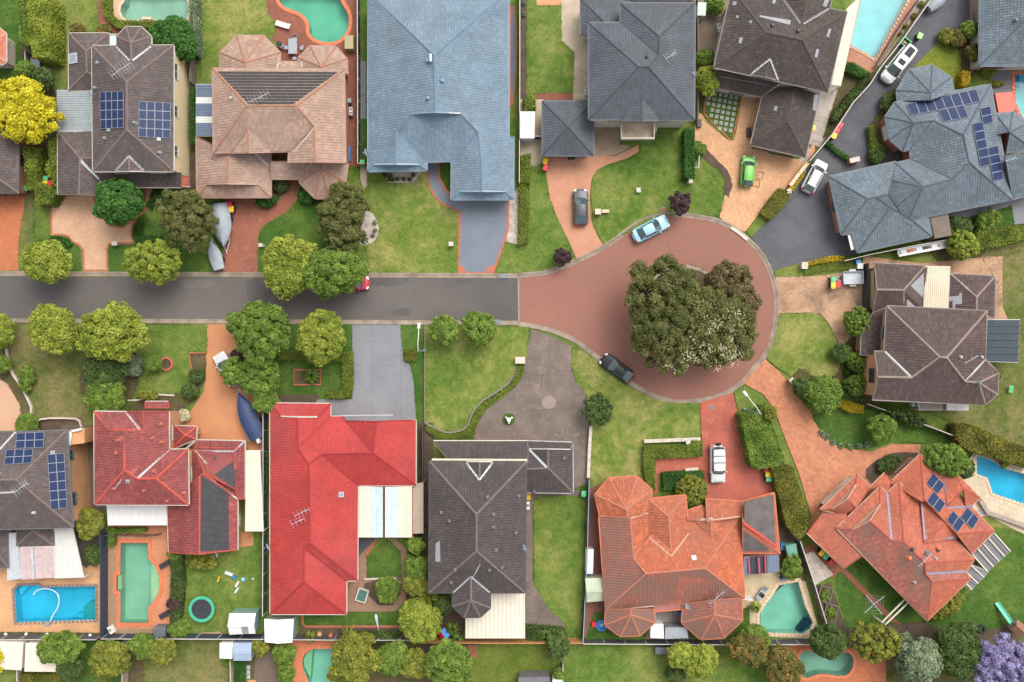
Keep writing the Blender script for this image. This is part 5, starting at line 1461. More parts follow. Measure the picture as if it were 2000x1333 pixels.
surf('lawn', '1580,795 1620,788 1660,790 1700,800 1790,825 1850,852 1850,866 1797,866 1740,864 1700,874 1640,868 1613,850 1592,822', L_DEEP, jit=.07)
surf('lawn', Z(1300, 600, '440,555 515,505 650,640 480,704'), L_MID, jit=.05)
surf('garden_bed', '1680,925 1720,890 1760,882 1800,885 1790,920 1720,960', SOIL, 1, jit=.06)
surf('pool_surround', '1870,935 1903,880 1935,882 2060,925 2060,1070 1985,1037 1930,1008 1900,1010', BEIP)
surf('lawn', '1640,1105 1690,1090 1790,1165 1810,1215 1720,1240 1655,1232 1630,1140', L_DEEP, jit=.06)
surf('lawn', '1890,1060 1945,1030 1990,1040 2060,1075 2060,1260 1850,1260 1805,1215', L_DEEP, jit=.06)
surf('bark_strip', '1655,1228 1800,1215 1850,1232 1900,1240 1990,1215 1990,1262 1655,1262', SOIL, jit=.1)
surf('patio', '1560,1085 1580,1062 1640,1100 1700,1160 1760,1220 1740,1215 1640,1115 1625,1130', BRKP)
surf('pebble_bed', '1567,1083 1588,1077 1627,1122 1590,1143 1576,1110', PEBB, jit=.04)
surf('vegetable_bed', '1588,1145 1622,1140 1655,1235 1612,1240', SOIL)
# south side, right to left
surf('driveway', '1366,787 1431,767 1441,805 1463,870 1472,915 1507,918 1512,968 1480,985 1380,985 1375,925 1281,926 1281,896 1371,892 1371,860', REDC)
surf('path', '1270,890 1285,890 1285,965 1270,965', REDC)
surf('lawn', '1118,677 1170,706 1225,753 1262,772 1294,784 1330,788 1366,788 1366,857 1255,861 1257,955 1151,957 1154,835 1148,775 1140,765 1122,740 1116,710', L_DRY, jit=.07)
surf('side_path', '1147,955 1180,945 1200,1215 1180,1240 1137,1262', stained('maroon_paving', (0.20, 0.08, 0.06), (0.15, .07, .055), .8, 4, .8))
surf('lawn', '1160,1195 1215,1195 1260,1240 1250,1252 1140,1254', L_DEEP)
surf('patio', Z(1300, 933, '490,620 745,600 900,645 965,880 990,960 945,1050 540,1025 540,840 480,880'), stained('stained_cream_paving', (0.42, 0.34, 0.22), (0.33, .25, .14), .7, 4, .8))
surf('lawn', '1445,1190 1462,1185 1465,1240 1420,1245', L_DEEP)
surf('soil_bed', '1515,1050 1560,1055 1575,1135 1523,1128', SOILG)
surf('soil_bed', '1510,900 1530,900 1560,1060 1515,1060', SOIL)
surf('patio', '1270,1180 1345,1180 1345,1252 1262,1252', stained('old_concrete', (0.24, 0.215, 0.185), (0.17, .15, .125), .7))
surf('driveway', '1037,643 1075,656 1117,677 1116,722 1125,745 1143,768 1148,785 1150,945 1118,955 1100,880 927,880 925,850 932,830 950,800 990,772 1015,745 1025,715', BRNC)
surf('round_patch', [(1072 + 14 * math.cos(a * .35), 786 + 13 * math.sin(a * .35)) for a in range(18)], stained('worn_concrete', (0.22, 0.18, 0.15), (0.17, .135, .11), 1))
surf('side_path', '1015,955 1150,958 1149,968 1055,970 1043,976 1040,990 1040,1130 1055,1160 1080,1190 1105,1215 1106,1234 1015,1234', BRNC)
surf('lawn', Z(680, 600, '500,130 1180,130 1165,330 1080,345 1110,410 1040,510 920,590 830,680 780,790 700,810 620,805 505,750'), L_DRY, jit=.06)
surf('lawn', Z(1000, 933, '140,150 185,118 478,118 460,600 450,1060 355,1060 350,960 265,880 195,790 140,680'), L_MID, jit=.05)
surf('driveway', '688,633 782,633 788,705 800,711 808,744 813,830 645,830 612,795 616,779 640,778 665,778 680,770 687,740', GRYC)
surf('lawn', '782,633 829.5,633 829.5,826 814,826 808,744 800,710 788,705', L_DEEP)
surf('lawn', '540,634 688,634 688,780 540,780', L_DEEP)
surf('soil_bed', '538,772 625,772 612,795 538,795', SOIL)
surf('side_strip', '817,826 846,826 846,1120 817,1120', SOIL)
surf('driveway', '404,632 467,632 470,690 505,790 519,870 519,905 460,905 375,880 350,835 375,800 398,765 402,735', ORNC)
surf('lawn', Z(0, 600, '940,110 1345,110 1345,290 1235,300 1250,420 1262,565 1050,575 840,640 840,480 900,330'), L_MID, jit=.06)
surf('lawn', Z(0, 600, '60,105 540,105 600,300 600,700 540,770 500,722 240,725 212,690 195,630 60,380 40,260'), L_BROWN, jit=.08)
surf('garden_bed', '150,725 200,690 275,680 270,760 250,790 165,800', SOILG, 1, jit=.1)
surf('garden_bed', '370,688 402,688 402,740 385,775 350,810 250,800 270,775 350,768 378,740', SOILG, jit=.08)
surf('garden_bed', '75,820 160,816 165,860 75,850', SOIL, jit=.05)
surf('path', Z(0, 600, '-150,440 0,470 50,500 130,640 142,720 100,805 -150,805'), stained('tan_path', (0.42, 0.26, 0.17), (0.36, .22, .14), .4))
surf('garden_bed', Z(0, 600, '-100,250 60,275 75,400 215,650 205,710 140,720 130,620 40,490 -100,430'), SOILG, jit=.07)
surf('lawn', '270,634 404,634 404,690 370,690', L_MID)
surf('side_strip', '120,830 205,830 205,1110 160,1110 140,1030', stained('bare_side', (0.10, 0.08, 0.06), (0.07, .055, .04), .8))
surf('pool_surround', '-60,1095 150,1095 168,1110 200,1085 204,1244 -60,1244', pavers('apricot_pavers', (0.50, 0.28, 0.14), (0.44, 0.24, 0.12), (0.36, 0.2, 0.1), 0, .4, .2))
surf('garden_strip', '-60,1234 203,1236 203,1248 -60,1248', SOILG)
surf('pool_surround', '210,1025 335,1025 335,1245 210,1245', pavers('salmon_pool_pavers', (0.46, 0.19, 0.095), (0.40, 0.16, 0.08), (0.32, 0.13, 0.07), 0, .4, .2))
surf('pebble_strip', '212,1048 227,1048 228,1230 212,1240', stained('brown_pebbles', (0.26, 0.17, 0.10), (0.16, .10, .06), 2))
surf('pebble_strip', '228,1228 300,1228 300,1241 228,1243', stained('brown_pebbles', (0, 0, 0), (0, 0, 0)))
surf('garden_strip', '335,1045 356,1040 352,1243 335,1243', SOILG, jit=.06)
surf('lawn', '352,1095 400,1085 470,1060 517,1030 517,1210 440,1243 352,1243', L_MID, jit=.05)
surf('patio', '462,1040 495,1040 495,1066 462,1070', ORNC)
surf('dirt_patch', '390,1236 430,1234 440,1243 385,1243', SANDP, jit=.06)
surf('path', Z(680, 933, '-20,400 190,400 120,500 120,655 230,640 345,650 345,500 270,400 300,395 385,470 385,800 290,880 -20,880'), stained('bronze_paving', (0.22, 0.13, 0.085), (0.27, .17, .11), .6))
surf('path', Z(680, 933, '64,392 185,392 120,460 64,520'), DGRY)
surf('lawn', Z(680, 933, '120,505 255,400 345,480 345,655 300,640 235,640 215,655 120,660'), L_DEEP)
surf('garden_bed', Z(680, 933, '105,690 240,650 330,655 345,690 340,760 290,830 200,830 100,740'), SOIL, jit=.04)
surf('garden_bed', Z(680, 933, '380,360 520,360 520,800 380,800 385,470'), SOILG, jit=.04)
surf('garden_bed', '590,1221 780,1221 905,1160 905,1245 580,1245', SOIL)
surf('lawn', '594,1195 784,1195 784,1221 594,1221', L_DEEP)
# the back gardens along the bottom
surf('lawn', '-60,1250 120,1250 120,1400 -60,1400', L_MID)
surf('lawn', '120,1250 252,1250 250,1400 120,1400', L_DEEP)
surf('garden_bed', '250,1250 284,1250 276,1400 248,1400', SOILG, jit=.05)
surf('lawn', '284,1250 440,1250 456,1400 276,1400', L_BROWN, jit=.05)
surf('garden_bed', '457,1255 572,1255 572,1400 457,1400', SOILG)
surf('dirt_patch', '500,1278 530,1272 545,1290 548,1400 490,1400', stained('bare_earth', (0.12, 0.085, 0.065), (0.09, .08, .04), .8), jit=.1)
surf('patio', '457,1328 500,1328 500,1400 457,1400', ORNC)
surf('pool_surround', '569,1252 665,1252 665,1400 569,1400', pavers('orange_pool_pavers', (0.46, 0.16, 0.075), (0.42, 0.14, 0.065), (0.34, 0.12, 0.06), 0, .4, .2))
surf('garden_bed', '660,1250 930,1250 900,1400 660,1400', SOILG)
surf('lawn', '925,1259 1098,1259 1098,1400 890,1400', lawn('lawn_clipped', (0.06, 0.09, 0.014), (0.09, 0.115, 0.02), (0.125, 0.135, 0.03), .3), jit=.04)
surf('path', '914,1260 931,1260 931,1286 914,1286', BRKP)
surf('lawn', '1100,1262 1520,1262 1560,1400 1100,1400', L_MID)
surf('pool_surround', '1540,1255 1640,1262 1736,1280 1736,1400 1520,1400', ORNP)
surf('bark_bed', '1730,1262 1985,1258 1985,1400 1730,1400', SOILG)
for d in PO: pool_finish(d)
for i, (m_, dn) in enumerate(((L_MID, 10), (L_DRY, 10), (L_DEEP, 10), (L_BROWN, 8), (SOILG, 5))): grass('grass', m_, dn, 9, .08)
rng = np.random.default_rng(11); C = []; LIT = plain('dry_leaves', (.20, .13, .06), .9, var=.5, scale=9)
for p, n, sp in ((NK, 420, .35), ([(-20, 540), (500, 542), (1012, 544)], 260, .3), ([(-20, 620), (1012, 626)], 260, .3), (isl, 500, .9), (Z(1300, 0, '380,900 540,1000 700,1250 620,1300 430,1250'), 160, 1.2), (pts('1460,760 1540,800 1590,900 1650,900'), 300, 1.4), (pts('110,400 200,450 180,520'), 160, 1.3), (pts('430,400 480,450 490,525'), 140, .9), (pts('960,800 1080,700 1110,820'), 160, 1.6)):
    w_ = wxy(p)
    for k in range(n):
        i = rng.integers(0, len(w_) - 1); q = np.array(w_[i]) + (np.array(w_[i + 1]) - np.array(w_[i])) * rng.uniform() + rng.normal(size=2) * sp; C.append((q[0], q[1], gz(*q) + .07))
C = np.array(C); V, Q = leaves(rng, C, np.tile([0, 0, 1.], (len(C), 1)), .055, .25, .6); o = npobj('fallen_leaves', V, Q, [LIT]); o['kind'] = 'stuff'; o['label'] = 'dry fallen leaves along the kerbs and drives'; o['category'] = 'leaf litter'
# ------------------------------------------------------------------ houses
def capm(name, c): return plain(name, c, 0.8, var=0.2, scale=4)
TB1 = tilemat('tile_brown', (0.078, 0.060, 0.056)); CB1 = capm('cap_brown', (0.135, 0.095, 0.08))
TPK = tilemat('tile_pink', (0.270, 0.176, 0.132), .12, moss=(0.15, 0.13, 0.12), mossamt=.66); CPK = capm('cap_pink', (0.26, 0.125, 0.075))
TBL = tilemat('tile_blue', (0.116, 0.164, 0.205), .09); CBL = capm('cap_blue', (0.10, 0.16, 0.22))
TGR = tilemat('tile_charcoal', (0.066, 0.071, 0.083), .10); CGR = capm('cap_charcoal', (0.045, 0.05, 0.06))
TB5 = tilemat('tile_umber', (0.052, 0.040, 0.035), .2); CB5 = capm('cap_umber', (0.055, 0.042, 0.036))
TSL = tilemat('tile_slate', (0.098, 0.122, 0.143), .13, patch=(0.16, 0.13, 0.125)); CSL = capm('cap_slate', (0.06, 0.078, 0.095))
TB8 = tilemat('tile_cocoa', (0.066, 0.043, 0.038), .2); CB8 = capm('cap_cocoa', (0.20, 0.15, 0.125))
TRD = tilemat('tile_maroon', (0.185, 0.045, 0.042), .16, patch=(0.32, 0.09, 0.075)); CRD = capm('cap_vermilion', (0.38, 0.060, 0.038))
TBR = tilemat('tile_scarlet', (0.300, 0.030, 0.027), .07, rough=.7); CBR = capm('cap_scarlet', (0.24, 0.02, 0.022))
TB11 = tilemat('tile_coffee', (0.053, 0.043, 0.041), .14); CB11 = capm('cap_coffee', (0.12, 0.09, 0.082))
TOR = tilemat('tile_orange', (0.31, 0.083, 0.036), .16, moss=(0.24, 0.085, 0.055), mossamt=.52, mscale=.2); TOM = tilemat('tile_orange_mossy', (0.25, 0.072, 0.044), .2, moss=(0.155, 0.085, 0.065), mossamt=.36, mscale=.18); COR = capm('cap_orange', (0.31, 0.115, 0.07))
TSA = tilemat('tile_salmon', (0.31, 0.082, 0.043), .14); TSM = tilemat('tile_salmon_mossy', (0.27, 0.08, 0.055), .2, moss=(0.16, 0.10, 0.075), mossamt=.46, mscale=.22); CSA = capm('cap_salmon', (0.27, 0.06, 0.04))
TMR = tilemat('tile_terracotta', (0.40, 0.11, 0.06), .12)
WCR = stained('cream_render', (0.62, 0.50, 0.30), (0.55, .44, .26), .3, 3, .6); WWH = stained('pale_render', (0.46, 0.42, 0.36), (0.40, .36, .3), .3, 3, .6)
MDT = plain('mid_trim', (0.20, 0.17, 0.155), .6); CRT = plain('cream_trim', (0.40, 0.36, 0.30), .6); DKT = plain('dark_trim', (0.05, 0.045, 0.045), .5); BLT = plain('blue_trim', (0.15, 0.22, 0.28), .5); GYT = plain('grey_trim', (0.10, 0.11, 0.12), .5); RDT = plain('red_trim', (0.30, 0.04, 0.04), .5); PKT = plain('pink_trim', (0.30, 0.17, 0.13), .5)
HEAT = plain('heating_mat', (0.028, 0.028, 0.031), .7, var=.25, scale=2); GLZ = plain('glazed_panel', (0.035, 0.045, 0.056), .5, spec=.2); PGL = plain('pink_glazing', (0.40, 0.30, 0.29), .25); PALE = plain('pale_polycarbonate', (0.40, 0.47, 0.48), .4, spec=.2); SGM = plain('sheet_grey', (0.27, 0.30, 0.31), .4, .2); SBG = plain('sheet_blue_grey', (0.13, 0.17, 0.23), .4, .2); LPN = plain('grey_patch', (0.21, 0.215, 0.23), .6)
FLASHP = plain('pale_flashing', (0.36, 0.35, 0.335), .6, .1)

def octa(h, ze, ring, apex, J, tile, cap, **k):
    """bay roof: eave ring points then apex; J is where its ridge runs into the main roof"""
    r = pts(ring); n = len(r); vs = '; '.join('e%d %g,%g' % (i, *p) for i, p in enumerate(r)) + '; A %s' % apex + ('; J %s' % J if J else '')
    fs = []
    for i in range(n - 1): fs.append('e%d e%d ' % (i, i + 1) + ('J A' if J and i == n - 2 else 'A'))
    if J: fs[0] = 'e0 e1 A J'
    return h.roof(ze, vs, '; '.join(fs), tile, cap, **k)
def gablet(h, ze, L, R, J, F, tile, cap, pitch=.42, trim=None):
    """small front gable: L, R eave ends, J top of the valley, F front of its ridge"""
    l, r = pts(L)[0], pts(R)[0]; zr = ze + pitch * math.dist(l, r) / 2 / PXM * .95
    h.roof(ze, 'L %s,%g; R %s,%g; J %s,%g; F %s,%g' % (L, ze, R, ze, J, zr, F, zr), 'L F J; R F J', tile, cap, walls=False, gut=trim)
    a, b, c = P(*l, ze), P(*r, ze), P(*pts(F)[0], zr); m = MB(); m.quad(a - Vector((0, 0, .05)), b - Vector((0, 0, .05)), c - Vector((0, 0, .05))); m.build('gablet', [trim or h.trim], h.root)

# left edge houses
h = House('brown tiled house cut by the left edge beside the yellow tree', 0, 315, BRICK, DKT)
h.roof(2.8, 'a -120,236; b 37,240; c 37,378; d -120,378; e -60,310; f -62,312', 'b c e; c d f e; a b e f', TB1, CB1)
h = House('small terracotta roofed pavilion on the lawn at the left edge', 0, 91, STONE, STONE, name='pavilion', cat='pavilion')
h.roof(2.6, 'a -60,60; b -2,55; c 12,66; d 12,122; e 2,127; f -60,127; g -30,92', 'a b g; b c g; c d g; d e g; e f g', TMR, capm('cap_terra', (.42, .2, .14)), win=False)
# H1
h = House('two-storey brown tiled house with two solar arrays and cream walls', 240, 215, WCR, CRT)
h.roof(5.4, 'a 180,90; b 339,89; c 339,335; d 181.5,335; p 247.5,160.5; q 247.5,253.5', 'a b p; b c q p; c d q; d a p q', TB1, CB1, over=.28)
octa(h, 5.4, '228,90 228,72 246,53 276,53 295.5,72 295.5,89', '255.6,84', '256.5,119', TB1, CB1)
gablet(h, 5.4, '226.5,334', '280.5,334', '252,304', '252,334', TB1, CB1)
h.roof(2.7, 'a 134.5,65.5; b 213,65.5; c 213,177; d 134.5,177; p 168,101; q 170,140', 'a b p; b c q p; c d q; d a p q', TB1, CB1)
h.roof(2.7, 'a 113,258; b 113,381; c 154,381; d 198,381; e 198,357; r 156,309; s 240,309; t 240,258; u 240,357', 'a b c r; d e r c; t a r s; e u s r', TB1, CB1)
h.roof(2.7, 'a 195,366; b 354,366; c 354,338,3.5; d 195,338,3.5', 'a b c d', TB1, CB1, walls=False)
h.roof(2.7, 'a 354,364; b 372,364; c 370,345,3.2; d 354,343,3.4', 'a b c d', TMR, CB1, walls=False)
sheets(h.root, '111,176 111,257 181,257 181,176', (2.5, 2.5, 2.75, 2.75), SGM, posts=(0, 1), trim=GYT)
h.roof(3.0, 'a 213,68; b 228,68; c 228,90,3.1; d 213,90,3.1', 'a b c d', PALE, CB1, walls=False, tiles=False)
h.flash(['228,92 254,119', '295,91 260,119', '226,334 252,305 281,334', '157,315 201,357'], ALU, .26)
h.panels('195.5,180 241.5,178.5 241.5,250 196.5,252.5', 4, 4); h.panels('271,198 333.5,201 333,271 270.5,268', 4, 4)
h.antenna(247, 143, 215, 2.6, 8, 1.3, 1.6); h.vent('192,124 187,173 206,271 264,241 312,299'); h.dish(184, 190); h.skylight('144,115', 1.2); h.skylight('213,254 310,272', .4)
# H2
h = House('pinkish-brown tiled two-storey house with dark pool heating strips on its roof', 540, 230, BRICK, PKT)
h.roof(5.0, 'a 415,134; b 672,136; c 675,319; d 417,298.5; A 482.6,207; B 579.5,207; C 614,247.5; D 615.5,318; V 575,296; m 563,319; o 564,298', 'a b B A; b c D C B; d V C B A; a d A; m o C D', TPK, CPK, valley=FLASHP)
gablet(h, 5.0, '451,299', '532,297', '484,254', '484,298', TPK, CPK)
h.roof(2.7, 'a 384.5,386; b 529,386; c 529,297; d 383,267; hl 404,361; hr 503,361; rf 445,360; rb 445,297', 'a b hr hl; d a hl rf rb; b c rb rf hr', TPK, CPK, gab=[('hl', 'hr', 'rf')], valley=FLASHP)
h.roof(2.7, 'a 529,350; b 603,350; c 603,316,3.5; d 529,316,3.5', 'a b c d', TPK, CPK, walls=False)
octa(h, 2.7, '584,318 585,357 615.5,388 644,388 675,357 680,320', '627,331', '627,318', TPK, CPK)
octa(h, 2.7, '430,140 429.5,103 462.5,70 515,70 547.5,103 547.5,140', '479,122', '480,140', TPK, CPK)
octa(h, 2.7, '582,145 582.5,113 605,90 656,91 677,115 679,145', '627.5,131', '628,145', TPK, CPK)
h.roof(2.7, 'a 540,121; b 592,121; c 592,140,3.2; d 540,140,3.2', 'a b c d', TPK, CPK, walls=False)
sheets(h.root, '383,165 383,266 415,266 415,165', (2.4, 2.4, 2.6, 2.6), SBG, posts=(0, 1), step=.78, alt=lambda i, n: WHITE if i in (2, 5) else None)
h.heater('424,139 660,140 571,204 486,204', 11, HEAT, gap=.3)
h.flash(['484,255 533,297', '484,255 450,299', '496,299 526,325', '614,250 577,295', '540,134 545,123', '588,122 592,134', '600,330 609,320'], FLASHP, .2)
h.antenna(512, 197, 25, 2.4, 7, 1.0, 1.5); h.vent('452,193', FLASHP); h.patch('412,305 417,305 417,312 412,312', CPK)
# H3
h = House('large slate-blue tiled single-storey house with dark grey driveway', 860, 190, WWH, BLT)
h.roof(2.9, '''TL 719,-17; TR 994,-20; RA 848,108; RB 850.5,220; BL 719,335; hL 804.5,223; hR 899.5,222.5; JL 775,257; JR 934.5,259.5; EL 833.5,316.5; ER 882,315; ll 729.5,322.5; rl 773,322; lr 819.5,322.5; bl 833.5,333;
 R2 993.5,267; RW 941,322; a 1003,267; b 1003,390; c 881.5,390; RF 941,375; rr 987.5,375; rL 897.5,375''',
 'TL TR RA; BL TL RA RB hL JL rl ll; TR R2 RW JR hR RB RA; EL ER JR hR hL JL; bl EL JL rl lr; BL bl lr ll; a b rr RF RW R2; c ER JR RW RF rL; c b rr rL', TBL, CBL, gab=[('ll', 'lr', 'rl'), ('hL', 'hR', 'RB'), ('rL', 'rr', 'RF')], valley=CBL, roll=.026, lip=.022)
h.flash(['805,223 850,220 899,222', '729,322 773,321 819,322', '897,375 941,374 987,375'], plain('pale_barge', (.5, .49, .46), .5), .14)
h.vent('835,120 864,159 836,193', BLT, .2); h.dish(719, 300, .45, 3.2)
m = MB(); p = h.at(842, 116)[0]; m.box((p.x, p.y, p.z + .25), (.3, .9, .7)); m.build('roof_vent', [ALU], h.root)
# H4
h = House('charcoal tiled two-storey house with pale portico and separate square garage roof', 1255, 140, WWH, GYT)
h.roof(5.3, 'A 1150,45; B 1212,44.5; C 1212,6.5; D 1357,6.5; E 1356,234.5; F 1150,233.5; R1 1247.5,131; R2 1267,131; Q1 1288,72; Q2 1287,107.5', 'F A R1; E F R1 R2; D E R2 Q2 Q1; C D Q1; A B Q2 R2 R1; B C Q1 Q2', TGR, CGR, valley=CGR)
gablet(h, 5.3, '1213,236', '1290,235', '1253.5,179', '1253.5,236', TGR, CGR)
h.roof(2.7, 'a 1134,-2; b 1134,69; c 1180,69; d 1230,-2; e 1230,50; f 1182,45', 'a b c f; d a f e', TGR, CGR)
h.roof(2.7, 'a 1216,-30; b 1357,-30; c 1357,7; d 1216,7; e 1240,-12; f 1330,-12', 'c d e f; b c f', TGR, CGR, walls=False)
h.roof(2.7, 'a 1059,198; b 1159,198; c 1159,304.5; d 1060,304; p 1109.5,248', 'a b p; b c p; c d p; d a p', TGR, CGR)
m = MB(); m.prism(wxy(pts('1216,242 1275,242 1275,268 1216,268')), 0, 3.0); m.build('portico', [WWH], h.root)
m = MB(); m.prism([tuple(P(a, b, 3.2).xy) for a, b in pts('1214,240 1277,240 1277,269 1214,269')], 3.0, 3.2); m.build('balcony_slab', [stained('worn_balcony', (.46, .38, .3), (.36, .25, .17), .8, 3, .8)], h.root)
m = MB(); q = [tuple(P(a, b, 3.9).xy) for a, b in pts('1214,241 1214,270 1278,270 1278,241')]; m.strip(q, [(-.08, 3.2), (-.08, 3.9), (.08, 3.9), (.08, 3.2)]); m.build('parapet', [WWH], h.root)
h.antenna(1308, 113, 35, 1.3, 5, .8, .9); h.vent('1263,112', CGR); h.onwall((1072, 305), (1145, 305), .1, 2.3, DKT, 'garage_door')
h.dish(1356, 146, .3, 5.2)
# H5
h = House('umber tiled two-storey house turned askew beside the long pale pool', 1525, 110, WWH, MDT)
h.roof(5.3, 'a 1394.5,132; b 1617,180; c 1654,24; d 1430,-20; p 1495,63; q 1567,78.5', 'a b q p; d a p; b c q; c d p q', TB5, CB5)
h.roof(5.3, 'a 1529,-1; b 1535,-30; c 1620,18; d 1632,-35; J 1565,48; K 1585,-34', 'a b K J; c d K J', TB5, CB5, walls=False)
gablet(h, 5.3, '1466,145', '1519,156', '1504,116', '1493,150', TB5, CB5)
h.roof(2.6, 'a 1400,172; b 1487,189; c 1530,163,3.7; d 1402,140,3.7', 'a b c d', TB5, CB5)
h.roof(2.6, 'SW 1466.5,283.5; SE 1573,307.5; NE 1602,180; NW 1489,188; p 1551,172; q 1538,237', 'SW SE q; NW SW q p; SE NE p q', TB5, CB5)
sheets(h.root, '1654,18 1624,166 1642,168 1680,-6', (2.6,) * 4, CREAM, posts=(2, 3), trim=CREAM, rib_h=.02)
h.flash(['1530,0 1564,47', '1569,47 1619,18', '1467,145 1504,116 1519,156', '1395,133 1466,147', '1519,156 1602,180', '1487,189 1527,163'], FLASHP, .24)
h.vent('1508,51 1558,62', DKT, .2)
for q in ('1484,30 1545,40 1543,49 1483,33', '1619,56 1624,57 1619,73 1614,72', '1595,96 1600,97 1596,113 1591,112', '1590,184 1599,186 1594,217 1587,215', '1445,73 1451,74 1448,86 1442,84', '1510,0 1516,0 1513,8 1508,6', '1611,0 1620,0 1614,14 1607,12', '1513,207 1519,208 1517,217 1511,216', '1438,30 1443,31 1442,36 1437,35', '1464,40 1469,41 1468,46 1463,45', '1432,3 1439,4 1437,11 1430,10'): h.patch(q, LPN)
h.onwall((1472, 292), (1550, 309), .1, 2.3, plain('brown_door', (.10, .075, .06), .6), 'garage_door')
# H6
h = House('slate-blue tiled house with three bays and red brick walls, largest on the right', 1830, 310, BRICK, GYT)
h.roof(2.9, '''E1 1747.5,200.5; E2 1934.5,165; E3 1976,390; c3 1774,431; M1 1882,264; M2 1892.5,316.5; Jn 1822,235.5; Js 1859.5,351; BN 1784.5,240; BS 1803,365; W1 1777,292; W2 1779,312;
 b1 1729,228.5; b2 1738,273; b3 1763.5,295.5; c0 1749,319; c1 1732,351; c2 1741,410''',
 'E1 E2 M1 Jn BN; E2 E3 M2 M1; E3 c3 BS Js M2; W1 W2 Js M2 M1 Jn; E1 b1 BN; b1 b2 BN; b2 b3 BN; b3 W1 Jn BN; W2 c0 BS Js; c0 c1 BS; c1 c2 BS; c2 c3 BS', TSL, CSL, valley=CSL, pitch=.45)
octa(h, 2.6, '1753,198 1751.5,177 1775.5,136.5 1820.5,127.5 1858,151.5 1863,180', '1817.5,181', '1818,196', TSL, CSL)
octa(h, 2.6, '1925,268 1944.5,222 1978,218 2012,240 2014,290 1964,300', '1972,258', '', TSL, CSL)
h.roof(2.6, 'a 1977,390; b 2060,368; c 2060,290,4.6; d 1962,305,4.2', 'a b c d', TSL, CSL)
h.roof(2.6, 'a 1619.5,345; b 1643,459; c 1750,316; d 1775,440; p 1695,389; q 1735,380', 'a b p; c a p q; b d q p', TSL, CSL)
h.roof(2.65, 'a 1674.6,494; b 1663,450; c 1820,462; d 1812,420; A 1711,386; B 1739,406; C 1784,432', 'b a B A; a c C B; c d C', TSL, CSL, walls=True, over=.6)
m = MB(); q = [P(a, b, 2.5) for a, b in pts('1816,424 1850,418 1857,460 1826,466')]
for i in range(4): m.bar(q[i], q[(i + 1) % 4], .12, .12); m.bar(q[i], Vector((q[i].x, q[i].y, .05)), .12, .12)
pf = m.build('pergola', [TIMB], h.root)
for i in range(11): t = (i + .5) / 11; m = MB(); m.bar(q[0] + (q[1] - q[0]) * t + Vector((0, 0, .09)), q[3] + (q[2] - q[3]) * t + Vector((0, 0, .09)), .15, .06); m.build('slat', [TIMB], pf)
h.panels('1770.5,203.5 1906,174.5 1916,199 1779.5,226', 8, 1); h.panels('1833,216 1882,205.5 1892,229 1842.5,239', 3, 1)
h.panels('1914,212 1934,207.5 1939.5,240 1919.5,244', 1, 2); h.panels('1899,242 1919,238 1934,322 1915,327', 1, 5); h.panels('1929.5,289 1949,284.5 1960,350 1939.5,355', 1, 4)
h.onwall((1712, 250), (1722, 275), .7, 2.1, WHITE, 'window'); h.antenna(1968, 314, 20, 1.2, 4, .5, .8)
m = MB(); q = [P(a, b, 2.4) for a, b in pts('1655,456 1664,452 1673,486 1663,489')]; m.add(q + [x - Vector((0, 0, .15)) for x in q], [(0, 1, 2, 3), (0, 4, 5, 1), (1, 5, 6, 2), (2, 6, 7, 3), (3, 7, 4, 0)]); m.build('window_awning', [WHITE], h.root)
m = MB(); q = [P(a, b, 2.4) for a, b in pts('1941,184 1974,181 1981,197 1979,219 1948,222')]; m.add([x + Vector((0, 0, .25)) for x in q], [tuple(range(5))]); m.strip([(x.x, x.y) for x in q + q[:1]], [(0, 0), (0, 2.65)]); m.build('red_annex_roof', [plain('coral_roof', (.46, .10, .07), .6)], h.root)
# H7
h = House('slate-blue hipped roof house cut by the top right corner', 1990, 50, WWH, GYT)
h.roof(2.9, 'a 1913,129; b 2100,129; c 1913,-80; p 2003,40; q 2003,-60; r 2080,40', 'a b r p; c a p q', TSL, CSL); h.vent('1982,41', GYT, .2)
# H8
h = House('cocoa brown tiled two-storey house with glass sunroom on the east side', 1820, 680, BRICKO, MDT)
h.roof(5.2, '''a 1732,598; b 1927.5,608; c 1924,702; X 1885,745.5; R1 1835.5,698; R2 1849,699; w 1727.5,687; Y 1780,738; s 1703.5,781; t 1924,790.5; A 1912,748; G 1714,736.5; v 1707,687; n 1950.5,729; o 1948,771''',
 'a b R2 R1; b c X R2; w a R1 Y; s t A X R2 R1 Y G; v w Y G; c n A X; n o A; o t A', TB8, CB8, valley=FLASHP)
h.roof(2.7, 'a 1706.5,514; b 1807,520; c 1806,606; d 1703.5,614; p 1712.5,566; q 1765,567; r 1764,606', 'a b q p; d r q p; b c r q', TB8, CB8)
h.roof(2.7, 'a 1856.5,535.5; b 1943.5,540; c 1942,622; d 1853,606; p 1907.5,580.5; q 1907,612', 'a b p; d a p q; b c q p', TB8, CB8)
h.roof(2.7, 'a 1683,652; b 1681,694; c 1730,694,3.2; d 1732,600,3.4; e 1703,612,3.0', 'a b c d e', TB8, CB8)
sheets(h.root, '1808.5,520.5 1856,521 1852,606 1804,604', (2.75, 2.75, 2.9, 2.9), stained('weathered_sheet', (.50, .45, .35), (.40, .33, .22), .5), posts=(0,), trim=CREAM)
h.patch('1772,565 1804,534 1805,602 1772,602', LPN); h.patch('1852,580 1873,578 1874,572 1879,572 1879,594 1866,595 1865,604 1861,604 1860,588 1852,589', LPN)
h.flash(['1729,687 1780,737', '1924,702 1886,744', '1876,553 1892,567'], FLASHP, .22)
m = MB(); m.bar(P(1729.5, 612, 3.6), P(1726.5, 686, 3.6), .35, .2); m.build('timber_beam', [TIMO], h.root)
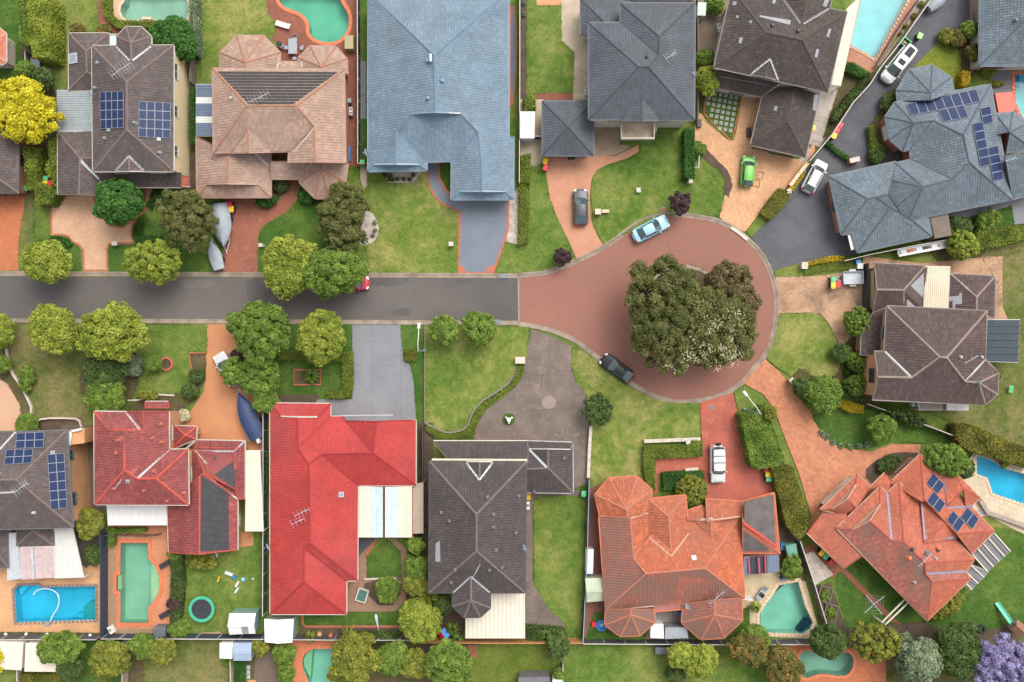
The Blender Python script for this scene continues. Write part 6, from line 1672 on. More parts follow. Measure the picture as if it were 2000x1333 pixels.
sheets(h.root, '1927,625 1926,706 1988,708 1992,625', (2.7, 2.7, 2.5, 2.5), GLZ, step=2.55, posts=(2, 3), name='sunroom', rib_h=.05)
h.onwall((1690, 530), (1691, 602), .1, 2.3, stained('beige_door', (.36, .30, .2), (.3, .25, .17), .5), 'garage_door'); h.onwall((1704, 720), (1704, 748), 3.2, 4.6, GLASS, 'window')
sheets(h.root, '1796,786 1841,786 1841,801 1796,801', (2.4, 2.4, 2.3, 2.3), stained('striped_awning', (.30, .25, .22), (.2, .16, .14), 3), step=.4, name='awning', posts=(2, 3)); sheets(h.root, '1850,788 1892,789 1892,802 1850,801', (2.4, 2.4, 2.3, 2.3), WHITE, name='awning', posts=(2, 3))
h.antenna(1890, 702, 30, 1.6, 3, .25, 1.0); h.vent('1875,698 1916,698', FLASHP); h.vent('1911,749', GYT, .22)
# H9
h = House('maroon tiled two-storey house with vermilion ridges and white awning', 300, 890, BRICKO, CRT)
h.roof(5.2, '''a 184,804; b 185,985.5; c 368.5,986.5; d 367.5,877.5; K 330,879; T 330,804; G 281,803.5; R0 243,841; R1 243,918; R2 269,935.5; R3 304.5,935; L 210,838.5; V 247,805; U 281,840''',
 'a b R1 R0 L; a V U R0 L; K T G U R0 R1 R2; b c R3 R2 R1; c d R3; d K R2 R3', TRD, CRD, valley=FLASHP)
h.roof(5.2, 'a 247,805; b 247,815; J 273,838; G 281,803.5; K 330,804; M 330,838', 'a b J G', TRD, CRD, walls=False)
h.roof(2.7, 'a 340,832; b 384,834; c 383,858; d 334,878; p 362,850', 'a b p; b c p; c d p; d a p', TRD, CRD)
h.roof(2.7, 'a 327,985; b 330,1079; c 390,1083; d 464,1074; e 464,975; f 398,924; g 390,930', 'a b c g; d e f g c', TRD, CRD)
h.roof(2.7, 'a 382,860; b 478,862; c 478,975; d 461,957,3.2; e 458,882; f 382,881; i 464,975,2.9; j 399,924,3.9', 'a b e f; b c i d e; f e d j', TRD, CRD)
h.roof(2.6, 'a 380,875,2.72; b 470,875,2.72; c 462,985,2.72; d 380,985,2.72', '* a b c d', TRD, CRD, walls=False)
h.roof(2.7, 'a 368,880; b 383,880,2.9; c 400,925,3.9; d 369,950,2.9', 'a d c b', TRD, CRD, walls=False)
h.roof(3.4, 'a 284,785; b 328,785; c 331,797,3.6; d 284,797,3.6', 'a b c d', TRD, CRD, walls=False)
sheets(h.root, '208.5,987 330,987 330,1026 211,1026', (2.6, 2.6, 2.4, 2.4), WHITE, posts=(2, 3), rib_h=.02)
sheets(h.root, '481,881 479,1038 514,1038 507,881', (2.55, 2.55, 2.4, 2.4), CREAM, posts=(2, 3), step=.5)
h.heater('391,928 446,962 447,1074 391,1078', 9, HEAT, gap=.04); h.heater('416,893 461,893 461,955 417,926', 6, HEAT, gap=.04)
h.flash(['247,806 273,839', '330,879 269,934', '383,860 363,877', '382,881 414,919', '400,925 464,975', '399,924 421,943'], FLASHP, .26)
h.vent('315,829 315,864 298,856 231,860 228,885 301,921 223,954 282,958 359,963 327,978', REDB, .15); h.antenna(236, 944, 55, 1.3, 3, .2, .8); h.skylight('250,940', .4)
h.dish(429, 1080, .38, 2.6)
# H10
h = House('bright scarlet roofed single-storey house with white covered patio', 670, 985, BRICK, CRT)
h.roof(2.9, '''A 527.5,788; B 645.5,789; B2 645.5,814; C 668,814; C2 667,822; D 812,820; E 812,948; F 699,949; G 698,1134; G2 676.5,1135; H 676.5,1200; I 528,1200; hl 549.5,813.5; hr 620,815; r1 580.5,815; r2 582,876; r3 603.5,907.5; r4 605,1060.5; r5 594,1070; r6 593.5,1137; s1 628,887; s2 729,885; t 734,823''',
 'A I r6 r5 r4 r3 r2 r1 hl; A B hr hl; B B2 r2 r1 hr; B2 C s2 s1 r3 r2; C C2 t s2; D E s2 t; E F s1 s2; F G r4 r3 s1; G2 H r6 r5; I H r6; G G2 r5 r4', TBR, CBR, gab=[('hl', 'hr', 'r1')], valley=CBR, roll=.014, lip=.012)
h.flash(['549,813 581,815 620,814', '713,824 813,820', '665,812 768,811'], FLASHP, .15)
sheets(h.root, '699.5,950 748,952 748,1050 699.5,1050', (2.75, 3.1, 3.1, 2.75), CREAM, alt=lambda i, n: PALE if i >= 2 else None, step=.8, posts=(), trim=RDT); sheets(h.root, '752,952 805,950 805,1050 752,1050', (3.1, 2.75, 2.75, 3.1), CREAM, alt=lambda i, n: PALE if i < 2 else None, step=.8, posts=(1, 2), trim=RDT)
m = MB(); q = [P(*a, 2.4) for a in pts('806,947 827,942 827,1042 806,1043')]; m.quad(*q[::-1]); [m.bar(x, Vector((x.x, x.y, 0)), .08, .08) for x in q[1:3]]; m.build('shade_cloth', [plain('beige_shade', (.34, .28, .21), .9)], h.root)
h.skylight('666,966', .6); h.antenna(594, 998, 25, 1.8, 5, .7, 1.2); h.antenna(586, 1016, 25, 1.6, 4, .7, 1.0); h.dish(528, 1064, .42, 3.0)
h.onwall((700, 811), (764, 811), .1, 2.3, CREAM, 'garage_door')
# H11
h = House('coffee brown tiled two-storey house with cream sheet patio at the back', 932, 1030, BRICKO, CREAM)
h.roof(5.3, 'a 839,901.5; b 1028,902.5; c 1025,1158; d 838,1158; p 930.5,1005; q 930.5,1077', 'a b p; b c q p; c d q; d a p q', TB11, CB11, gut=DKT)
gablet(h, 5.3, '910,903', '963,903', '936.5,938', '936.5,903', TB11, CB11)
h.roof(2.8, 'a 846.5,862; b 1030,862; c 1030,898,3.7; d 874,898,3.7', 'a b c d', TB11, CB11)
h.roof(2.8, 'a 1030,862; b 1118,865; c 1119,963; d 1029,962; hl 1033,877; hr 1114,878; rf 1070.5,877; rb 1070.5,915; w 1029,917', 'a b hr hl; b c rb rf hr; c d w rb; * hl rb rf; * hl w rb', TB11, CB11, gab=[('hl', 'hr', 'rf')], gut=FLASHP)
octa(h, 5.3, '884,1156 884,1185 906.5,1206 938,1206 957.5,1188 957.5,1156', '920,1173', '919.5,1125', TB11, CB11, gut=DKT)
m = MB(); m.bar(P(843.5, 899, 5.1), P(1029.5, 900, 5.1), .35, .3); m.build('fascia', [plain('cream_fascia', (.5, .42, .32), .6)], h.root)
sheets(h.root, '909.5,1247 1025,1247 1024.5,1160 909.5,1160', (2.4, 2.4, 2.65, 2.65), CREAM, posts=(0, 1), step=.5, ribs=1, trim=CREAM)
h.flash(['911,904 936.5,938 962,904', '885,1157 919.5,1126 957,1157', '1034,879 1069,915'], ALU, .24)
h.patch('851,1062 859,1056 860,1098 850,1097', LPN)
h.vent('862,1001 878,1018 963,1005 963,1030 1013,969 1007,1041 968,1075 956,1113 881,1137 889,1113 980,1109 952,972 1043,960 1101,896', capm('vent_brown', (.12, .105, .1)), .17); h.antenna(931, 1112, 60, 1.6, 3, .2, 1.0); h.dish(1027, 1066, .45, 5.0)
h.onwall((1038, 862), (1108, 862), .1, 2.3, CREAM, 'garage_door')
# H12
h = House('weathered orange tiled house with mossy patches and several bays', 1310, 1090, BRICKO, TERRA)
h.roof(2.9, 'W0 1170,1009.5; W1 1183,1191; P1 1261,1121; Q 1237,1089; Rt 1231,1009.5; x 1267,1004; V 1267,1048.5; N0 1343.5,1016; N1 1444,1008; P2 1377,1110.5; E1 1454.5,1169', 'W0 W1 P1 Q Rt; x V Q Rt; N0 N1 P2 P1 Q V; N1 E1 P2; E1 W1 P1 P2', TOR, COR, valley=COR, alt=TOM, altf=(0, 4))
h.roof(2.95, 'a 1265.5,975; b 1339,967.5; c 1345,1041; d 1267,1048.5; p 1305.5,1009.5; q 1311,1086', 'a b p; d a p q; b c q p', TOR, COR)
gablet(h, 2.9, '1356,1016', '1417,1009', '1390,1047', '1388,1014', TOR, COR, trim=CREAM)
octa(h, 2.8, '1172.5,1013 1162,966 1189,934.5 1244.5,931 1273.5,957.5 1268,1010', '1223.5,996', '1225,1010', TOR, COR)
octa(h, 2.8, '1183.5,1190 1181.5,1221 1211.5,1243 1249,1242 1279,1216.5 1277.5,1190', '1232.5,1201.5', '1232,1190', TOM, COR)
octa(h, 2.8, '1334.5,1180 1331.5,1216.5 1369,1249.5 1414,1246 1450,1212 1448.5,1168', '1396,1201', '1394,1172', TOM, COR)
h.roof(2.7, 'a 1277,1195; b 1333,1190; c 1333,1180,2.9; d 1277,1184,2.9', 'a b c d', plain('pink_sheet', (.30, .12, .10), .6), COR, walls=False, tiles=False)
h.roof(2.7, 'a 1378,975; b 1450,980; c 1512,963; d 1523,1081; e 1450,1081; R 1450,1020; f 1380,1020; g 1447,1010,3.3; k 1342,990', 'a b g f; b c R; c d R; e d R', TOR, COR)
h.roof(2.6, 'a 1342,998; b 1342,1016,3.2; c 1392,1014,3.2; d 1372,988', 'a d c b', TOR, COR, walls=False)
h.heater('1454,980 1510,967 1516,1066 1454,1022', 12, plain('weathered_mat', (.085, .07, .066), .8, var=.3, scale=1), gap=.02); h.heater('1451,1036 1500,1070 1503,1077 1451,1077', 4, plain('weathered_mat', (0, 0, 0)), gap=.02)
s = sheets(h.root, '1453,1088 1521,1084 1522,1117 1453,1123', (2.6, 2.6, 2.5, 2.5), SBG, step=.7, posts=(2, 3), trim=plain('crimson_frame', (.26, .05, .07), .5), alt=lambda i, n: GLZ if 1 <= i <= n - 3 else None)
m = MB(); m.bar(P(1462, 1090, 2.75), P(1464, 1120, 2.7), .2, .2); m.bar(P(1481, 1089, 2.75), P(1483, 1122, 2.7), .25, .25); m.bar(P(1494, 1085, 2.75), P(1495, 1118, 2.7), .2, .2); m.build('crimson_beams', [plain('crimson_frame', (0, 0, 0))], h.root)
h.flash(['1172,1008 1232,1012 1266,1002', '1345,1016 1388,1016 1444,1009', '1183,1191 1278,1184', '1267,1049 1311,1086', '1345,1042 1312,1086'], plain('aged_mortar', (.40, .27, .2), .8), .16)
h.cap(h.root, h.at(1451, 1021, .1)[0], h.at(1515, 1068, .1)[0], CRD, .2); h.skylight('1355,1090', .55); h.antenna(1396, 1163, 40, 2.2, 7, .9, 1.2); h.dish(1342, 1180, .42)
h.onwall((1388, 972), (1422, 970), .1, 2.2, WHITE, 'garage_door'); h.onwall((1436, 968), (1478, 964), .1, 2.2, WHITE, 'garage_door')
# H13
h = House('salmon tiled house turned askew with solar panels and striped pergola', 1790, 1050, BRICKO, plain('peach_trim', (.36, .22, .15), .6))
h.roof(3.3, '''W 1634,1032; S 1810.7,1213; B 1820,1136; A 1698,1017; hl 1665,1034; hr 1719,984; a 1719,951; b 1732,963; c 1756,942; e 1903,1093; P1 1741,1056; P2 1765,1058; V1 1807,1101; V2 1808,1121; X 1895,1131; x2 1887,1117''',
 'W S B V2 V1 P2 P1 A hl; W a hr hl; a b P1 A hr; b c P2 P1; c e V1 P2; e x2 V2 V1; S X B; x2 X B V2', TSA, CSA, gab=[('hl', 'hr', 'A')], valley=plain('blue_flashing', (.17, .18, .24), .5), over=.5, alt=TSM, altf=(0, 7, 8))
h.roof(2.8, 'N 1797.7,887.5; E 1942,1037.5; s 1897,1082; w 1738,943; RN 1805.8,977; RE 1868,1043; u 1800,980', 'N E RE RN; w N RN u; E s RE', TSA, CSA)
h.roof(2.8, 'a 1843,932; b 1859.5,917.5; c 1914,973; d 1896,990; p 1882,955; q 1850,990; r 1885,990', 'b c p; c d r p; a b p q', TSA, CSA, walls=False)
h.roof(3.6, 'a 1797,972,3.4; b 1852,1018,4.3; J 1804,1062,4.7; k 1875,1050,3.5', '* a b J; * b k J', TSA, CSA, walls=False)
h.roof(2.6, 'a 1602,996; b 1674.8,927; c 1700,951; d 1649,1005; hl 1625,994; hr 1672,946; R 1654,974; R2 1672,992', 'a b hr hl; b c R2 R hr; d a hl R R2', TSA, CSA, gab=[('hl', 'hr', 'R')])
h.roof(2.6, 'a 1576,1041.5; b 1649,1110; c 1692,1080,3.3; d 1652,1004,3.3; e 1605,1003,3.0', 'a b c d e', TSA, CSA)
h.roof(2.7, 'a 1697,955; b 1728,924; c 1742,938,3.0; d 1733,962,3.2; e 1716,952,3.0', 'a b c d e', TSA, CSA, walls=False)
BF = plain('blue_flashing', (0, 0, 0)); h.flash(['1733,965 1741,1056', '1800,984 1806,1055 1864,1050', '1843,933 1850,992 1900,989', '1604,1003 1652,1006', '1808,1121 1884,1116'], BF, .3)
h.flash(['1625,994 1654,974 1672,946', '1665,1034 1699,1013 1719,984'], CREAM, .16)
for q in ('1822.5,923.5 1845,947.5 1831.5,965.5 1808.5,944', '1823,959.5 1847,984 1834.5,1003 1809.5,979', '1861,997.5 1884,1020.5 1870.5,1041 1848.5,1016', '1889,991 1912,1014 1898.5,1035 1875.5,1010.5'): h.panels(q, 2, 1)
h.vent('1781,1073 1831,1074', DKT, .18); h.vent('1775,1089 1831,1071', TERRA, .24); h.vent('1809,1081', GYT, .26); h.vent('1785,1137 1826,1090', FLASHP, .12); h.antenna(1800, 1090, 45, 2.0, 6, .55, 1.1)
s = sheets(h.root, '1942,1042 1899,1083 1929,1117 1973,1077', (2.5, 2.5, 2.4, 2.4), plain('shadecloth_grey', (.135, .13, .135), .9), step=.62, ribs=1, posts=(2, 3), rib_h=.07, trim=CREAM); sheets(h.root, '1897,1103 1880,1140 1897,1153 1931,1118', (2.45,) * 4, plain('shadecloth_grey', (0, 0, 0)), step=.62, ribs=1, posts=(), rib_h=.07, trim=CREAM)
for i in range(8):
    m = MB(); t = i / 7; a = P(1942, 1042, 2.62); b = P(1885, 1144, 2.62); c_ = P(1973, 1077, 2.5); d_ = P(1897, 1153, 2.5)
    if i < 5: t = i / 4 * .72; m.bar(P(1942 - 43 * i / 4, 1042 + 41 * i / 4, 2.62), P(1973 - 44 * i / 4, 1077 + 40 * i / 4, 2.5), .12, .1)
    else: k = i - 5; m.bar(P(1897 - 8 * k, 1105 + 14 * k, 2.6), P(1922 - 12 * k, 1128 + 12 * k, 2.5), .12, .1)
    m.build('pergola_rafter', [CREAM], h.root)
h.onwall((1601, 978), (1659, 930), .1, 2.3, CREAM, 'garage_door'); h.dish(1912, 998, .3, 2.8)
# H14
h = House('brown-grey tiled two-storey house with three solar arrays at the left edge', 40, 930, BRICKO, GYT)
h.roof(5.2, 'a 130.5,841; b 142.5,1030.5; c -80,1036; d -80,848; p 31.5,937.5; q -30,938', 'a b p; d a p q; b c q p', TB1, CB1)
h.roof(2.7, 'a 33,1030; b 105,1030; c 105,1066; d 33,1066; p 64,1036,3.6', 'c d p; b c p; d a p', TB1, CB1, walls=False); h.roof(2.7, 'a -60,1030; b 14,1034; c 16,1109; d -60,1109; p -20,1034,3.8; q -20,1060', 'b c q p; c d q', TB1, CB1)
sheets(h.root, '14,1042 34,1042 40,1130 14,1134', (2.6, 2.6, 2.4, 2.4), ALU, step=.4, ribs=1, posts=(3,)); sheets(h.root, '105,1034 141,1032 163,1128 106,1130', (2.7, 2.7, 2.4, 2.4), stained('whitened_sheet', (.48, .47, .44), (.38, .37, .35), .8), step=.4, ribs=1, posts=(2,))
sheets(h.root, '39,1070 105,1068 108,1128 42,1132', (2.8, 2.8, 2.5, 2.5), PGL, step=1.05, ribs=1, name='conservatory', posts=(2, 3), rib_h=.06)
m = MB()
for t in (.25, .5, .75): m.bar(P(39 + t * 3, 1070 + 62 * t, 2.85 - .3 * t), P(105 + 3 * t, 1068 + 60 * t, 2.85 - .3 * t), .1, .06)
m.bar(P(62, 1069, 2.9), P(66, 1132, 2.6), .25, .08); m.build('glazing_bars', [ALU], h.root)
h.flash(['31,844 0,878', '0,924 29,960', '0,963 29,961'], FLASHP, .24)
h.panels('32,846.5 86.5,844 85.5,874.5 30.5,876.5', 3, 2); h.panels('12,879 65,877 62.5,904.5 8.5,908', 3, 2); h.panels('92.5,888 125.5,885 131.5,992.5 99,996', 2, 6)
h.antenna(50, 950, 40, 1.8, 6, .9, 1.2); h.vent('67,1001 17,1035', FLASHP); h.skylight('103,884', .4)
m = MB(); q = [tuple(P(a, b, 4.5).xy) for a, b in pts('132,846 164,836 164,866 134,870')]; m.prism(ccw(q), 0, 4.4); ob = m.build('projecting_bay', [BRICKO], h.root); m = MB(); q = [P(*a, 4.6) for a in pts('139,843 156,840 141,870 135,870')]; m.bar(q[0], q[3], .3, .15); m.bar(q[0], P(160, 838, 4.6), .25, .15); m.build('bay_capping', [WHITE], h.root)
# ------------------------------------------------------------------ fences and garden walls
NAVY = plain('navy_fence', (0.035, 0.045, 0.065), .5); CAPW = plain('pale_fence_cap', (0.42, 0.39, 0.35), .5); DGF = plain('dark_grey_fence', (0.07, 0.07, 0.075), .6); SAND = plain('sandy_fence', (0.30, 0.24, 0.175), .6)
fence('dark weathered paling fence between the two houses top left', [(384, -10), (383, 90), (382, 168)], 1.8, TIMB, TIMB, 'paling')
fence('dark metal fence with pale cap left of the large blue roof', [(703, -10), (704, 160), (704, 325)], 1.8, DGF, CAPW)
fence('short metal fence across the front of the blue house side passage', [(703, 325), (720, 325)], 1.5, DGF, TIMO)
fence('dark metal fence with pale cap right of the large blue roof', [(1015, -10), (1015, 180), (1014, 362)], 1.8, DGF, CAPW)
fence('low metal fence across the shed passage beside the square garage roof', [(1016, 272), (1058, 273)], 1.6, DGF, CAPW)
fence('brown fence between the charcoal house and the umber house', [(1357, -10), (1357, 110), (1357, 245)], 1.8, TIMB, TIMB)
fence('long pale-capped fence curving beside the dark drive and the white van', [(1805, 10), (1747, 92), (1708, 141), (1687, 174), (1655, 209), (1614, 271), (1597, 291), (1572, 320)], 1.7, SAND, CAPW)
fence('dark pool rail fence along the pink paving of the long pool', [(1790, 2), (1748, 62), (1704, 135)], 1.2, DKT, DKT, 'open')
fence('beige fence beside the top right slate roof', [(1893, -10), (1893, 55)], 1.8, SAND, SAND)
fence('navy fence behind the blue pool at the bottom left', [(-20, 1240), (200, 1240)], 1.7, DGF, CAPW)
fence('navy metal fence between the two pools at the bottom left', [(211, 1035), (211, 1242)], 1.9, NAVY, NAVY)
fence('navy back fence behind the green pool and the trampoline lawn', [(211, 1238), (350, 1238), (560, 1239)], 1.8, NAVY, CAPW)
fence('grey back fence behind the scarlet roofed house', [(574, 1240), (700, 1241), (828, 1241)], 1.7, DGF, CAPW)
fence('orange timber back fence behind the cream sheet patio', [(829, 1245), (980, 1246), (1136, 1246)], 1.9, TIMO, TIMO, 'paling')
fence('grey back fence behind the weathered orange house', [(1137, 1248), (1300, 1249), (1440, 1250), (1590, 1249)], 1.7, DGF, CAPW)
fence('side fence with pale cap between the maroon and scarlet roofs', [(522, 800), (522, 1000), (521, 1195)], 1.7, DGF, CAPW)
fence('dark side fence between the scarlet and coffee brown roofs', [(828, 828), (828, 950), (829, 1105)], 1.7, DKT, DKT)
fence('navy fence beside the narrow back lawn of the coffee brown house', [(1148, 935), (1144, 1090), (1136, 1246)], 1.8, NAVY, plain('blue_fence_cap', (.16, .25, .33), .5))
fence('weathered fence between the angular pool and the vegetable beds', [(1554, 1052), (1580, 1130), (1610, 1228)], 1.7, TIMB, CAPW)
fence('sloping side fence below the cocoa brown house', [(1685, 788), (1730, 804), (1790, 826), (1848, 848)], 1.6, SAND, CAPW)
fence('front side fence beside the cocoa house garage', [(1686, 517), (1684, 560), (1682, 610)], 1.6, DKT, DKT)
fence('side fence between the slate-blue garage and the cocoa house', [(1640, 512), (1690, 500), (1780, 482), (1852, 469)], 1.6, SAND, CAPW)
fence('bottom garden fence left of the brown lawn', [(251, 1247), (250, 1345)], 1.6, SAND, CAPW); fence('bottom garden fence between the two cream sheds', [(47, 1247), (49, 1345)], 1.6, SAND, CAPW)
fence('bottom garden fence beside the white shed', [(456, 1286), (457, 1345)], 1.2, SAND, CAPW); fence('bottom garden fence below the flowering shrub', [(1098, 1290), (1099, 1345)], 1.5, SAND, CAPW)
fence('black pool rail beside the green pool', [(214, 1042), (290, 1044), (315, 1042)], 1.2, DKT, DKT, 'open')
fence('paling fence at the top left beside the clipped hedge', [(63, 108), (64, 150)], 1.5, TIMB, CAPW, 'paling')
wallthing('low pale wall beside the brown concrete driveway', [(1153, 832), (1150, 880), (1148, 932)], .7, WWH, .3, cap=STONE)
wallthing('pale stone wall above the clipped hedge of the orange house', [(1256, 861), (1310, 859), (1366, 857)], .6, STONE, .35, cap=STONE)
wallthing('small pale wall between the two hedges of the orange house', [(1336, 917), (1362, 915)], .5, WWH, .3, cap=STONE)
wallthing('brick pier wall in the slate-blue drive', [(1652, 319), (1672, 314)], 1.1, BRICK, .5, cap=STONE)
wallthing('tan retaining wall above the yellow kerb hedge', [(1538, 366), (1556, 342), (1573, 321)], .9, ORNP, .35, cap=SANDC)
wallthing('curved dark edging wall of the dry lawn', Z(680, 600, '500,750 530,768 580,795 640,815 700,812 750,795 785,765 800,710 830,655 880,605 960,555 1040,500 1090,430 1112,375'), .35, plain('stone_edging', (.16, .14, .12), .9, var=.3, scale=5), .22)
wallthing('thin dividing wall down the lawn beside the street light', [(830, 634), (830, 720), (830, 826)], .3, TIMB, .15)
wallthing('pale curved garden wall of the brown lawn', Z(0, 600, '50,270 60,330 65,380 95,440 130,490 165,550 195,610 213,650 212,690 200,708'), .4, STONE, .2)
wallthing('pale garden wall above the solar roof', Z(0, 600, '245,742 280,728 340,722 420,722 500,725 525,740 540,780'), .4, STONE, .2)
wallthing('stone retaining wall of the pale pool terrace', [(1910, 976), (1925, 1000), (1960, 1012), (2020, 1035)], .6, plain('rubble_stone', (.25, .21, .17), .9, var=.4, scale=5), .5)
wallthing('curved retaining wall beside the kerb with the light pole', Z(1300, 600, '485,705 530,695 580,675 635,645'), .5, STONE, .25)
edging(pts('592,1198 592,1218 598,1223 780,1223'), REDB, .25)
edging(Z(680, 933, '105,660 225,655 250,645 305,655 345,690'), STONE, .2); edging(Z(680, 933, '175,415 120,505'), REDB, .3); edging(Z(0, 600, '835,608 900,605 1040,570 1140,575'), STONE, .2)
edging(Z(0, 600, '1340,298 1237,300 1240,350 1260,440 1270,520 1255,570'), REDB, .15)
PLN = PSTONE
# ------------------------------------------------------------------ trees
GS = 'street trees with rounded lime crowns'
for lab, x, y, r, m, k in [
    ('rounded lime tree on the verge left of the tan drive', 91, 513, 44, LG, {}), ('rounded lime tree on the verge right of the tan drive', 299, 513, 52, LG, dict(leaf=.11, lob=.17, ry=45)),
    ('yellow-lime tree overhanging the road, left of the joined pair', 566, 519, 54, LG, dict(ry=58)), ('lumpy lime tree over the lower kerb at the left', 107, 646, 47, LG, dict(lob=.21, ry=50)),
    ('widest lime tree on the lower verge', 221, 651, 62, LG, dict(lob=.19, rough=.35)), ('lime tree cut by the left edge below the road', -2, 645, 32, LG, {}),
    ('dense rounded tree between the orange drive and the square hedge', 513, 652, 56, LM, dict(lob=.16, leaf=.12, ry=60)), ('yellow-green rounded tree above the clipped square garden', 628, 659, 52, LG, dict(lob=.17, leaf=.12)),
    ('smaller mid green tree beside the street light', 868, 645, 29, LM, {}), ('larger mid green tree by the kerb near the red circle', 936, 643, 34, LM, dict(lob=.2))]:
    tree(lab, x, y, r, m, group=GS, **k)
tree('mid green tree overhanging the road above the red car', 650, 533, 58, LM, ry=52, group=GS, lob=.2, rough=.3); tree('green low branch clump beside the red car', 690, 520, 30, LM, h=4.2)
tree('side clump of the dense tree near the orange drive', 462, 632, 20, LM, h=4)
tree('bright deep green round tree in front of the brown solar house', 233, 396, 49, LD, lob=.2, leaf=.17, ry=43)
tree('olive tree beside the grey covered boats', 366, 430, 56, LO, ry=62, lob=.15, leaf=.13, rough=.35, nl=110); tree('tall olive tree beside the pebble bed of the dry lawn', 671, 425, 50, LO, ry=74, lob=.17, leaf=.13, rough=.38, nl=120)
tree('bright yellow tree over the left edge', 50, 219, 60, LY, ry=66, h=6, lob=.17, leaf=.14, rough=.4)
tree('green tree in the corner beside the pale green pool', 340, 77, 44, LD, lob=.24, h=4.5)
tree('large olive tree on the roundabout island', 1306, 614, 92, LO, ry=108, h=9, lob=.15, leaf=.14, nl=150, per=90, rough=.26)
tree('olive tree with cream blossom on the roundabout island', 1398, 642, 74, LO, ry=86, h=8, lob=.17, leaf=.14, nl=140, per=80, rough=.3, gaps=.08)
def blossom(px, py, r, n, z, per=34):
    """heads of cream flowers on the blossoming island tree"""
    rng = np.random.default_rng(7); isl_ = [o for o in bpy.data.objects if o.type == 'EMPTY' and o.get('label', '').startswith('olive tree with cream')][0]; l = wloc(isl_); C = []
    for i in range(n):
        a, q = rng.uniform(0, 6.28), math.sqrt(rng.uniform(.02, 1)); c = P(px + r * q * math.cos(a), py + r * 1.05 * q * math.sin(a), z - 1.6 * q * q + rng.uniform(-.5, .5)); k = rng.integers(per // 3, per)
        C.append(np.array(c - l) + np.concatenate([rng.normal(size=(k, 2)) * .27, rng.normal(size=(k, 1)) * .13 + .12], 1))
    C = np.concatenate(C); V, Q = leaves(rng, C, np.tile([0, 0, 1.], (len(C), 1)), .085, .5, .8); npobj('blossom', V, Q, [LW], isl_, np.repeat(rng.uniform(size=len(C)), 4))
blossom(1402, 652, 66, 85, 8.0, 22); blossom(1330, 690, 40, 16, 8.2, 16)
LOR = leafmat('leaf_olive_rust', (0.08, 0.06, 0.03), (0.17, 0.135, 0.055), (0.24, 0.2, 0.08)); tree('sparse rusty outer branch of the island trees, upper right', 1420, 548, 50, LOR, ry=38, h=6.5, gaps=.1, lob=.24, nl=60, rough=.35); tree('sparse twig clump at the right of the island trees', 1450, 590, 32, LOR, ry=48, h=6, gaps=.15, lob=.26, nl=50, rough=.4)
tree('small plum-leaved tree at the kerb behind the light blue car', 1328, 398, 23, LP, h=3, lob=.22, leaf=.13, gaps=.2, rough=.45); tree('small plum-leaved tree beside the terracotta drive mouth', 1098, 502, 17, LP, h=2.4, lob=.25, leaf=.13, gaps=.2, rough=.5)
tree('twiggy green shrub on the lawn edge by the brown drive', 1168, 800, 31, LK, h=3, gaps=.2, leaf=.12, lob=.2, rough=.4)
TB = 'clipped ball shrubs at the cocoa house'
for lab, x, y, r in (('upper clipped ball shrub beside the garage', 1676, 631, 28), ('middle clipped ball shrub by the brick entry', 1672, 707, 20), ('lower clipped ball shrub by the brick gable', 1673, 752, 22)): shrub(lab, x, y, r, LM, h=r / 8.5, lob=.12, leaf=.09, nl=110, per=40, rough=.06, group=TB)
shrub('large clipped ball tree behind the slate-blue garage', 1878, 479, 30, LG, h=3.4, lob=.14, leaf=.1, nl=120, per=40, rough=.08)
shrub('round clipped shrub with yellow flecks by the orange house', 1349, 959, 31, LYG, h=3, lob=.12, leaf=.08, nl=130, per=36, rough=.06)
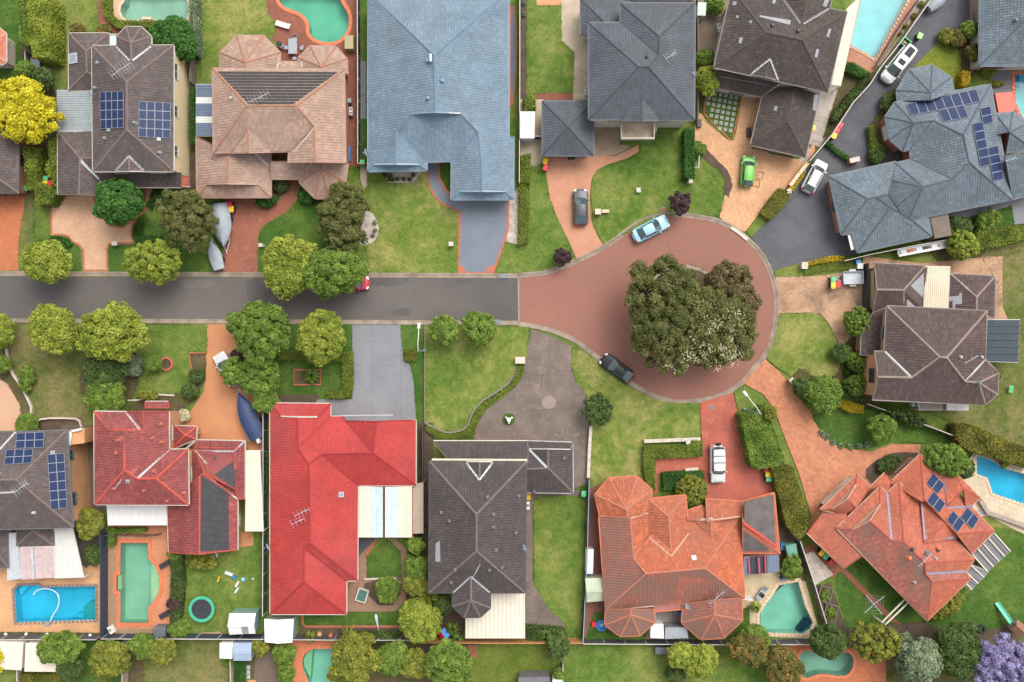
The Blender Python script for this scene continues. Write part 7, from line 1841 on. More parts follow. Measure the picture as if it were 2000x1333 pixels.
for lab, x, y, r, m, k in [
    ('dark bushy tree below the widest lime tree', 205, 728, 40, LK, dict(h=4)), ('bushy tree against the maroon roof', 205, 775, 38, LM, dict(h=4)), ('grey-leaved shrub below the widest lime tree', 262, 715, 20, LS, {}), ('small green tree on the lawn beside the ring bed', 300, 710, 17, LM, dict(h=2.5)),
    ('leafy tree over the bonnet of the white car', 460, 727, 29, LM, dict(h=4.2, ry=27, lob=.2)), ('leafy tree above the blue covered boat', 508, 735, 40, LM, dict(h=4.5, ry=46, lob=.18)), ('lower leafy tree beside the blue covered boat', 520, 782, 26, LM, dict(h=3.5)), ('plum bush between the white car and the dense tree', 468, 695, 17, LP, dict(h=3)),
    ('rounded shrub on the path by the solar roof', 53, 829, 22, LM, {}), ('olive shrub beside the orange brick side wall', 175, 1022, 28, LYG, dict(h=3.2)), ('dark shrub beside the white sheet patio', 183, 1083, 20, LK, {}),
    ('tree over the cream shed bottom left', 118, 1266, 42, LM, dict(h=4.5, ry=32)), ('dark shrub below the cream shed', 138, 1308, 26, LK, dict(h=3)), ('yellow-green tree on the dark lawn bottom left', 214, 1288, 36, LYG, dict(h=4.5, ry=40, rough=.45)),
    ('bright green bush at the bottom fence', 280, 1262, 26, LM, dict(h=3)), ('yellow-green bush beside the brown back lawn', 319, 1272, 26, LYG, dict(h=3.2)),
    ('big dark-gapped tree over the bottom pool', 692, 1288, 52, LYG, dict(h=6.5, rough=.4, lob=.2)), ('lighter tree right of the bottom pool tree', 765, 1285, 32, LM, dict(h=5)), ('dark leafy tree at the bottom beside the clipped lawn', 876, 1300, 48, LM, dict(h=6, lob=.18)), ('small tree between the bottom trees', 808, 1296, 28, LYG, dict(h=4.5)),
    ('rounded lime tree beside the cubby house', 820, 1212, 40, LG, dict(h=4.6, ry=44)), ('shrub in the round bed of the back garden', 757, 1151, 26, LM, dict(h=2.5)), ('tall shrub below the beige shade cloth', 812, 1065, 17, LM, dict(h=3)), ('side shrub below the coffee brown eave', 815, 1110, 24, LM, dict(h=3.5)), ('yellow-green side shrub by the tree fern', 812, 1140, 24, LYG, dict(h=3.5)),
    ('bush at the left of the cubby house tree', 868, 1180, 20, LK, dict(h=3)), ('lime tree pair on the back lawn bottom centre, left crown', 1330, 1280, 26, LG, dict(h=4.5)), ('lime tree pair on the back lawn bottom centre, right crown', 1368, 1290, 32, LG, dict(h=4.8)), ('dark bush under the lime tree pair', 1318, 1315, 20, LK, dict(h=2.5)),
    ('rusty-tipped tree beside the angular pool fence', 1460, 1268, 42, LR, dict(h=5, ry=30)), ('green bush below the angular pool', 1475, 1245, 26, LM, dict(h=3.6)), ('orange-tipped tree at the bottom edge', 1528, 1302, 40, LR, dict(h=4.5, gaps=.15)),
    ('white-flowered magnolia beside the murky pool', 1615, 1252, 34, LK, dict(h=5, gaps=.15)), ('domed yellow-green tree right of the murky pool', 1708, 1252, 54, LYG, dict(h=5, ry=36, lob=.15, leaf=.1, ang=-.25, rough=.15)), ('silvery gum tree bottom right', 1793, 1290, 42, LS, dict(h=6, ry=48, gaps=.12)), ('silver shrub behind the silvery gum', 1765, 1262, 24, LS, dict(h=3.5)),
    ('dark tree left of the violet jacaranda', 1868, 1265, 46, LK, dict(h=6, ry=52)), ('olive bush below the dark tree bottom right', 1850, 1302, 22, LYG, dict(h=3)), ('violet flowering jacaranda in the bottom right corner', 1955, 1290, 58, LV, dict(h=7, ry=54, lob=.15, leaf=.12, gaps=.1, rough=.45)),
    ('green bush beside the charcoal house, upper of two', 1377, 118, 19, LM, dict(h=3)), ('round tree beside the charcoal house, lower of two', 1381, 158, 24, LG, dict(h=3.8, ry=28)), ('tree between the blue pool and the salmon roof', 1850, 897, 42, LM, dict(h=4.5, ry=34, lob=.17)), ('dark shrub right of that tree by the pool paving', 1882, 915, 20, LK, dict(h=3)),
    ('loose green tree on the lower side lawn', 1722, 838, 28, LM, dict(h=3.2, gaps=.2)), ('shrub under the eave of the salmon house', 1850, 1180, 34, LYG, dict(h=2.2, ry=22, ang=.7)), ('shrub between the hedge and the lower lawn', 1608, 770, 36, LM, dict(h=3.4)), ('rounded shrub by the brick letterbox bed', 1567, 757, 20, LK, dict(h=2.6)),
    ('dark white-flowered shrub by the cocoa entry', 1643, 690, 20, LK, {}), ('dark shrub above the lower side fence', 1770, 815, 44, LK, dict(h=2.2, ry=14, ang=-.35)), ('red-leaved shrub in the tip bed', 1868, 76, 17, LR, dict(h=1.6)), ('green shrub in the tip bed under the top right roof', 1890, 60, 16, LM, dict(h=2.2)), ('olive shrub in the tip bed', 1848, 72, 16, LYG, dict(h=1.4)),
    ('rusty shrub under the top right roof corner', 1905, 105, 20, LR, dict(h=2)), ('yellow-green shrub beside the slate paving', 1930, 138, 14, LYG, {}), ('shrub beside the north bay of the slate-blue house', 1737, 200, 20, LK, dict(h=1.4)), ('pot plants below the west brick wall', 1712, 305, 16, LK, dict(h=1.3)),
    ('leafy shrub behind the slate pergola', 1868, 448, 26, LK, dict(h=2.6)), ('loose shrub in the back bed of the slate house', 1930, 432, 24, LM, dict(h=2, gaps=.2)), ('dark shrub under the yellow tree', 85, 155, 22, LK, dict(h=3)), ('bush by the paling fence left of the brown house', 50, 138, 18, LM, dict(h=2.6)),
    ('bush at the corner of the orange bricks and the bins', 105, 330, 13, LG, dict(h=2.2, ry=22)), ('small yellow-green bush at the top left bins', 92, 378, 17, LYG, dict(h=1.6)), ('round rusty shrub above the brown house, left', 153, 60, 15, LR, dict(h=1.1)), ('round rusty shrub above the brown house, right', 204, 63, 16, LR, dict(h=1.1)),
    ('shrub at the porch of the pink house', 520, 392, 20, LD, dict(h=1.3, ry=14)), ('shrub under the hexagonal bay of the pink house', 600, 382, 18, LD, dict(h=1.2)), ('olive shrub right of the front garage of the pink house', 548, 362, 15, LK, dict(h=1.4)), ('dark low shrub by the front path of the brown house', 318, 388, 16, LK, dict(h=1)),
    ('climber shrubs beside the orange pool, upper', 342, 1080, 15, LM, dict(h=1.8)), ('silver twiggy shrub beside the trampoline', 342, 1178, 15, LP, dict(h=1.6, gaps=.2)), ('bushy shrub on the trampoline lawn', 398, 1098, 30, LYG, dict(h=1.8, ry=17)), ('shrub at the back corner of the trampoline lawn', 350, 1228, 20, LM, dict(h=1.6)),
    ('flowering shrub straddling the back fence', 1090, 1262, 24, LK, dict(h=3, gaps=.2)), ('bright shrub below the flowering fence shrub', 1092, 1316, 12, LM, dict(h=2)), ('green shrubs over the lower fence beside the white shed', 555, 1275, 26, LM, dict(h=2.6, ry=18)), ('tall side shrub beside the orange bottom pool', 560, 1312, 16, LM, dict(h=2.6, ry=24)), ('yellow-green shrub beside the blue-grey shed', 508, 1264, 17, LYG, dict(h=2.2)),
    ('shrub beside the tank below the crimson pergola', 1545, 1108, 20, LM, dict(h=2.2, ry=26)), ('dark bed shrub by the salmon house windows', 1735, 905, 26, LK, dict(h=1.2, ry=14, ang=.6)), ('white-flowered shrub by the maroon house drive', 360, 812, 12, LW, dict(h=1.3)), ('rose bush in the flower bed by the orange drive', 384, 735, 14, LK, dict(h=1.2)), ('lower rose bush in the flower bed', 372, 765, 16, LK, dict(h=1.2)), ('bushes under the front wall of the maroon house', 290, 772, 20, LYG, dict(h=1.4, ry=12)),
    ('low dark shrub on the left garden strip', 52, 740, 16, LM, dict(h=1.4, ry=26)), ('lower-left shrub by the left lime tree', 4, 712, 18, LM, dict(h=2)), ('small twiggy bush on the herringbone bed', 1365, 292, 14, LM, dict(h=1.6)), ('shrub in the yard beside the green shed', 1395, 10, 20, LM, dict(h=2)), ('yellow bush at the left bottom edge', -2, 1286, 14, LY, dict(h=3, ry=26)), ('low yellow flowering plants by the slate paving', 1945, 164, 16, LYG, dict(h=.6, ry=6))]:
    big = k.get('h', 2) >= 3.0
    (tree if big else shrub)(lab, x, y, r, m, **k)
# white flowers of the magnolia
# ------------------------------------------------------------------ hedges and bed plants
H = hedge; ORD = 'first second third fourth fifth sixth seventh eighth ninth'.split()
H('clipped lime hedge wrapping the pale green pool', Z(0, 0, '665,-20 718,-20 720,88 770,132 1225,135 1225,178 750,180 668,92'), .8, LH)
H('tall hedge column along the top left garden, left face', Z(0, 0, '125,-30 185,-30 185,300 125,280'), 3.0, LM, leaf=.12); H('tall bright hedge column along the top left garden', Z(0, 0, '185,-30 325,-30 325,370 210,370 205,300 185,280'), 3.4, LG, leaf=.13, bumpy=.3)
H('pale hedge beside the fence at the pale green pool', Z(0, 0, '1225,-30 1275,-30 1280,330 1265,350 1240,140'), 2.0, LS, leaf=.1)
H('narrow hedge down the left garden beside the orange drive', Z(0, 0, '150,960 245,960 235,1180 330,1220 365,1250 320,1330 230,1333 225,1240 170,1230'), 2.2, LH, leaf=.11, bumpy=.25)
H('hedge between the bins and the brown garage', Z(0, 0, '318,900 375,890 378,1220 345,1210 318,1100'), 2.2, LH, leaf=.11, bumpy=.2)
H('low hedge bordering the tan drive, left', Z(0, 330, '325,440 400,440 440,450 470,490 440,510 325,500'), .5, LD); 
H('low hedge swirl beside the front path of the brown house', Z(0, 330, '945,240 1000,130 1090,130 1060,190 1005,200 985,260'), .5, LD); H('low round hedge by the tan drive path', Z(0, 330, '870,380 895,325 930,330 920,430 1050,440 1050,480 885,490 860,440'), .5, LD)
H('hedge on the side of the narrow passage beside the striped lean-to', Z(350, 0, '65,565 100,560 105,920 80,950 65,900'), 1.6, LD)
H('long pale hedge beside the driveway of the large blue house', Z(680, 330, '1115,-80 1180,-80 1178,200 1170,480 1110,495 1112,200'), .9, LH, bumpy=.2)
H('hedge beside the shed left of the charcoal garage', Z(1000, 0, '60,1010 120,1000 115,1190 45,1190'), 1.2, LH, leaf=.1); H('shrubby border left of the charcoal garage', Z(1000, 0, '75,640 150,620 150,720 80,720'), 1.2, LH, leaf=.12)
H('square hedge on the lawn edge beside the herringbone drive', Z(1000, 0, '1125,840 1185,838 1190,1160 1125,1160'), 1.5, LD, leaf=.1)
H('clipped bronze hedge at the mouth of the herringbone drive', Z(1300, 330, '620,285 740,125 815,150 810,200 690,330 640,305'), 1.1, LHR, leaf=.08); H('narrow yellow hedge along the tan wall', Z(1300, 330, '800,130 890,0 910,12 905,40 830,145'), .8, LHY)
H('yellow low hedge below the slate-blue drive', Z(1300, 330, '915,610 1090,565 1160,570 1165,590 920,632'), .6, LHY)
H('clipped green lawn hedge below the yellow hedge', Z(1300, 330, '900,640 1060,605 1220,595 1225,655 1060,665 905,690'), .3, LH, leaf=.06)
H('ivy hedge across the slate-blue drive', Z(1600, 0, '35,930 60,920 130,975 205,1030 190,1055 110,1000'), .7, LD); H('hedge below the west brick wall of the slate house', Z(1600, 0, '325,820 355,815 380,930 430,960 430,1000 345,1000 330,900'), 1.0, LH)
H('flowering hedge along the curving fence by the stone paving', Z(1600, 0, '325,480 325,530 240,650 170,720 110,790 75,790 110,720 190,620 260,540'), 1.0, LK, leaf=.1, bumpy=.3); H('dark hedge below the long pool', Z(1600, 0, '170,430 215,405 330,475 320,500 250,500 165,460'), .9, LD, leaf=.1)
H('yellow upright hedge by the turf corner of the slate house', Z(1600, 0, '930,465 985,470 975,555 930,560'), 1.3, LHY); H('rear hedge behind the clipped ball tree', Z(1600, 330, '1030,395 1333,370 1400,400 1400,440 1250,485 1030,535'), 1.4, LH, leaf=.11, bumpy=.3)
H('tall leafy hedge right of the red driveway', Z(1300, 600, '490,700 600,680 650,640 690,740 770,990 720,1040 600,1055 560,1040 530,900'), 2.4, LM, leaf=.13, bumpy=.3); H('round golden top of the hedge near the light pole', Z(1300, 600, '640,650 680,640 725,660 725,710 690,745 650,720'), 2.8, LYG, leaf=.1)
H('long rusty hedge between the red and orange driveways', Z(1300, 600, '690,1050 830,1040 870,1180 910,1290 930,1420 880,1510 850,1500 790,1430 730,1200'), 2.0, LHR, leaf=.1, bumpy=.25)
H('L-shaped clipped hedge on the orange house lawn', Z(1000, 600, '855,910 1160,895 1180,870 1240,875 1240,970 935,988 930,1200 880,1195 855,1050'), 1.0, LH); H('lower clipped hedge beside the round yellow-flecked shrub', Z(1000, 600, '980,1080 1120,1070 1245,1070 1250,1130 1100,1190 985,1190'), .9, LD)
H('narrow lime hedge following the curved wall', Z(680, 600, '1112,375 1145,370 1140,440 1080,520 1000,570 930,620 880,670 840,740 825,820 790,850 620,855 560,845 505,805 505,765 580,805 640,828 710,825 770,800 800,760 815,700 860,640 960,570 1060,500'), .6, LH, leaf=.08)
H('clipped hedge around the square garden, top and right', Z(350, 600, '640,300 760,280 1060,300 1128,290 1130,520 1110,580 1060,597 960,595 960,545 1062,535 1062,355 640,345'), .8, LH); H('small clipped square hedge beside the street light', Z(680, 600, '367,285 440,282 440,350 370,352'), .6, LHR)
H('hedge at the lower left of the trampoline lawn beside the pool', Z(0, 933, '1110,545 1180,530 1190,690 1170,900 1110,1040 1105,800'), 1.3, LK, leaf=.1, bumpy=.2); H('golden row hedge below the cocoa entry shrubs', Z(1600, 600, '105,580 200,605 290,640 290,690 215,690 110,640'), 1.0, LHY, leaf=.1); H('low hedge strip between the clipped balls', Z(1600, 600, '172,390 198,390 198,450 172,450'), .8, LD)
H('green shrub mass beside the lower lawn', Z(1600, 600, '0,460 90,500 115,600 60,680 -10,690 -60,640'), 2.2, LM, leaf=.12, bumpy=.4); H('dark shrub bank by the cocoa gable', Z(1600, 600, '90,500 170,530 290,600 300,640 110,590'), 1.2, LK, leaf=.1)
H('long hedge above the blue kinked pool', Z(1600, 600, '890,770 1000,770 1200,860 1400,940 1400,1060 1200,1000 1030,950 960,930 890,850'), 2.0, LHR, leaf=.12, bumpy=.35); H('narrow hedge under the deep blue pool fence', pts('36,1318 62,1318 64,1345 36,1345'), 1.2, LHR); H('clipped hedge at the bottom left edge', pts('68,1318 124,1316 126,1345 68,1345'), 1.2, LHR)
H('bed hedge beside the bottom lawn path', Z(350, 933, '360,1200 430,1200 432,1400 358,1400'), .5, LD); H('dark climbing hedge down the side of the scarlet house', Z(350, 600, '565,930 585,930 585,1200 565,1200'), 1.6, LD, leaf=.09)
H('green border at the orange pool fence, top', Z(0, 933, '690,330 740,330 740,440 700,450'), 1.0, LM); H('bush strip above the green pool', Z(0, 933, '750,335 945,330 945,358 760,362'), .8, LM); H('border along the back fence of the coffee house', Z(1000, 933, '90,970 330,985 360,1040 240,1080 90,1050'), 1.0, LK, leaf=.14, bumpy=.3)
H('shrub border of the side passage below the scarlet house', Z(680, 933, '10,1010 330,1010 340,1070 20,1090'), .9, LK, leaf=.12, bumpy=.3); H('dark side planting below the shade cloth', Z(680, 933, '385,500 520,530 520,700 380,720'), 1.6, LM, leaf=.14, bumpy=.4)
SU = 'silvery succulents edging the orange drive'
for i, (x, y) in enumerate(Z(1600, 600, '15,820 45,845 90,880 140,905 200,910 260,905 310,895')):
    rosette(ORD[i] + ' silvery rosette from the left in the row edging the salmon drive', x, y, 9, LS, .35, 16, name='succulent', group=SU, w=.07)
for lab, x, y, r, m, th in (('yellow tree fern beside the coffee house bay', 838, 1165, 26, LYG, 2.0), ('green palm below the tree fern', 880, 1172, 20, LM, 1.4), ('spiky palm beside the cubby house', 883, 1229, 18, LM, .6), ('spiky plant left of the cream sheet patio', 893, 1248, 15, LM, .5), ('spiky plant at the back of the brown side path, left', 1066, 1240, 15, LM, .4), ('spiky plant at the back of the brown side path, right', 1097, 1242, 14, LM, .4), ('palm plant beside the angular pool', 1476, 1186, 13, LG, .5), ('spiky palm in the square garden bed', 608, 735, 20, LM, .3), ('yellow palm behind the scarlet house', 606, 1243, 15, LYG, .4), ('palm in the back bed of the scarlet house', 680, 1240, 22, LYG, .8), ('small palm above the murky pool hedge', 1962, 908, 10, LYG, .6), ('strappy plant by the blue-grey shed', 445, 1292, 15, LM, .3)):
    rosette(lab, x, y, r, m, .9, 30, trunk_h=th, w=.09)
GP = 'pot plants along the pool fence of the pale cyan pool'
for i, (x, y, r) in enumerate(((1798, 9, 6), (1785, 32, 6), (1769, 51, 4), (1758, 66, 3))): shrub(ORD[i] + ' pot plant from the top on the gravel strip beside the long cyan pool', x, y, r, LYG, h=.5, nl=20, per=26, leaf=.07, group=GP)
GB = 'low plants in the pebble bed of the blue house'
for i, (x, y) in enumerate(Z(680, 330, '235,30 245,45 275,45 268,68 290,72 322,68 362,68 400,70 425,42')): shrub(ORD[i] + ' small dark shrub from the left in the pebble bed below the blue roof', x, y, 4, LK, h=.4, nl=16, per=24, leaf=.07, group=GB)
for i, (x, y) in enumerate(Z(680, 330, '175,350 175,400 162,435')): shrub(('upper', 'middle', 'lower')[i] + ' small grey tuft in the pebble bed beside the tall olive tree', x, y, 4, LS, h=.4, nl=16, per=24, leaf=.07, group='tufts in the side pebble bed')
GA = 'agaves along the dirt strip of the charcoal house'
for i, (x, y) in enumerate(Z(1000, 0, '75,20 78,95')): rosette(('upper', 'lower')[i] + ' pale blue agave on the dirt strip by the fence, top', x, y, 6, LS, .4, 14, name='agave', group=GA)
# ------------------------------------------------------------------ vehicles
car('grey car parked on the terracotta driveway', 1134, 405, (-.02, -1), 'liftback', carpaint('paint_grey', (0.055, 0.057, 0.061)), 4.5, 1.82)
car('light blue sedan parked at the kerb of the red turning circle', 1271, 447, (34, -17.5), 'sedan', carpaint('paint_light_blue', (0.22, 0.40, 0.49)), 4.75, 1.84)
car('black car parked at the lower kerb of the red turning circle', 1205, 720, (-58, -43), 'liftback', carpaint('paint_black', (0.010, 0.011, 0.013)), 4.5, 1.80)
car('green hatchback on the herringbone driveway', 1460.5, 334.5, (5, -60), 'hatch', carpaint('paint_green', (0.10, 0.31, 0.05)), 3.8, 1.7)
car('white hatchback beside the yellow wall hedge', 1591, 345, (31, -58), 'hatch', carpaint('paint_white', (0.47, 0.47, 0.465)), 4.25, 1.78, extras=('rails',))
car('white people mover with dark sunroofs beside the curving fence', 1753, 127, (-55, 68), 'van', carpaint('paint_white', (0, 0, 0)), 5.0, 1.92, cat='van', extras=('sunroofs',))
car('white four-wheel drive with roof bars on the red driveway', 1401, 906, (1.5, 76), 'offroad', carpaint('paint_white', (0, 0, 0)), 4.6, 1.82, extras=('bars', 'spare'))
car('red car under the lime tree overhanging the road', 687, 553, (1, 0.0), 'hatch', carpaint('paint_red', (0.40, 0.03, 0.05)), 4.2, 1.75)
car('white car half hidden under the leafy tree on the orange drive', 443, 722, (-30, -51), 'sedan', carpaint('paint_white', (0, 0, 0)), 4.5, 1.8)
TARP = plain('grey_tarpaulin', (0.24, 0.265, 0.285), .6, var=.12, scale=1.2); BTARP = plain('navy_boat_cover', (0.028, 0.045, 0.105), .6, var=.15, scale=1.5)
boat('larger boat under a grey tarpaulin beside the olive tree', 433, 440, (.12, 1), 5.3, 2.25, TARP, .55, .7)
boat('small dinghy under a grey cover at the kerb', 421, 500, (-16, -56), 3.5, 1.55, TARP, .4, .22, zl=.8)
boat('boat under a navy cover on the orange driveway', 484, 813, (-36, -92), 6.0, 2.25, BTARP, .6, .55, motor=True)
def trailer(label, px, py, ang, L=2.4, W_=1.5, m=ALU):
    c = P(px, py, .7); R = T('box_trailer', label, 'trailer', (c.x, c.y, gz(c.x, c.y)), math.radians(ang), 'trailers')
    mb = MB(); mb.box((0, 0, .5), (L, W_, .06))
    for s in (1, -1): mb.box((0, s * W_ / 2, .72), (L, .04, .42)); mb.box((s * L / 2, 0, .72), (.04, W_ - .05, .42))
    mb.build('tray', [m], R, local=True); mb = MB()
    for s in (1, -1): mb.bar((-L / 2, s * .4, .45), (-L / 2 - .9, 0, .45), .07, .07)
    mb.bar((-L / 2 - .8, 0, .45), (-L / 2 - 1.2, 0, .45), .07, .07); mb.tube([(-L / 2 - .9, .08, 0), (-L / 2 - .9, .08, .6)], .03, 6); mb.build('drawbar', [m], R, local=True)
    for s in (1, -1): mb = MB(); mb.tube([(0, s * (W_ / 2 + .08), .3), (0, s * (W_ / 2 + .26), .3)], .3, 14); mb.build('wheel', [TYRE], R, local=True); mb = MB(); mb.box((0, s * (W_ / 2 + .17), .64), (.8, .24, .05)); mb.build('mudguard', [m], R, local=True)
    return R
trailer('grey box trailer beside the bins of the sandy drive', 1665, 543, 2)
boat('grey covered jet ski on a trailer at the top of the dark drive', 1833, 4, (30, -22), 3.0, 1.2, TARP, .4, .45, name='covered_jet_ski', zl=.9)
# ------------------------------------------------------------------ bins
for lab, x, y, c, a in [('green-lidded bin beside the hedge, above the yellow bin, left of the brown garage', 89.5, 349.5, 'green', 0), ('yellow-lidded bin below the green bin, left of the brown garage', 88.5, 358.5, 'yellow', 0), ('red-lidded bin right of the yellow bin, left of the brown garage', 99, 358, 'red', 20), ('green-lidded bin alone at the top of the far left orange drive', 51, 367, 'green', 5),
    ('red-lidded bin at the head of the larger tarped boat', 449, 399, 'red', 0), ('yellow-lidded bin below the red one by the tarped boat', 452, 408.5, 'yellow', 0), ('green-lidded bin in the passage left of the blue roof', 707.5, 318, 'green', 0), ('yellow-lidded bin at the corner of the square garage', 1065.5, 315, 'yellow', -15), ('red-lidded bin below the yellow one at the square garage', 1065.5, 327.5, 'red', -20),
    ('red-lidded bin topmost of three by the curving fence', 1641, 244.5, 'red', -35), ('red-lidded bin between the red and yellow bins by the curving fence', 1634.5, 255, 'red', -30), ('yellow-lidded bin lowest of three by the curving fence', 1629, 265.5, 'yellow', -25), ('lime-lidded bin standing alone on the upper dark drive', 1796.5, 70.5, 'lime', -25),
    ('green-lidded bin above the yellow bin by the box trailer', 1627, 546.5, 'green', 0), ('yellow-lidded bin below the green bin by the box trailer', 1627, 558, 'yellow', 0), ('red-lidded bin between the yellow bin and the box trailer', 1637, 555.5, 'red', 10), ('red-lidded bin at the foot of the tall leafy hedge', 1498, 918, 'red', 80), ('yellow-lidded bin between red and green by the leafy hedge', 1500, 926.5, 'yellow', 85), ('green-lidded bin lowest of three by the leafy hedge', 1501.5, 936, 'green', 88),
    ('yellow-lidded bin by the eave of the salmon garage', 1604.5, 1080, 'yellow', -42), ('green-lidded bin between yellow and red at the salmon garage', 1613, 1086.5, 'green', -42), ('red-lidded bin lowest of three at the salmon garage', 1624, 1097, 'red', -45), ('green-lidded bin at the navy fence by the coffee garage', 1140, 964, 'green', 0), ('yellow-lidded bin against the coffee brown wall', 1031.5, 970, 'yellow', 0), ('yellow-lidded bin at the east wall of the umber garage', 1588, 250, 'yellow', 0)]: bin_(lab, x, y, c, a)
# ------------------------------------------------------------------ lights, sheds, units
street_light('grey street light reaching over the road by the small square hedge', (829, 685), (818, 690), (818, 637))
street_light('white street light at the end of the leafy hedge by the circle', (1452, 799), (1484, 808), (1456, 769))
for lab, x, y, a, f in (('white twin-fan unit in the yard beside the umber house', 1405, 55, 12, 2), ('black and white twin-fan unit beside the pink house', 685, 218, 0, 2), ('white twin-fan unit on the beige path beside the charcoal house', 1146, 178, 0, 2), ('single-fan unit on the east wall of the brown solar house', 362, 312, 0, 1), ('single-fan unit below the cocoa house eave', 1788, 791, 90, 1), ('white unit against the coffee brown east wall', 1031, 987, 0, 1), ('single-fan unit in the angular pool corner', 216, 1231, 30, 1)): ac_unit(lab.replace('in the angular pool corner', 'in the corner of the green pool yard'), x, y, a, f)
shed('white-roofed flat shed left of the square charcoal garage', '1016,218 1045,218 1044,271 1016,271', 2.1, 2.2, plain('pale_sheet', (.50, .50, .48), .5), ridge='none')
shed('cream flat shed at the bottom left corner', '-12,1253 46,1255 43,1309 -12,1306', 2.2, 2.3, CREAM, ridge='none'); shed('cream flat shed under the bottom left tree', '50,1256 122,1258 125,1312 49,1311', 2.2, 2.35, CREAM, ridge='none')
shed('white gabled shed with one grey skylight by the trampoline lawn', '448,1198 500,1198 499,1238 448,1240', 2.1, 2.7, WHITE, wall=plain('teal_wall', (.16, .24, .22), .6), lights=((1, 2),)); shed('white gabled shed straddling the back fence of the scarlet house', '516,1209 574,1209 571,1256 517,1255', 2.4, 2.75, WHITE, ridge='y', wall=plain('green_wall', (.22, .27, .22), .6))
shed('small white flat shed on the brown back lawn', '429,1256 455,1256 454,1287 429,1286', 2.0, 2.05, WHITE, ridge='none'); shed('blue-grey gabled shed beside the small white shed', '456,1256 492,1256 491,1291 456,1291', 2.0, 2.2, plain('blue_sheet', (.27, .33, .42), .4, .2))
shed('pale green gabled shed beside the mossy orange roof', '1143,1130 1178,1129 1180,1174 1146,1177', 2.1, 2.5, plain('pale_green_sheet', (.33, .37, .27), .5)); shed('white narrow cabinet along the navy fence', '1145,1073 1160,1073 1158,1121 1144,1121', 1.6, 1.65, WHITE, ridge='none', name='storage_cabinet', cat='cabinet')
shed('pale green shed in the yard by the umber house', '1363,5 1380,5 1378,32 1362,31', 2.0, 2.1, plain('mint_sheet', (.36, .46, .37), .5), ridge='none'); shed('dark grey pump box in the corner of the green pool yard', '301,1224 324,1224 323,1244 299,1244', 1.1, 1.1, GYT, ridge='none', name='pump_box', cat='pump box')
shed('sheds cut by the bottom edge below the clipped lawn', '1012,1324 1074,1322 1074,1350 1012,1350', 2.2, 2.3, plain('dark_sheet', (.12, .11, .12), .5), ridge='none'); shed('white shed roof cut by the bottom edge beside the fence shrub', '1079,1328 1098,1328 1098,1350 1079,1350', 2.0, 2.1, WHITE, ridge='none')
shed('covered outdoor cage beside the back fence of the orange house', '1280,1265 1306,1265 1306,1278 1280,1278', 1.0, 1.05, GYT, ridge='none', name='rabbit_hutch', cat='hutch'); shed('green rainwater tank box below the crimson pergola', '1534,1066 1555,1062 1559,1087 1541,1091', 1.5, 1.5, plain('tank_green', (.10, .24, .18), .5), ridge='none', name='water_tank', cat='tank')
shed('open-topped skillion of white boards at the patio of the orange house', '1271,1219 1296,1219 1297,1247 1270,1246', 2.1, 2.2, WHITE, ridge='none'); shed('grey corrugated lean-to between the rear bays of the orange house', '1299,1226 1342,1225 1344,1246 1299,1248', 2.0, 2.1, GREYM, ridge='none')
# ------------------------------------------------------------------ yard things
def thing(name, label, cat, px, py, ang=0.0, z=0.0, group=None):
    c = P(px, py, z); return T(name, label, cat, (c.x, c.y, gz(c.x, c.y)), math.radians(ang), group)
hoist('green rotary clothes line at the top edge left of the hedge pool', 147, -8, 34, 50, 5); hoist('rotary clothes line on the lawn below the salmon house', 1692, 1170, 24, 40, 3)
r = thing('trampoline', 'round trampoline with green padded rim on the lawn', 'trampoline', 394, 1190, 0, .8); m = MB(); m.ring((0, 0), 1.22, 1.58, .78, .86, 32); m.build('rim_pad', [plain('trampoline_pad', (.04, .30, .17), .5)], r, local=True); m = MB(); m.disc((0, 0), 1.2, .76, .78, 32); m.build('mat', [plain('trampoline_mat', (.02, .022, .028), .7, var=.3, scale=3)], r, local=True)
for i in range(6): a = i * 1.0472; m = MB(); m.bar((1.5 * math.cos(a), 1.5 * math.sin(a), 0), (1.45 * math.cos(a), 1.45 * math.sin(a), .78), .06, .06); m.build('leg', [GREYM], r, local=True)
r = thing('pool_hose', 'white floating hose curving across the deep blue pool', 'pool hose', 95, 1175); l = wloc(r); m = MB(); m.tube([P(a, b) + Vector((0, 0, gz(*P(20, 1190).xy) - .04)) for a, b in chaikin(Z(0, 933, '218,765 235,735 280,722 335,728 375,755 388,800 375,850 345,895 328,930 330,950'), 2, False)], .06, 6); m.build('hose', [WHITE], r); m = MB(); p = P(95, 1217); m.box((p.x, p.y, .3), (.55, .5, .08)); m.build('skimmer_lid', [GREYM], r)
r = thing('garden_table', 'grey outdoor table beside the kidney pool', 'table', 575, 95); m = MB(); m.box((0, 0, .74), (1.05, 1.85, .05)); m.build('tabletop', [GREYM], r, local=True)
for x, y in ((.45, .8), (-.45, .8), (.45, -.8), (-.45, -.8)): m = MB(); m.box((x, y, .36), (.06, .06, .72)); m.build('leg', [GREYM], r, local=True)
def chair(label, px, py, ang, m_=GREYM, group='outdoor chairs'):
    r = thing('chair', label, 'chair', px, py, ang, .5, group); m = MB(); m.box((0, 0, .43), (.46, .46, .05)); m.build('seat', [m_], r, local=True); m = MB(); m.box((0, -.24, .68), (.46, .05, .46)); m.build('backrest', [m_], r, local=True)
    for x, y in ((.2, .2), (-.2, .2), (.2, -.2), (-.2, -.2)): m = MB(); m.box((x, y, .2), (.04, .04, .41)); m.build('leg', [m_], r, local=True)
chair('grey chair above the grey outdoor table', 575, 74, 180); chair('grey chair below the grey outdoor table', 575, 115, 0); chair('grey chair left of the grey outdoor table', 560, 93, -90); chair('grey chair right of the grey outdoor table', 590, 94, 90)
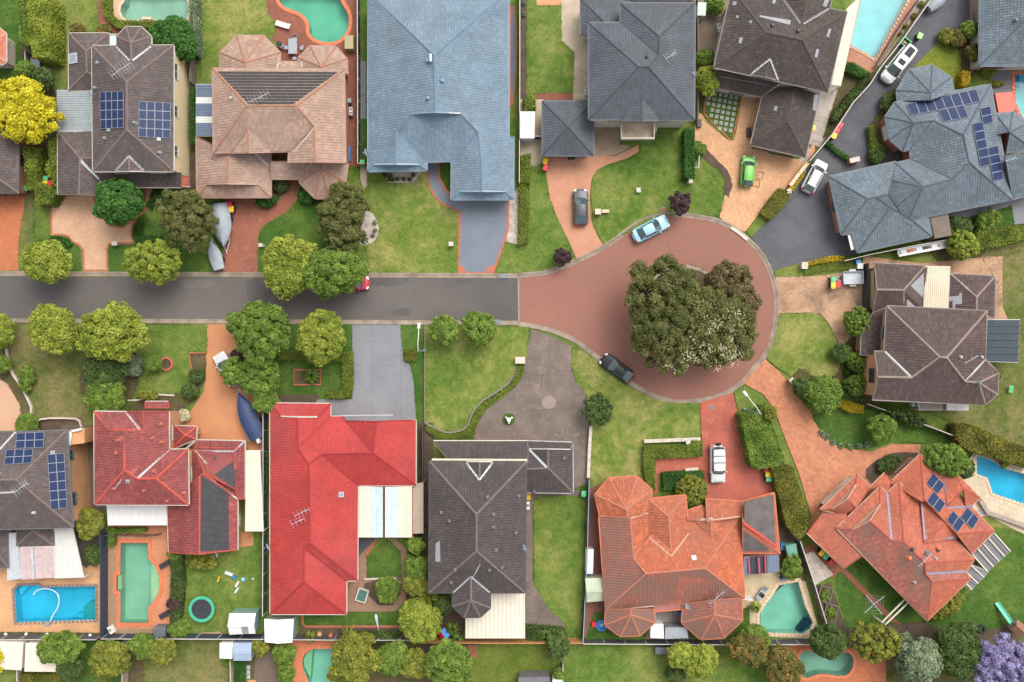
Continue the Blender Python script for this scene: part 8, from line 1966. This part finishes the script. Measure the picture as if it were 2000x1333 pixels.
chair('white chair on the portico courtyard, left', 1170, 245, 160, WHITE); chair('white chair on the portico courtyard, right', 1195, 245, 200, WHITE); chair('dark chair on the cream paving by the angular pool', 1486, 1161, 50, DARK)
def lounger(label, px, py, ang, m_, group='sun loungers'):
    r = thing('sun_lounger', label, 'sun lounger', px, py, ang, .4, group); m = MB(); m.box((-.3, 0, .36), (1.3, .62, .08)); m.build('mattress', [m_], r, local=True); m = MB(); m.quad((.35, -.31, .36), (.95, -.31, .68), (.95, .31, .68), (.35, .31, .36)); m.quad((.35, -.31, .31), (.35, .31, .31), (.95, .31, .63), (.95, -.31, .63)); m.build('backrest', [m_], r, local=True)
    for x, y in ((.3, .26), (.3, -.26), (-.85, .26), (-.85, -.26)): m = MB(); m.box((x, y, .16), (.05, .05, .32)); m.build('leg', [ALU], r, local=True)
lounger('white sun lounger on the brick paving by the kidney pool', 553, 49, -18, WHITE); lounger('dark sun lounger upper right of the green pool', 325, 1101, -60 + 90, DARK); lounger('dark sun lounger lower right of the green pool', 325, 1199, 30, DARK); lounger('grey sun lounger by the angular pool', 1487, 1158, 55, GREYM)
r = thing('barbecue', 'black and white barbecue beside the grey outdoor table', 'barbecue', 549, 91, -25); m = MB(); m.box((0, 0, .4), (.75, .55, .78)); m.build('trolley', [WHITE], r, local=True); m = MB(); m.box((0, .03, .92), (.7, .5, .24), taper=.8); m.build('hood', [DARK], r, local=True)
r = thing('bar_table', 'khaki covered table beside the fence of the kidney pool', 'table', 685, 89); m = MB(); m.box((0, 0, .55), (1.1, 1.7, 1.06), taper=.95); m.build('cover', [plain('khaki_cover', (.28, .25, .13), .8)], r, local=True)
def letterbox(label, px, py, w, d, h, m_, ang=0, cap=None):
    r = thing('letterbox', label, 'letterbox', px, py, ang, h, 'letterboxes'); m = MB(); m.box((0, 0, h / 2), (w, d, h)); m.build('pillar', [m_], r, local=True); m = MB(); m.box((0, 0, h + .04), (w + .12, d + .12, .08)); m.build('cap', [cap or STONE], r, local=True); m = MB(); m.box((0, d / 2 + .01, h * .7), (w * .5, .03, .08)); m.build('slot', [DARK], r, local=True)
letterbox('brick letterbox with long stone seat beside the grey car', 1168, 414, .6, .55, 1.1, BRICK); wallthing('low pale stone wall beside the brick letterbox', [(1174, 414.5), (1189, 414)], .5, STONE, .3, cap=SANDC)
letterbox('brick planter letterbox at the end of the lime hedge', 1016, 704, 1.1, .7, .8, BRICKO); letterbox('small white letterbox by the red-brown drive', 509, 479, .35, .3, 1.0, WHITE); letterbox('grey letterbox on the dry lawn by the blue drive', 881, 477, .45, .4, 1.0, GREYM); letterbox('white letterbox at the foot of the square hedge', 1349, 353, .35, .45, 1.1, WHITE); letterbox('dark letterbox at the edge of the tan drive', 224, 476, .55, .35, 1.0, GREYM)
letterbox('brick letterbox beside the yellow low hedge', 1571, 519, .6, .7, 1.0, STONE); letterbox('white letterbox at the tip of the bronze hedge', 1541, 374, .4, .4, 1.0, WHITE); letterbox('brick letterbox at the corner of the salmon paved drive', 1547, 744, .5, .5, 1.1, BRICKO, 35); letterbox('blue-white letterbox in the stone wall of the orange house', 1344, 864, .4, .35, .9, plain('pale_blue', (.4, .5, .55), .4)); letterbox('white letterbox on the lawn of the charcoal house', 1247, 372, .4, .45, .3, WHITE)
r = thing('garden_fountain', 'white figure fountain on a round bed in the brown driveway', 'fountain', 994, 819, 0, .3); m = MB(); m.disc((0, 0), .72, 0, .14, 20); m.build('round_bed', [L_DEEP], r, local=True); m = MB(); m.tube([(0, 0, .1), (0, 0, .8)], [.2, .1], 8); m.disc((0, 0), .2, .8, .88, 12, .26)
for i in range(3): m.bar((0, 0, .5), (.4 * math.cos(i * 2.1 + .5), .4 * math.sin(i * 2.1 + .5), .55), .12, .12); m.disc((.4 * math.cos(i * 2.1 + .5), .4 * math.sin(i * 2.1 + .5)), .16, .4, .7, 8, .08)
m.build('figure', [WHITE], r, local=True)
r = thing('ring_bed', 'round brick garden ring on the green lawn', 'garden bed', 326, 711); m = MB(); m.ring((0, 0), .62, .85, 0, .25, 22); m.build('brick_ring', [REDB], r, local=True); m = MB(); m.disc((0, 0), .6, 0, .12, 16); m.build('soil', [SOIL], r, local=True)
r = thing('planter_bed', 'brick rectangular bed in the square garden', 'garden bed', 601, 738); m = MB(); q = [(-1.6, -.85), (1.6, -.85), (1.6, .95), (-1.6, .95), (-1.6, -.85)]; m.strip(q, [(-.1, 0), (-.1, .22), (.1, .22), (.1, 0)]); m.build('brick_border', [REDB], r, local=True); m = MB(); m.box((0, .05, .08), (3.0, 1.7, .1)); m.build('soil', [SOILG], r, local=True)
for lab, x, y in (('upper timber-edged vegetable bed beside the weathered fence', 1609, 1160), ('lower timber-edged vegetable bed beside the weathered fence', 1620, 1195)):
    r = thing('vegetable_bed', lab, 'garden bed', x, y, -15, 0, 'vegetable beds'); m = MB(); m.strip([(-.75, -.95), (.75, -.95), (.75, .95), (-.75, .95), (-.75, -.95)], [(-.06, 0), (-.06, .35), (.06, .35), (.06, 0)]); m.build('timber_border', [TIMB], r, local=True); m = MB(); m.box((0, 0, .14), (1.4, 1.8, .2)); m.build('soil', [SOIL], r, local=True)
    crown('vegetables', LM, r, .6, .8, .2, .55, int(y), nl=16, per=24, leaf=.1)
r = thing('play_set', 'timber cubby tower with green slide at the bottom right', 'play set', 1972, 1218, -40); m = MB()
for x, y in ((.7, .6), (-.7, .6), (.7, -.6), (-.7, -.6)): m.bar((x, y, 0), (x, y, 1.6), .1, .1)
m.box((0, 0, 1.1), (1.5, 1.3, .08)); m.build('tower', [TIMB], r, local=True); m = MB(); m.quad((-.85, -.75, 1.7), (.85, -.75, 1.7), (.85, 0, 2.3), (-.85, 0, 2.3)); m.quad((-.85, 0, 2.3), (.85, 0, 2.3), (.85, .75, 1.7), (-.85, .75, 1.7)); m.build('roof', [plain('rust_roof', (.20, .09, .06), .7)], r, local=True)
m = MB(); a, b = Vector((-.7, .0, 1.15)), Vector((-3.0, .9, .12)); d = (b - a).normalized(); u = d.cross(Vector((0, 0, 1))).normalized(); m.quad(a - u * .25, a + u * .25, b + u * .25, b - u * .25)
for s in (1, -1): m.bar(a + u * .26 * s + Vector((0, 0, .06)), b + u * .26 * s + Vector((0, 0, .06)), .06, .16)
m.build('slide', [plain('slide_green', (.05, .42, .26), .4)], r, local=True)
r = thing('tyre_swing', 'black tyre lying beside the cubby tower', 'tyre', 1915, 1228); m = MB(); m.ring((0, 0), .28, .55, .02, .22, 20); m.build('tyre', [TYRE], r, local=True)
r = thing('cubby_house', 'small red and blue cubby roof among the palms', 'cubby house', 868, 1231, 35); m = MB(); m.box((0, 0, .6), (.9, 1.0, 1.2)); m.build('wall', [REDP], r, local=True); m = MB(); m.quad((-.55, -.6, 1.15), (-.55, .6, 1.15), (0, .6, 1.55), (0, -.6, 1.55)); m.build('roof_side', [REDP], r, local=True); m = MB(); m.quad((.55, .6, 1.15), (.55, -.6, 1.15), (0, -.6, 1.55), (0, .6, 1.55)); m.build('roof_side', [BLUP], r, local=True)
GT = 'toys scattered on the trampoline lawn'
for lab, x, y, dx, dy, m_, an in (('white plastic play slide on the trampoline lawn', 448, 1120, 1.1, .35, WHITE, -20), ('blue seat at the end of the white slide', 459, 1127, .45, .4, BLUP, -30), ('yellow toy bat on the trampoline lawn', 428, 1131, .2, .7, YELP, -20), ('blue square step stool on the trampoline lawn', 476, 1131, .45, .45, plain('sky_blue', (.2, .38, .5), .4), 10), ('long white toy board on the trampoline lawn', 464, 1141, .25, .75, WHITE, -30), ('second white toy board nearer the trampoline', 463, 1153, .25, .8, plain('pale_blue', (0, 0, 0)), -35), ('small white ball on the trampoline lawn', 495, 1130, .2, .2, WHITE, 0)):
    r = thing('toy', lab, 'toy', x, y, an, 0, GT); m = MB(); m.box((0, 0, .16), (dx, dy, .28), taper=.85); m.box((0, 0, .32), (dx * .6, dy * .6, .05)); m.build('moulding', [m_], r, local=True)
r = thing('recycling_tub', 'bright green open tub behind the white people mover', 'tub', 1767, 83, -38, .5); m = MB(); q = [(-.62, -.42), (.62, -.42), (.62, .42), (-.62, .42), (-.62, -.42)]; m.strip(q, [(-.04, 0), (-.06, .62), (.05, .62), (.02, 0)]); m.box((0, 0, .06), (1.2, .8, .05)); m.build('tub', [GRNP], r, local=True); m = MB(); m.box((0, 0, .3), (.7, .4, .3), taper=.6); m.build('cardboard', [plain('cardboard', (.30, .2, .12), .8)], r, local=True)
r = thing('wading_pool', 'blue oval toddler pool beside the rear bay of the orange house', 'wading pool', 1174, 1220, 30); m = MB(); m.ring((0, 0), .5, .68, 0, .3, 20); m.disc((0, 0), .5, .02, .05, 20); m.build('shell', [BLUP], r, local=True); m = MB(); m.box((.05, 0, .12), (.5, .4, .14), taper=.6); m.build('float', [ALU], r, local=True)
for n_, lab, cat, x, y, d, m_ in (('toy_car', 'red toy car beside the blue toddler pool', 'toy', 1159, 1217, (.5, .6, .4), REDP), ('planter', 'terracotta square planter in the back bed of the scarlet house', 'planter', 626, 1236, (.45, .45, .4), plain('orange_pot', (.5, .27, .12), .7)), ('planter', 'orange tall planter in the back bed of the scarlet house', 'planter', 648, 1239, (.4, .5, .5), TERRA), ('storage_box', 'blue tubs beside the pink house wall', 'storage box', 682, 302, (.5, 1.9, .5), BLUP), ('storage_box', 'small blue box by the crimson pergola', 'storage box', 1525, 1065, (.4, .8, .6), BLUP), ('storage_box', 'blue crate on the rear patio of the orange house', 'storage box', 1327, 1196, (.5, .4, .4), BLUP), ('gas_bottle', 'dark water heater beside the pink house', 'heater', 685, 201, (.5, .5, .9), GREYM), ('bench', 'dark bench on the herringbone drive by the umber garage', 'bench', 1461, 260, (.45, 1.1, .45), DARK), ('bench', 'dark bench beside the paver lawn', 'bench', 1364, 243, (.5, 1.0, .45), DARK), ('step_box', 'white barbecue box at the charcoal garage door', 'box', 1116, 309, (.8, .5, .5), DARK), ('storage_box', 'blue plastic box beside the trailer', 'storage box', 1673, 513, (.6, .5, .5), BLUP), ('ice_chest', 'white cool box beside the trailer', 'cool box', 1676, 521, (.7, .7, .6), WHITE), ('pool_float', 'blue pool toy on the cream paving', 'pool toy', 1528, 1130, (.6, .25, .15), BLUP)):
    r = thing(n_, lab, cat, x, y); m = MB(); m.box((0, 0, d[2] / 2), d, taper=.92); m.build('body', [m_], r, local=True); m = MB(); m.box((0, 0, d[2] + .03), (d[0] * .98, d[1] * .98, .05)); m.build('top', [m_], r, local=True)
r = thing('round_pit_cover', 'round metal pit cover near the plum tree at the kerb', 'pit cover', 1295, 410); m = MB(); m.ring((0, 0), .2, .36, 0, .05, 16); m.build('surround', [CONC], r, local=True); m = MB(); m.disc((0, 0), .2, 0, .03, 14); m.build('lid', [REDB], r, local=True)
r = thing('pit_cover', 'square pit cover on the red concrete driveway', 'pit cover', 1390, 796); m = MB(); m.box((0, 0, .02), (.6, .6, .03)); m.build('surround', [CONC], r, local=True); m = MB(); m.box((0, 0, .04), (.3, .3, .02)); m.build('lid', [GYT], r, local=True)
for lab, x, y in (('kerb inlet grate beside the blue driveway', 983, 540), ('kerb inlet grate below the round lime tree', 970, 629)):
    r = thing('drain_grate', lab, 'drain', x, y, 0, .1, 'kerb drains'); m = MB(); m.box((0, 0, .13), (1.0, .55, .03)); m.build('frame', [GYT], r, local=True)
    for i in range(7): m = MB(); m.box((-.42 + .14 * i, 0, .155), (.05, .46, .03)); m.build('bar', [GREYM], r, local=True)
r = thing('boat_shaped_awning', 'white boards stacked on rails beside the cocoa garage', 'rack', 1795, 487, 10.5); m = MB()
for y in (-.35, .35): m.bar((-3.1, y, 1.1), (3.1, y, 1.1), .28, .12)
m.bar((-3.1, 0, .9), (3.1, 0, .9), .8, .1)
for x in (-2.8, 0, 2.8): m.bar((x, 0, 0), (x, 0, 1.0), .1, .1)
m.build('frame', [WHITE], r, local=True)
for i in range(6): m = MB(); m.box((-2.5 + i * .95, .05 * (i % 2), 1.05), (.7, .5, .2), .2 * (i - 2)); m.build('bundle', [[GREYM, REDB, ALU, DARK, WHITE, STONE][i]], r, local=True)
r = thing('timber_frame', 'long pale timber frame leaning off the salmon house', 'timber frame', 1733, 1192); l = wloc(r); m = MB()
for a, b in (((1766, 1172), (1722, 1216)), ((1773, 1178), (1729, 1220))): m.bar(P(*a, 2.3), P(*b, 2.3), .14, .14); m.bar(P(*b, 2.3), Vector((*P(*b, 2.3).xy, 0)), .12, .12)
m.build('beams', [CREAM], r)
GP = 'round white garden lights along the blue pool bed'
for i, (x, y) in enumerate(((11, 1239), (51, 1239), (92, 1239), (134, 1240), (176, 1241))):
    r = thing('garden_light', ORD[i] + ' white garden light from the left in the bed below the blue pool', 'garden light', x, y, 0, .6, GP); m = MB(); m.tube([(0, 0, 0), (0, 0, .5)], .03, 6); m.build('stem', [GYT], r, local=True); m = MB(); m.disc((0, 0), .17, .48, .6, 12, .19); m.disc((0, 0), .19, .6, .72, 12, .08); m.build('globe', [WHITE], r, local=True)
for i, (x, y) in enumerate(((485, 1303.5), (485, 1313), (485, 1322))):
    r = thing('stepping_stone', ('upper', 'middle', 'lower')[i] + ' grey square stepping stone below the blue-grey shed', 'stepping stone', x, y, 0, 0, 'stepping stones'); m = MB(); m.box((0, 0, .03), (.48, .48, .06)); m.build('slab', [plain('stone_grey', (.28, .3, .32), .8)], r, local=True)
r = thing('wall_dish', 'green chair frame on the east lawn', 'chair', 1972, 763, 0, .3); m = MB(); m.box((0, 0, .4), (.5, .5, .05)); m.build('seat', [GRNP], r, local=True); m = MB(); m.box((0, .4, .55), (.5, .4, .05)); m.build('backrest', [GRNP], r, local=True)
for x, y in ((.2, .2), (-.2, .2), (.2, -.2), (-.2, -.2)): m = MB(); m.box((x, y, .2), (.05, .05, .4)); m.build('leg', [GRNP], r, local=True)
r = thing('umbrella', 'closed blue and white umbrella lying on the strip lawn', 'umbrella', 737, 1212, 100); m = MB(); m.tube([(-.9, 0, .15), (-.2, 0, .2), (.6, 0, .18), (.9, 0, .12)], [.04, .12, .22, .05], 8); m.build('canopy', [plain('pale_blue', (0, 0, 0))], r, local=True); m = MB(); m.tube([(-1.2, 0, .15), (-.9, 0, .15)], .025, 6); m.build('pole', [WHITE], r, local=True)
r = thing('pond', 'raised stone pond on the bronze path', 'pond', 708, 1162, -18); m = MB(); m.strip([(-.6, -.75), (.6, -.75), (.6, .75), (-.6, .75), (-.6, -.75)], [(-.1, 0), (-.1, .4), (.1, .4), (.1, 0)]); m.build('stone_rim', [STONE], r, local=True); m = MB(); m.box((0, 0, .15), (1.05, 1.35, .28)); m.build('water', [plain('pond_water', (.05, .12, .10), .1)], r, local=True)
r = thing('pool_slab', 'small pale diving slab at the hedge of the pale green pool', 'slab', 294, 42); m = MB(); m.box((0, 0, .95), (1.1, .28, .1)); m.box((-.4, 0, .45), (.1, .2, .9)); m.box((.4, 0, .45), (.1, .2, .9)); m.build('slab', [SANDC], r, local=True)
r = thing('wheelbarrow_box', 'red and grey cart beside the hedge column', 'cart', 75, 128, 0); m = MB(); m.box((0, -.1, .45), (1.0, 1.5, .5), taper=1.1); m.build('tray', [GREYM], r, local=True); m = MB(); m.box((0, .75, .8), (.7, .4, .2), taper=.8); m.build('bag', [REDP], r, local=True)
for x, y in ((.4, .5), (-.4, .5), (.4, -.6), (-.4, -.6)): m = MB(); m.tube([(x - .04, y, .14), (x + .04, y, .14)], .14, 10); m.build('wheel', [BLACK], r, local=True)
r = thing('goal_frame', 'white tubular goal frame beside the square hedge', 'goal', 1362, 318); m = MB(); p = Z(1300, 0, '218,1000 215,1095 188,1095'); q = [P(a, b, .9) - wloc(r) + Vector((0, 0, .1)) for a, b in p]; m.tube(q, .05, 6)
for a in q: m.tube([a, Vector((a.x, a.y, 0))], .04, 6)
m.build('frame', [WHITE], r, local=True)
r = thing('painted_squares', 'two interlocked dark squares inlaid in the herringbone drive', 'inlay', 1478, 352)
for dx, dy, an in ((.35, .55, 35), (-.1, -.4, 35)):
    m = MB(); a = math.radians(an); q = [(dx + .58 * math.cos(a + k * 1.5708), dy + .58 * math.sin(a + k * 1.5708)) for k in range(5)]; m.strip(q, [(-.05, 0), (-.05, .02), (.05, .02), (.05, 0)]); m.build('inlay_brick', [plain('dark_inlay', (.12, .07, .045), .8)], r, local=True)
print('OBJECTS', len(bpy.data.objects), 'POLYS', sum(len(o.data.polygons) for o in bpy.data.objects if o.type == 'MESH'))
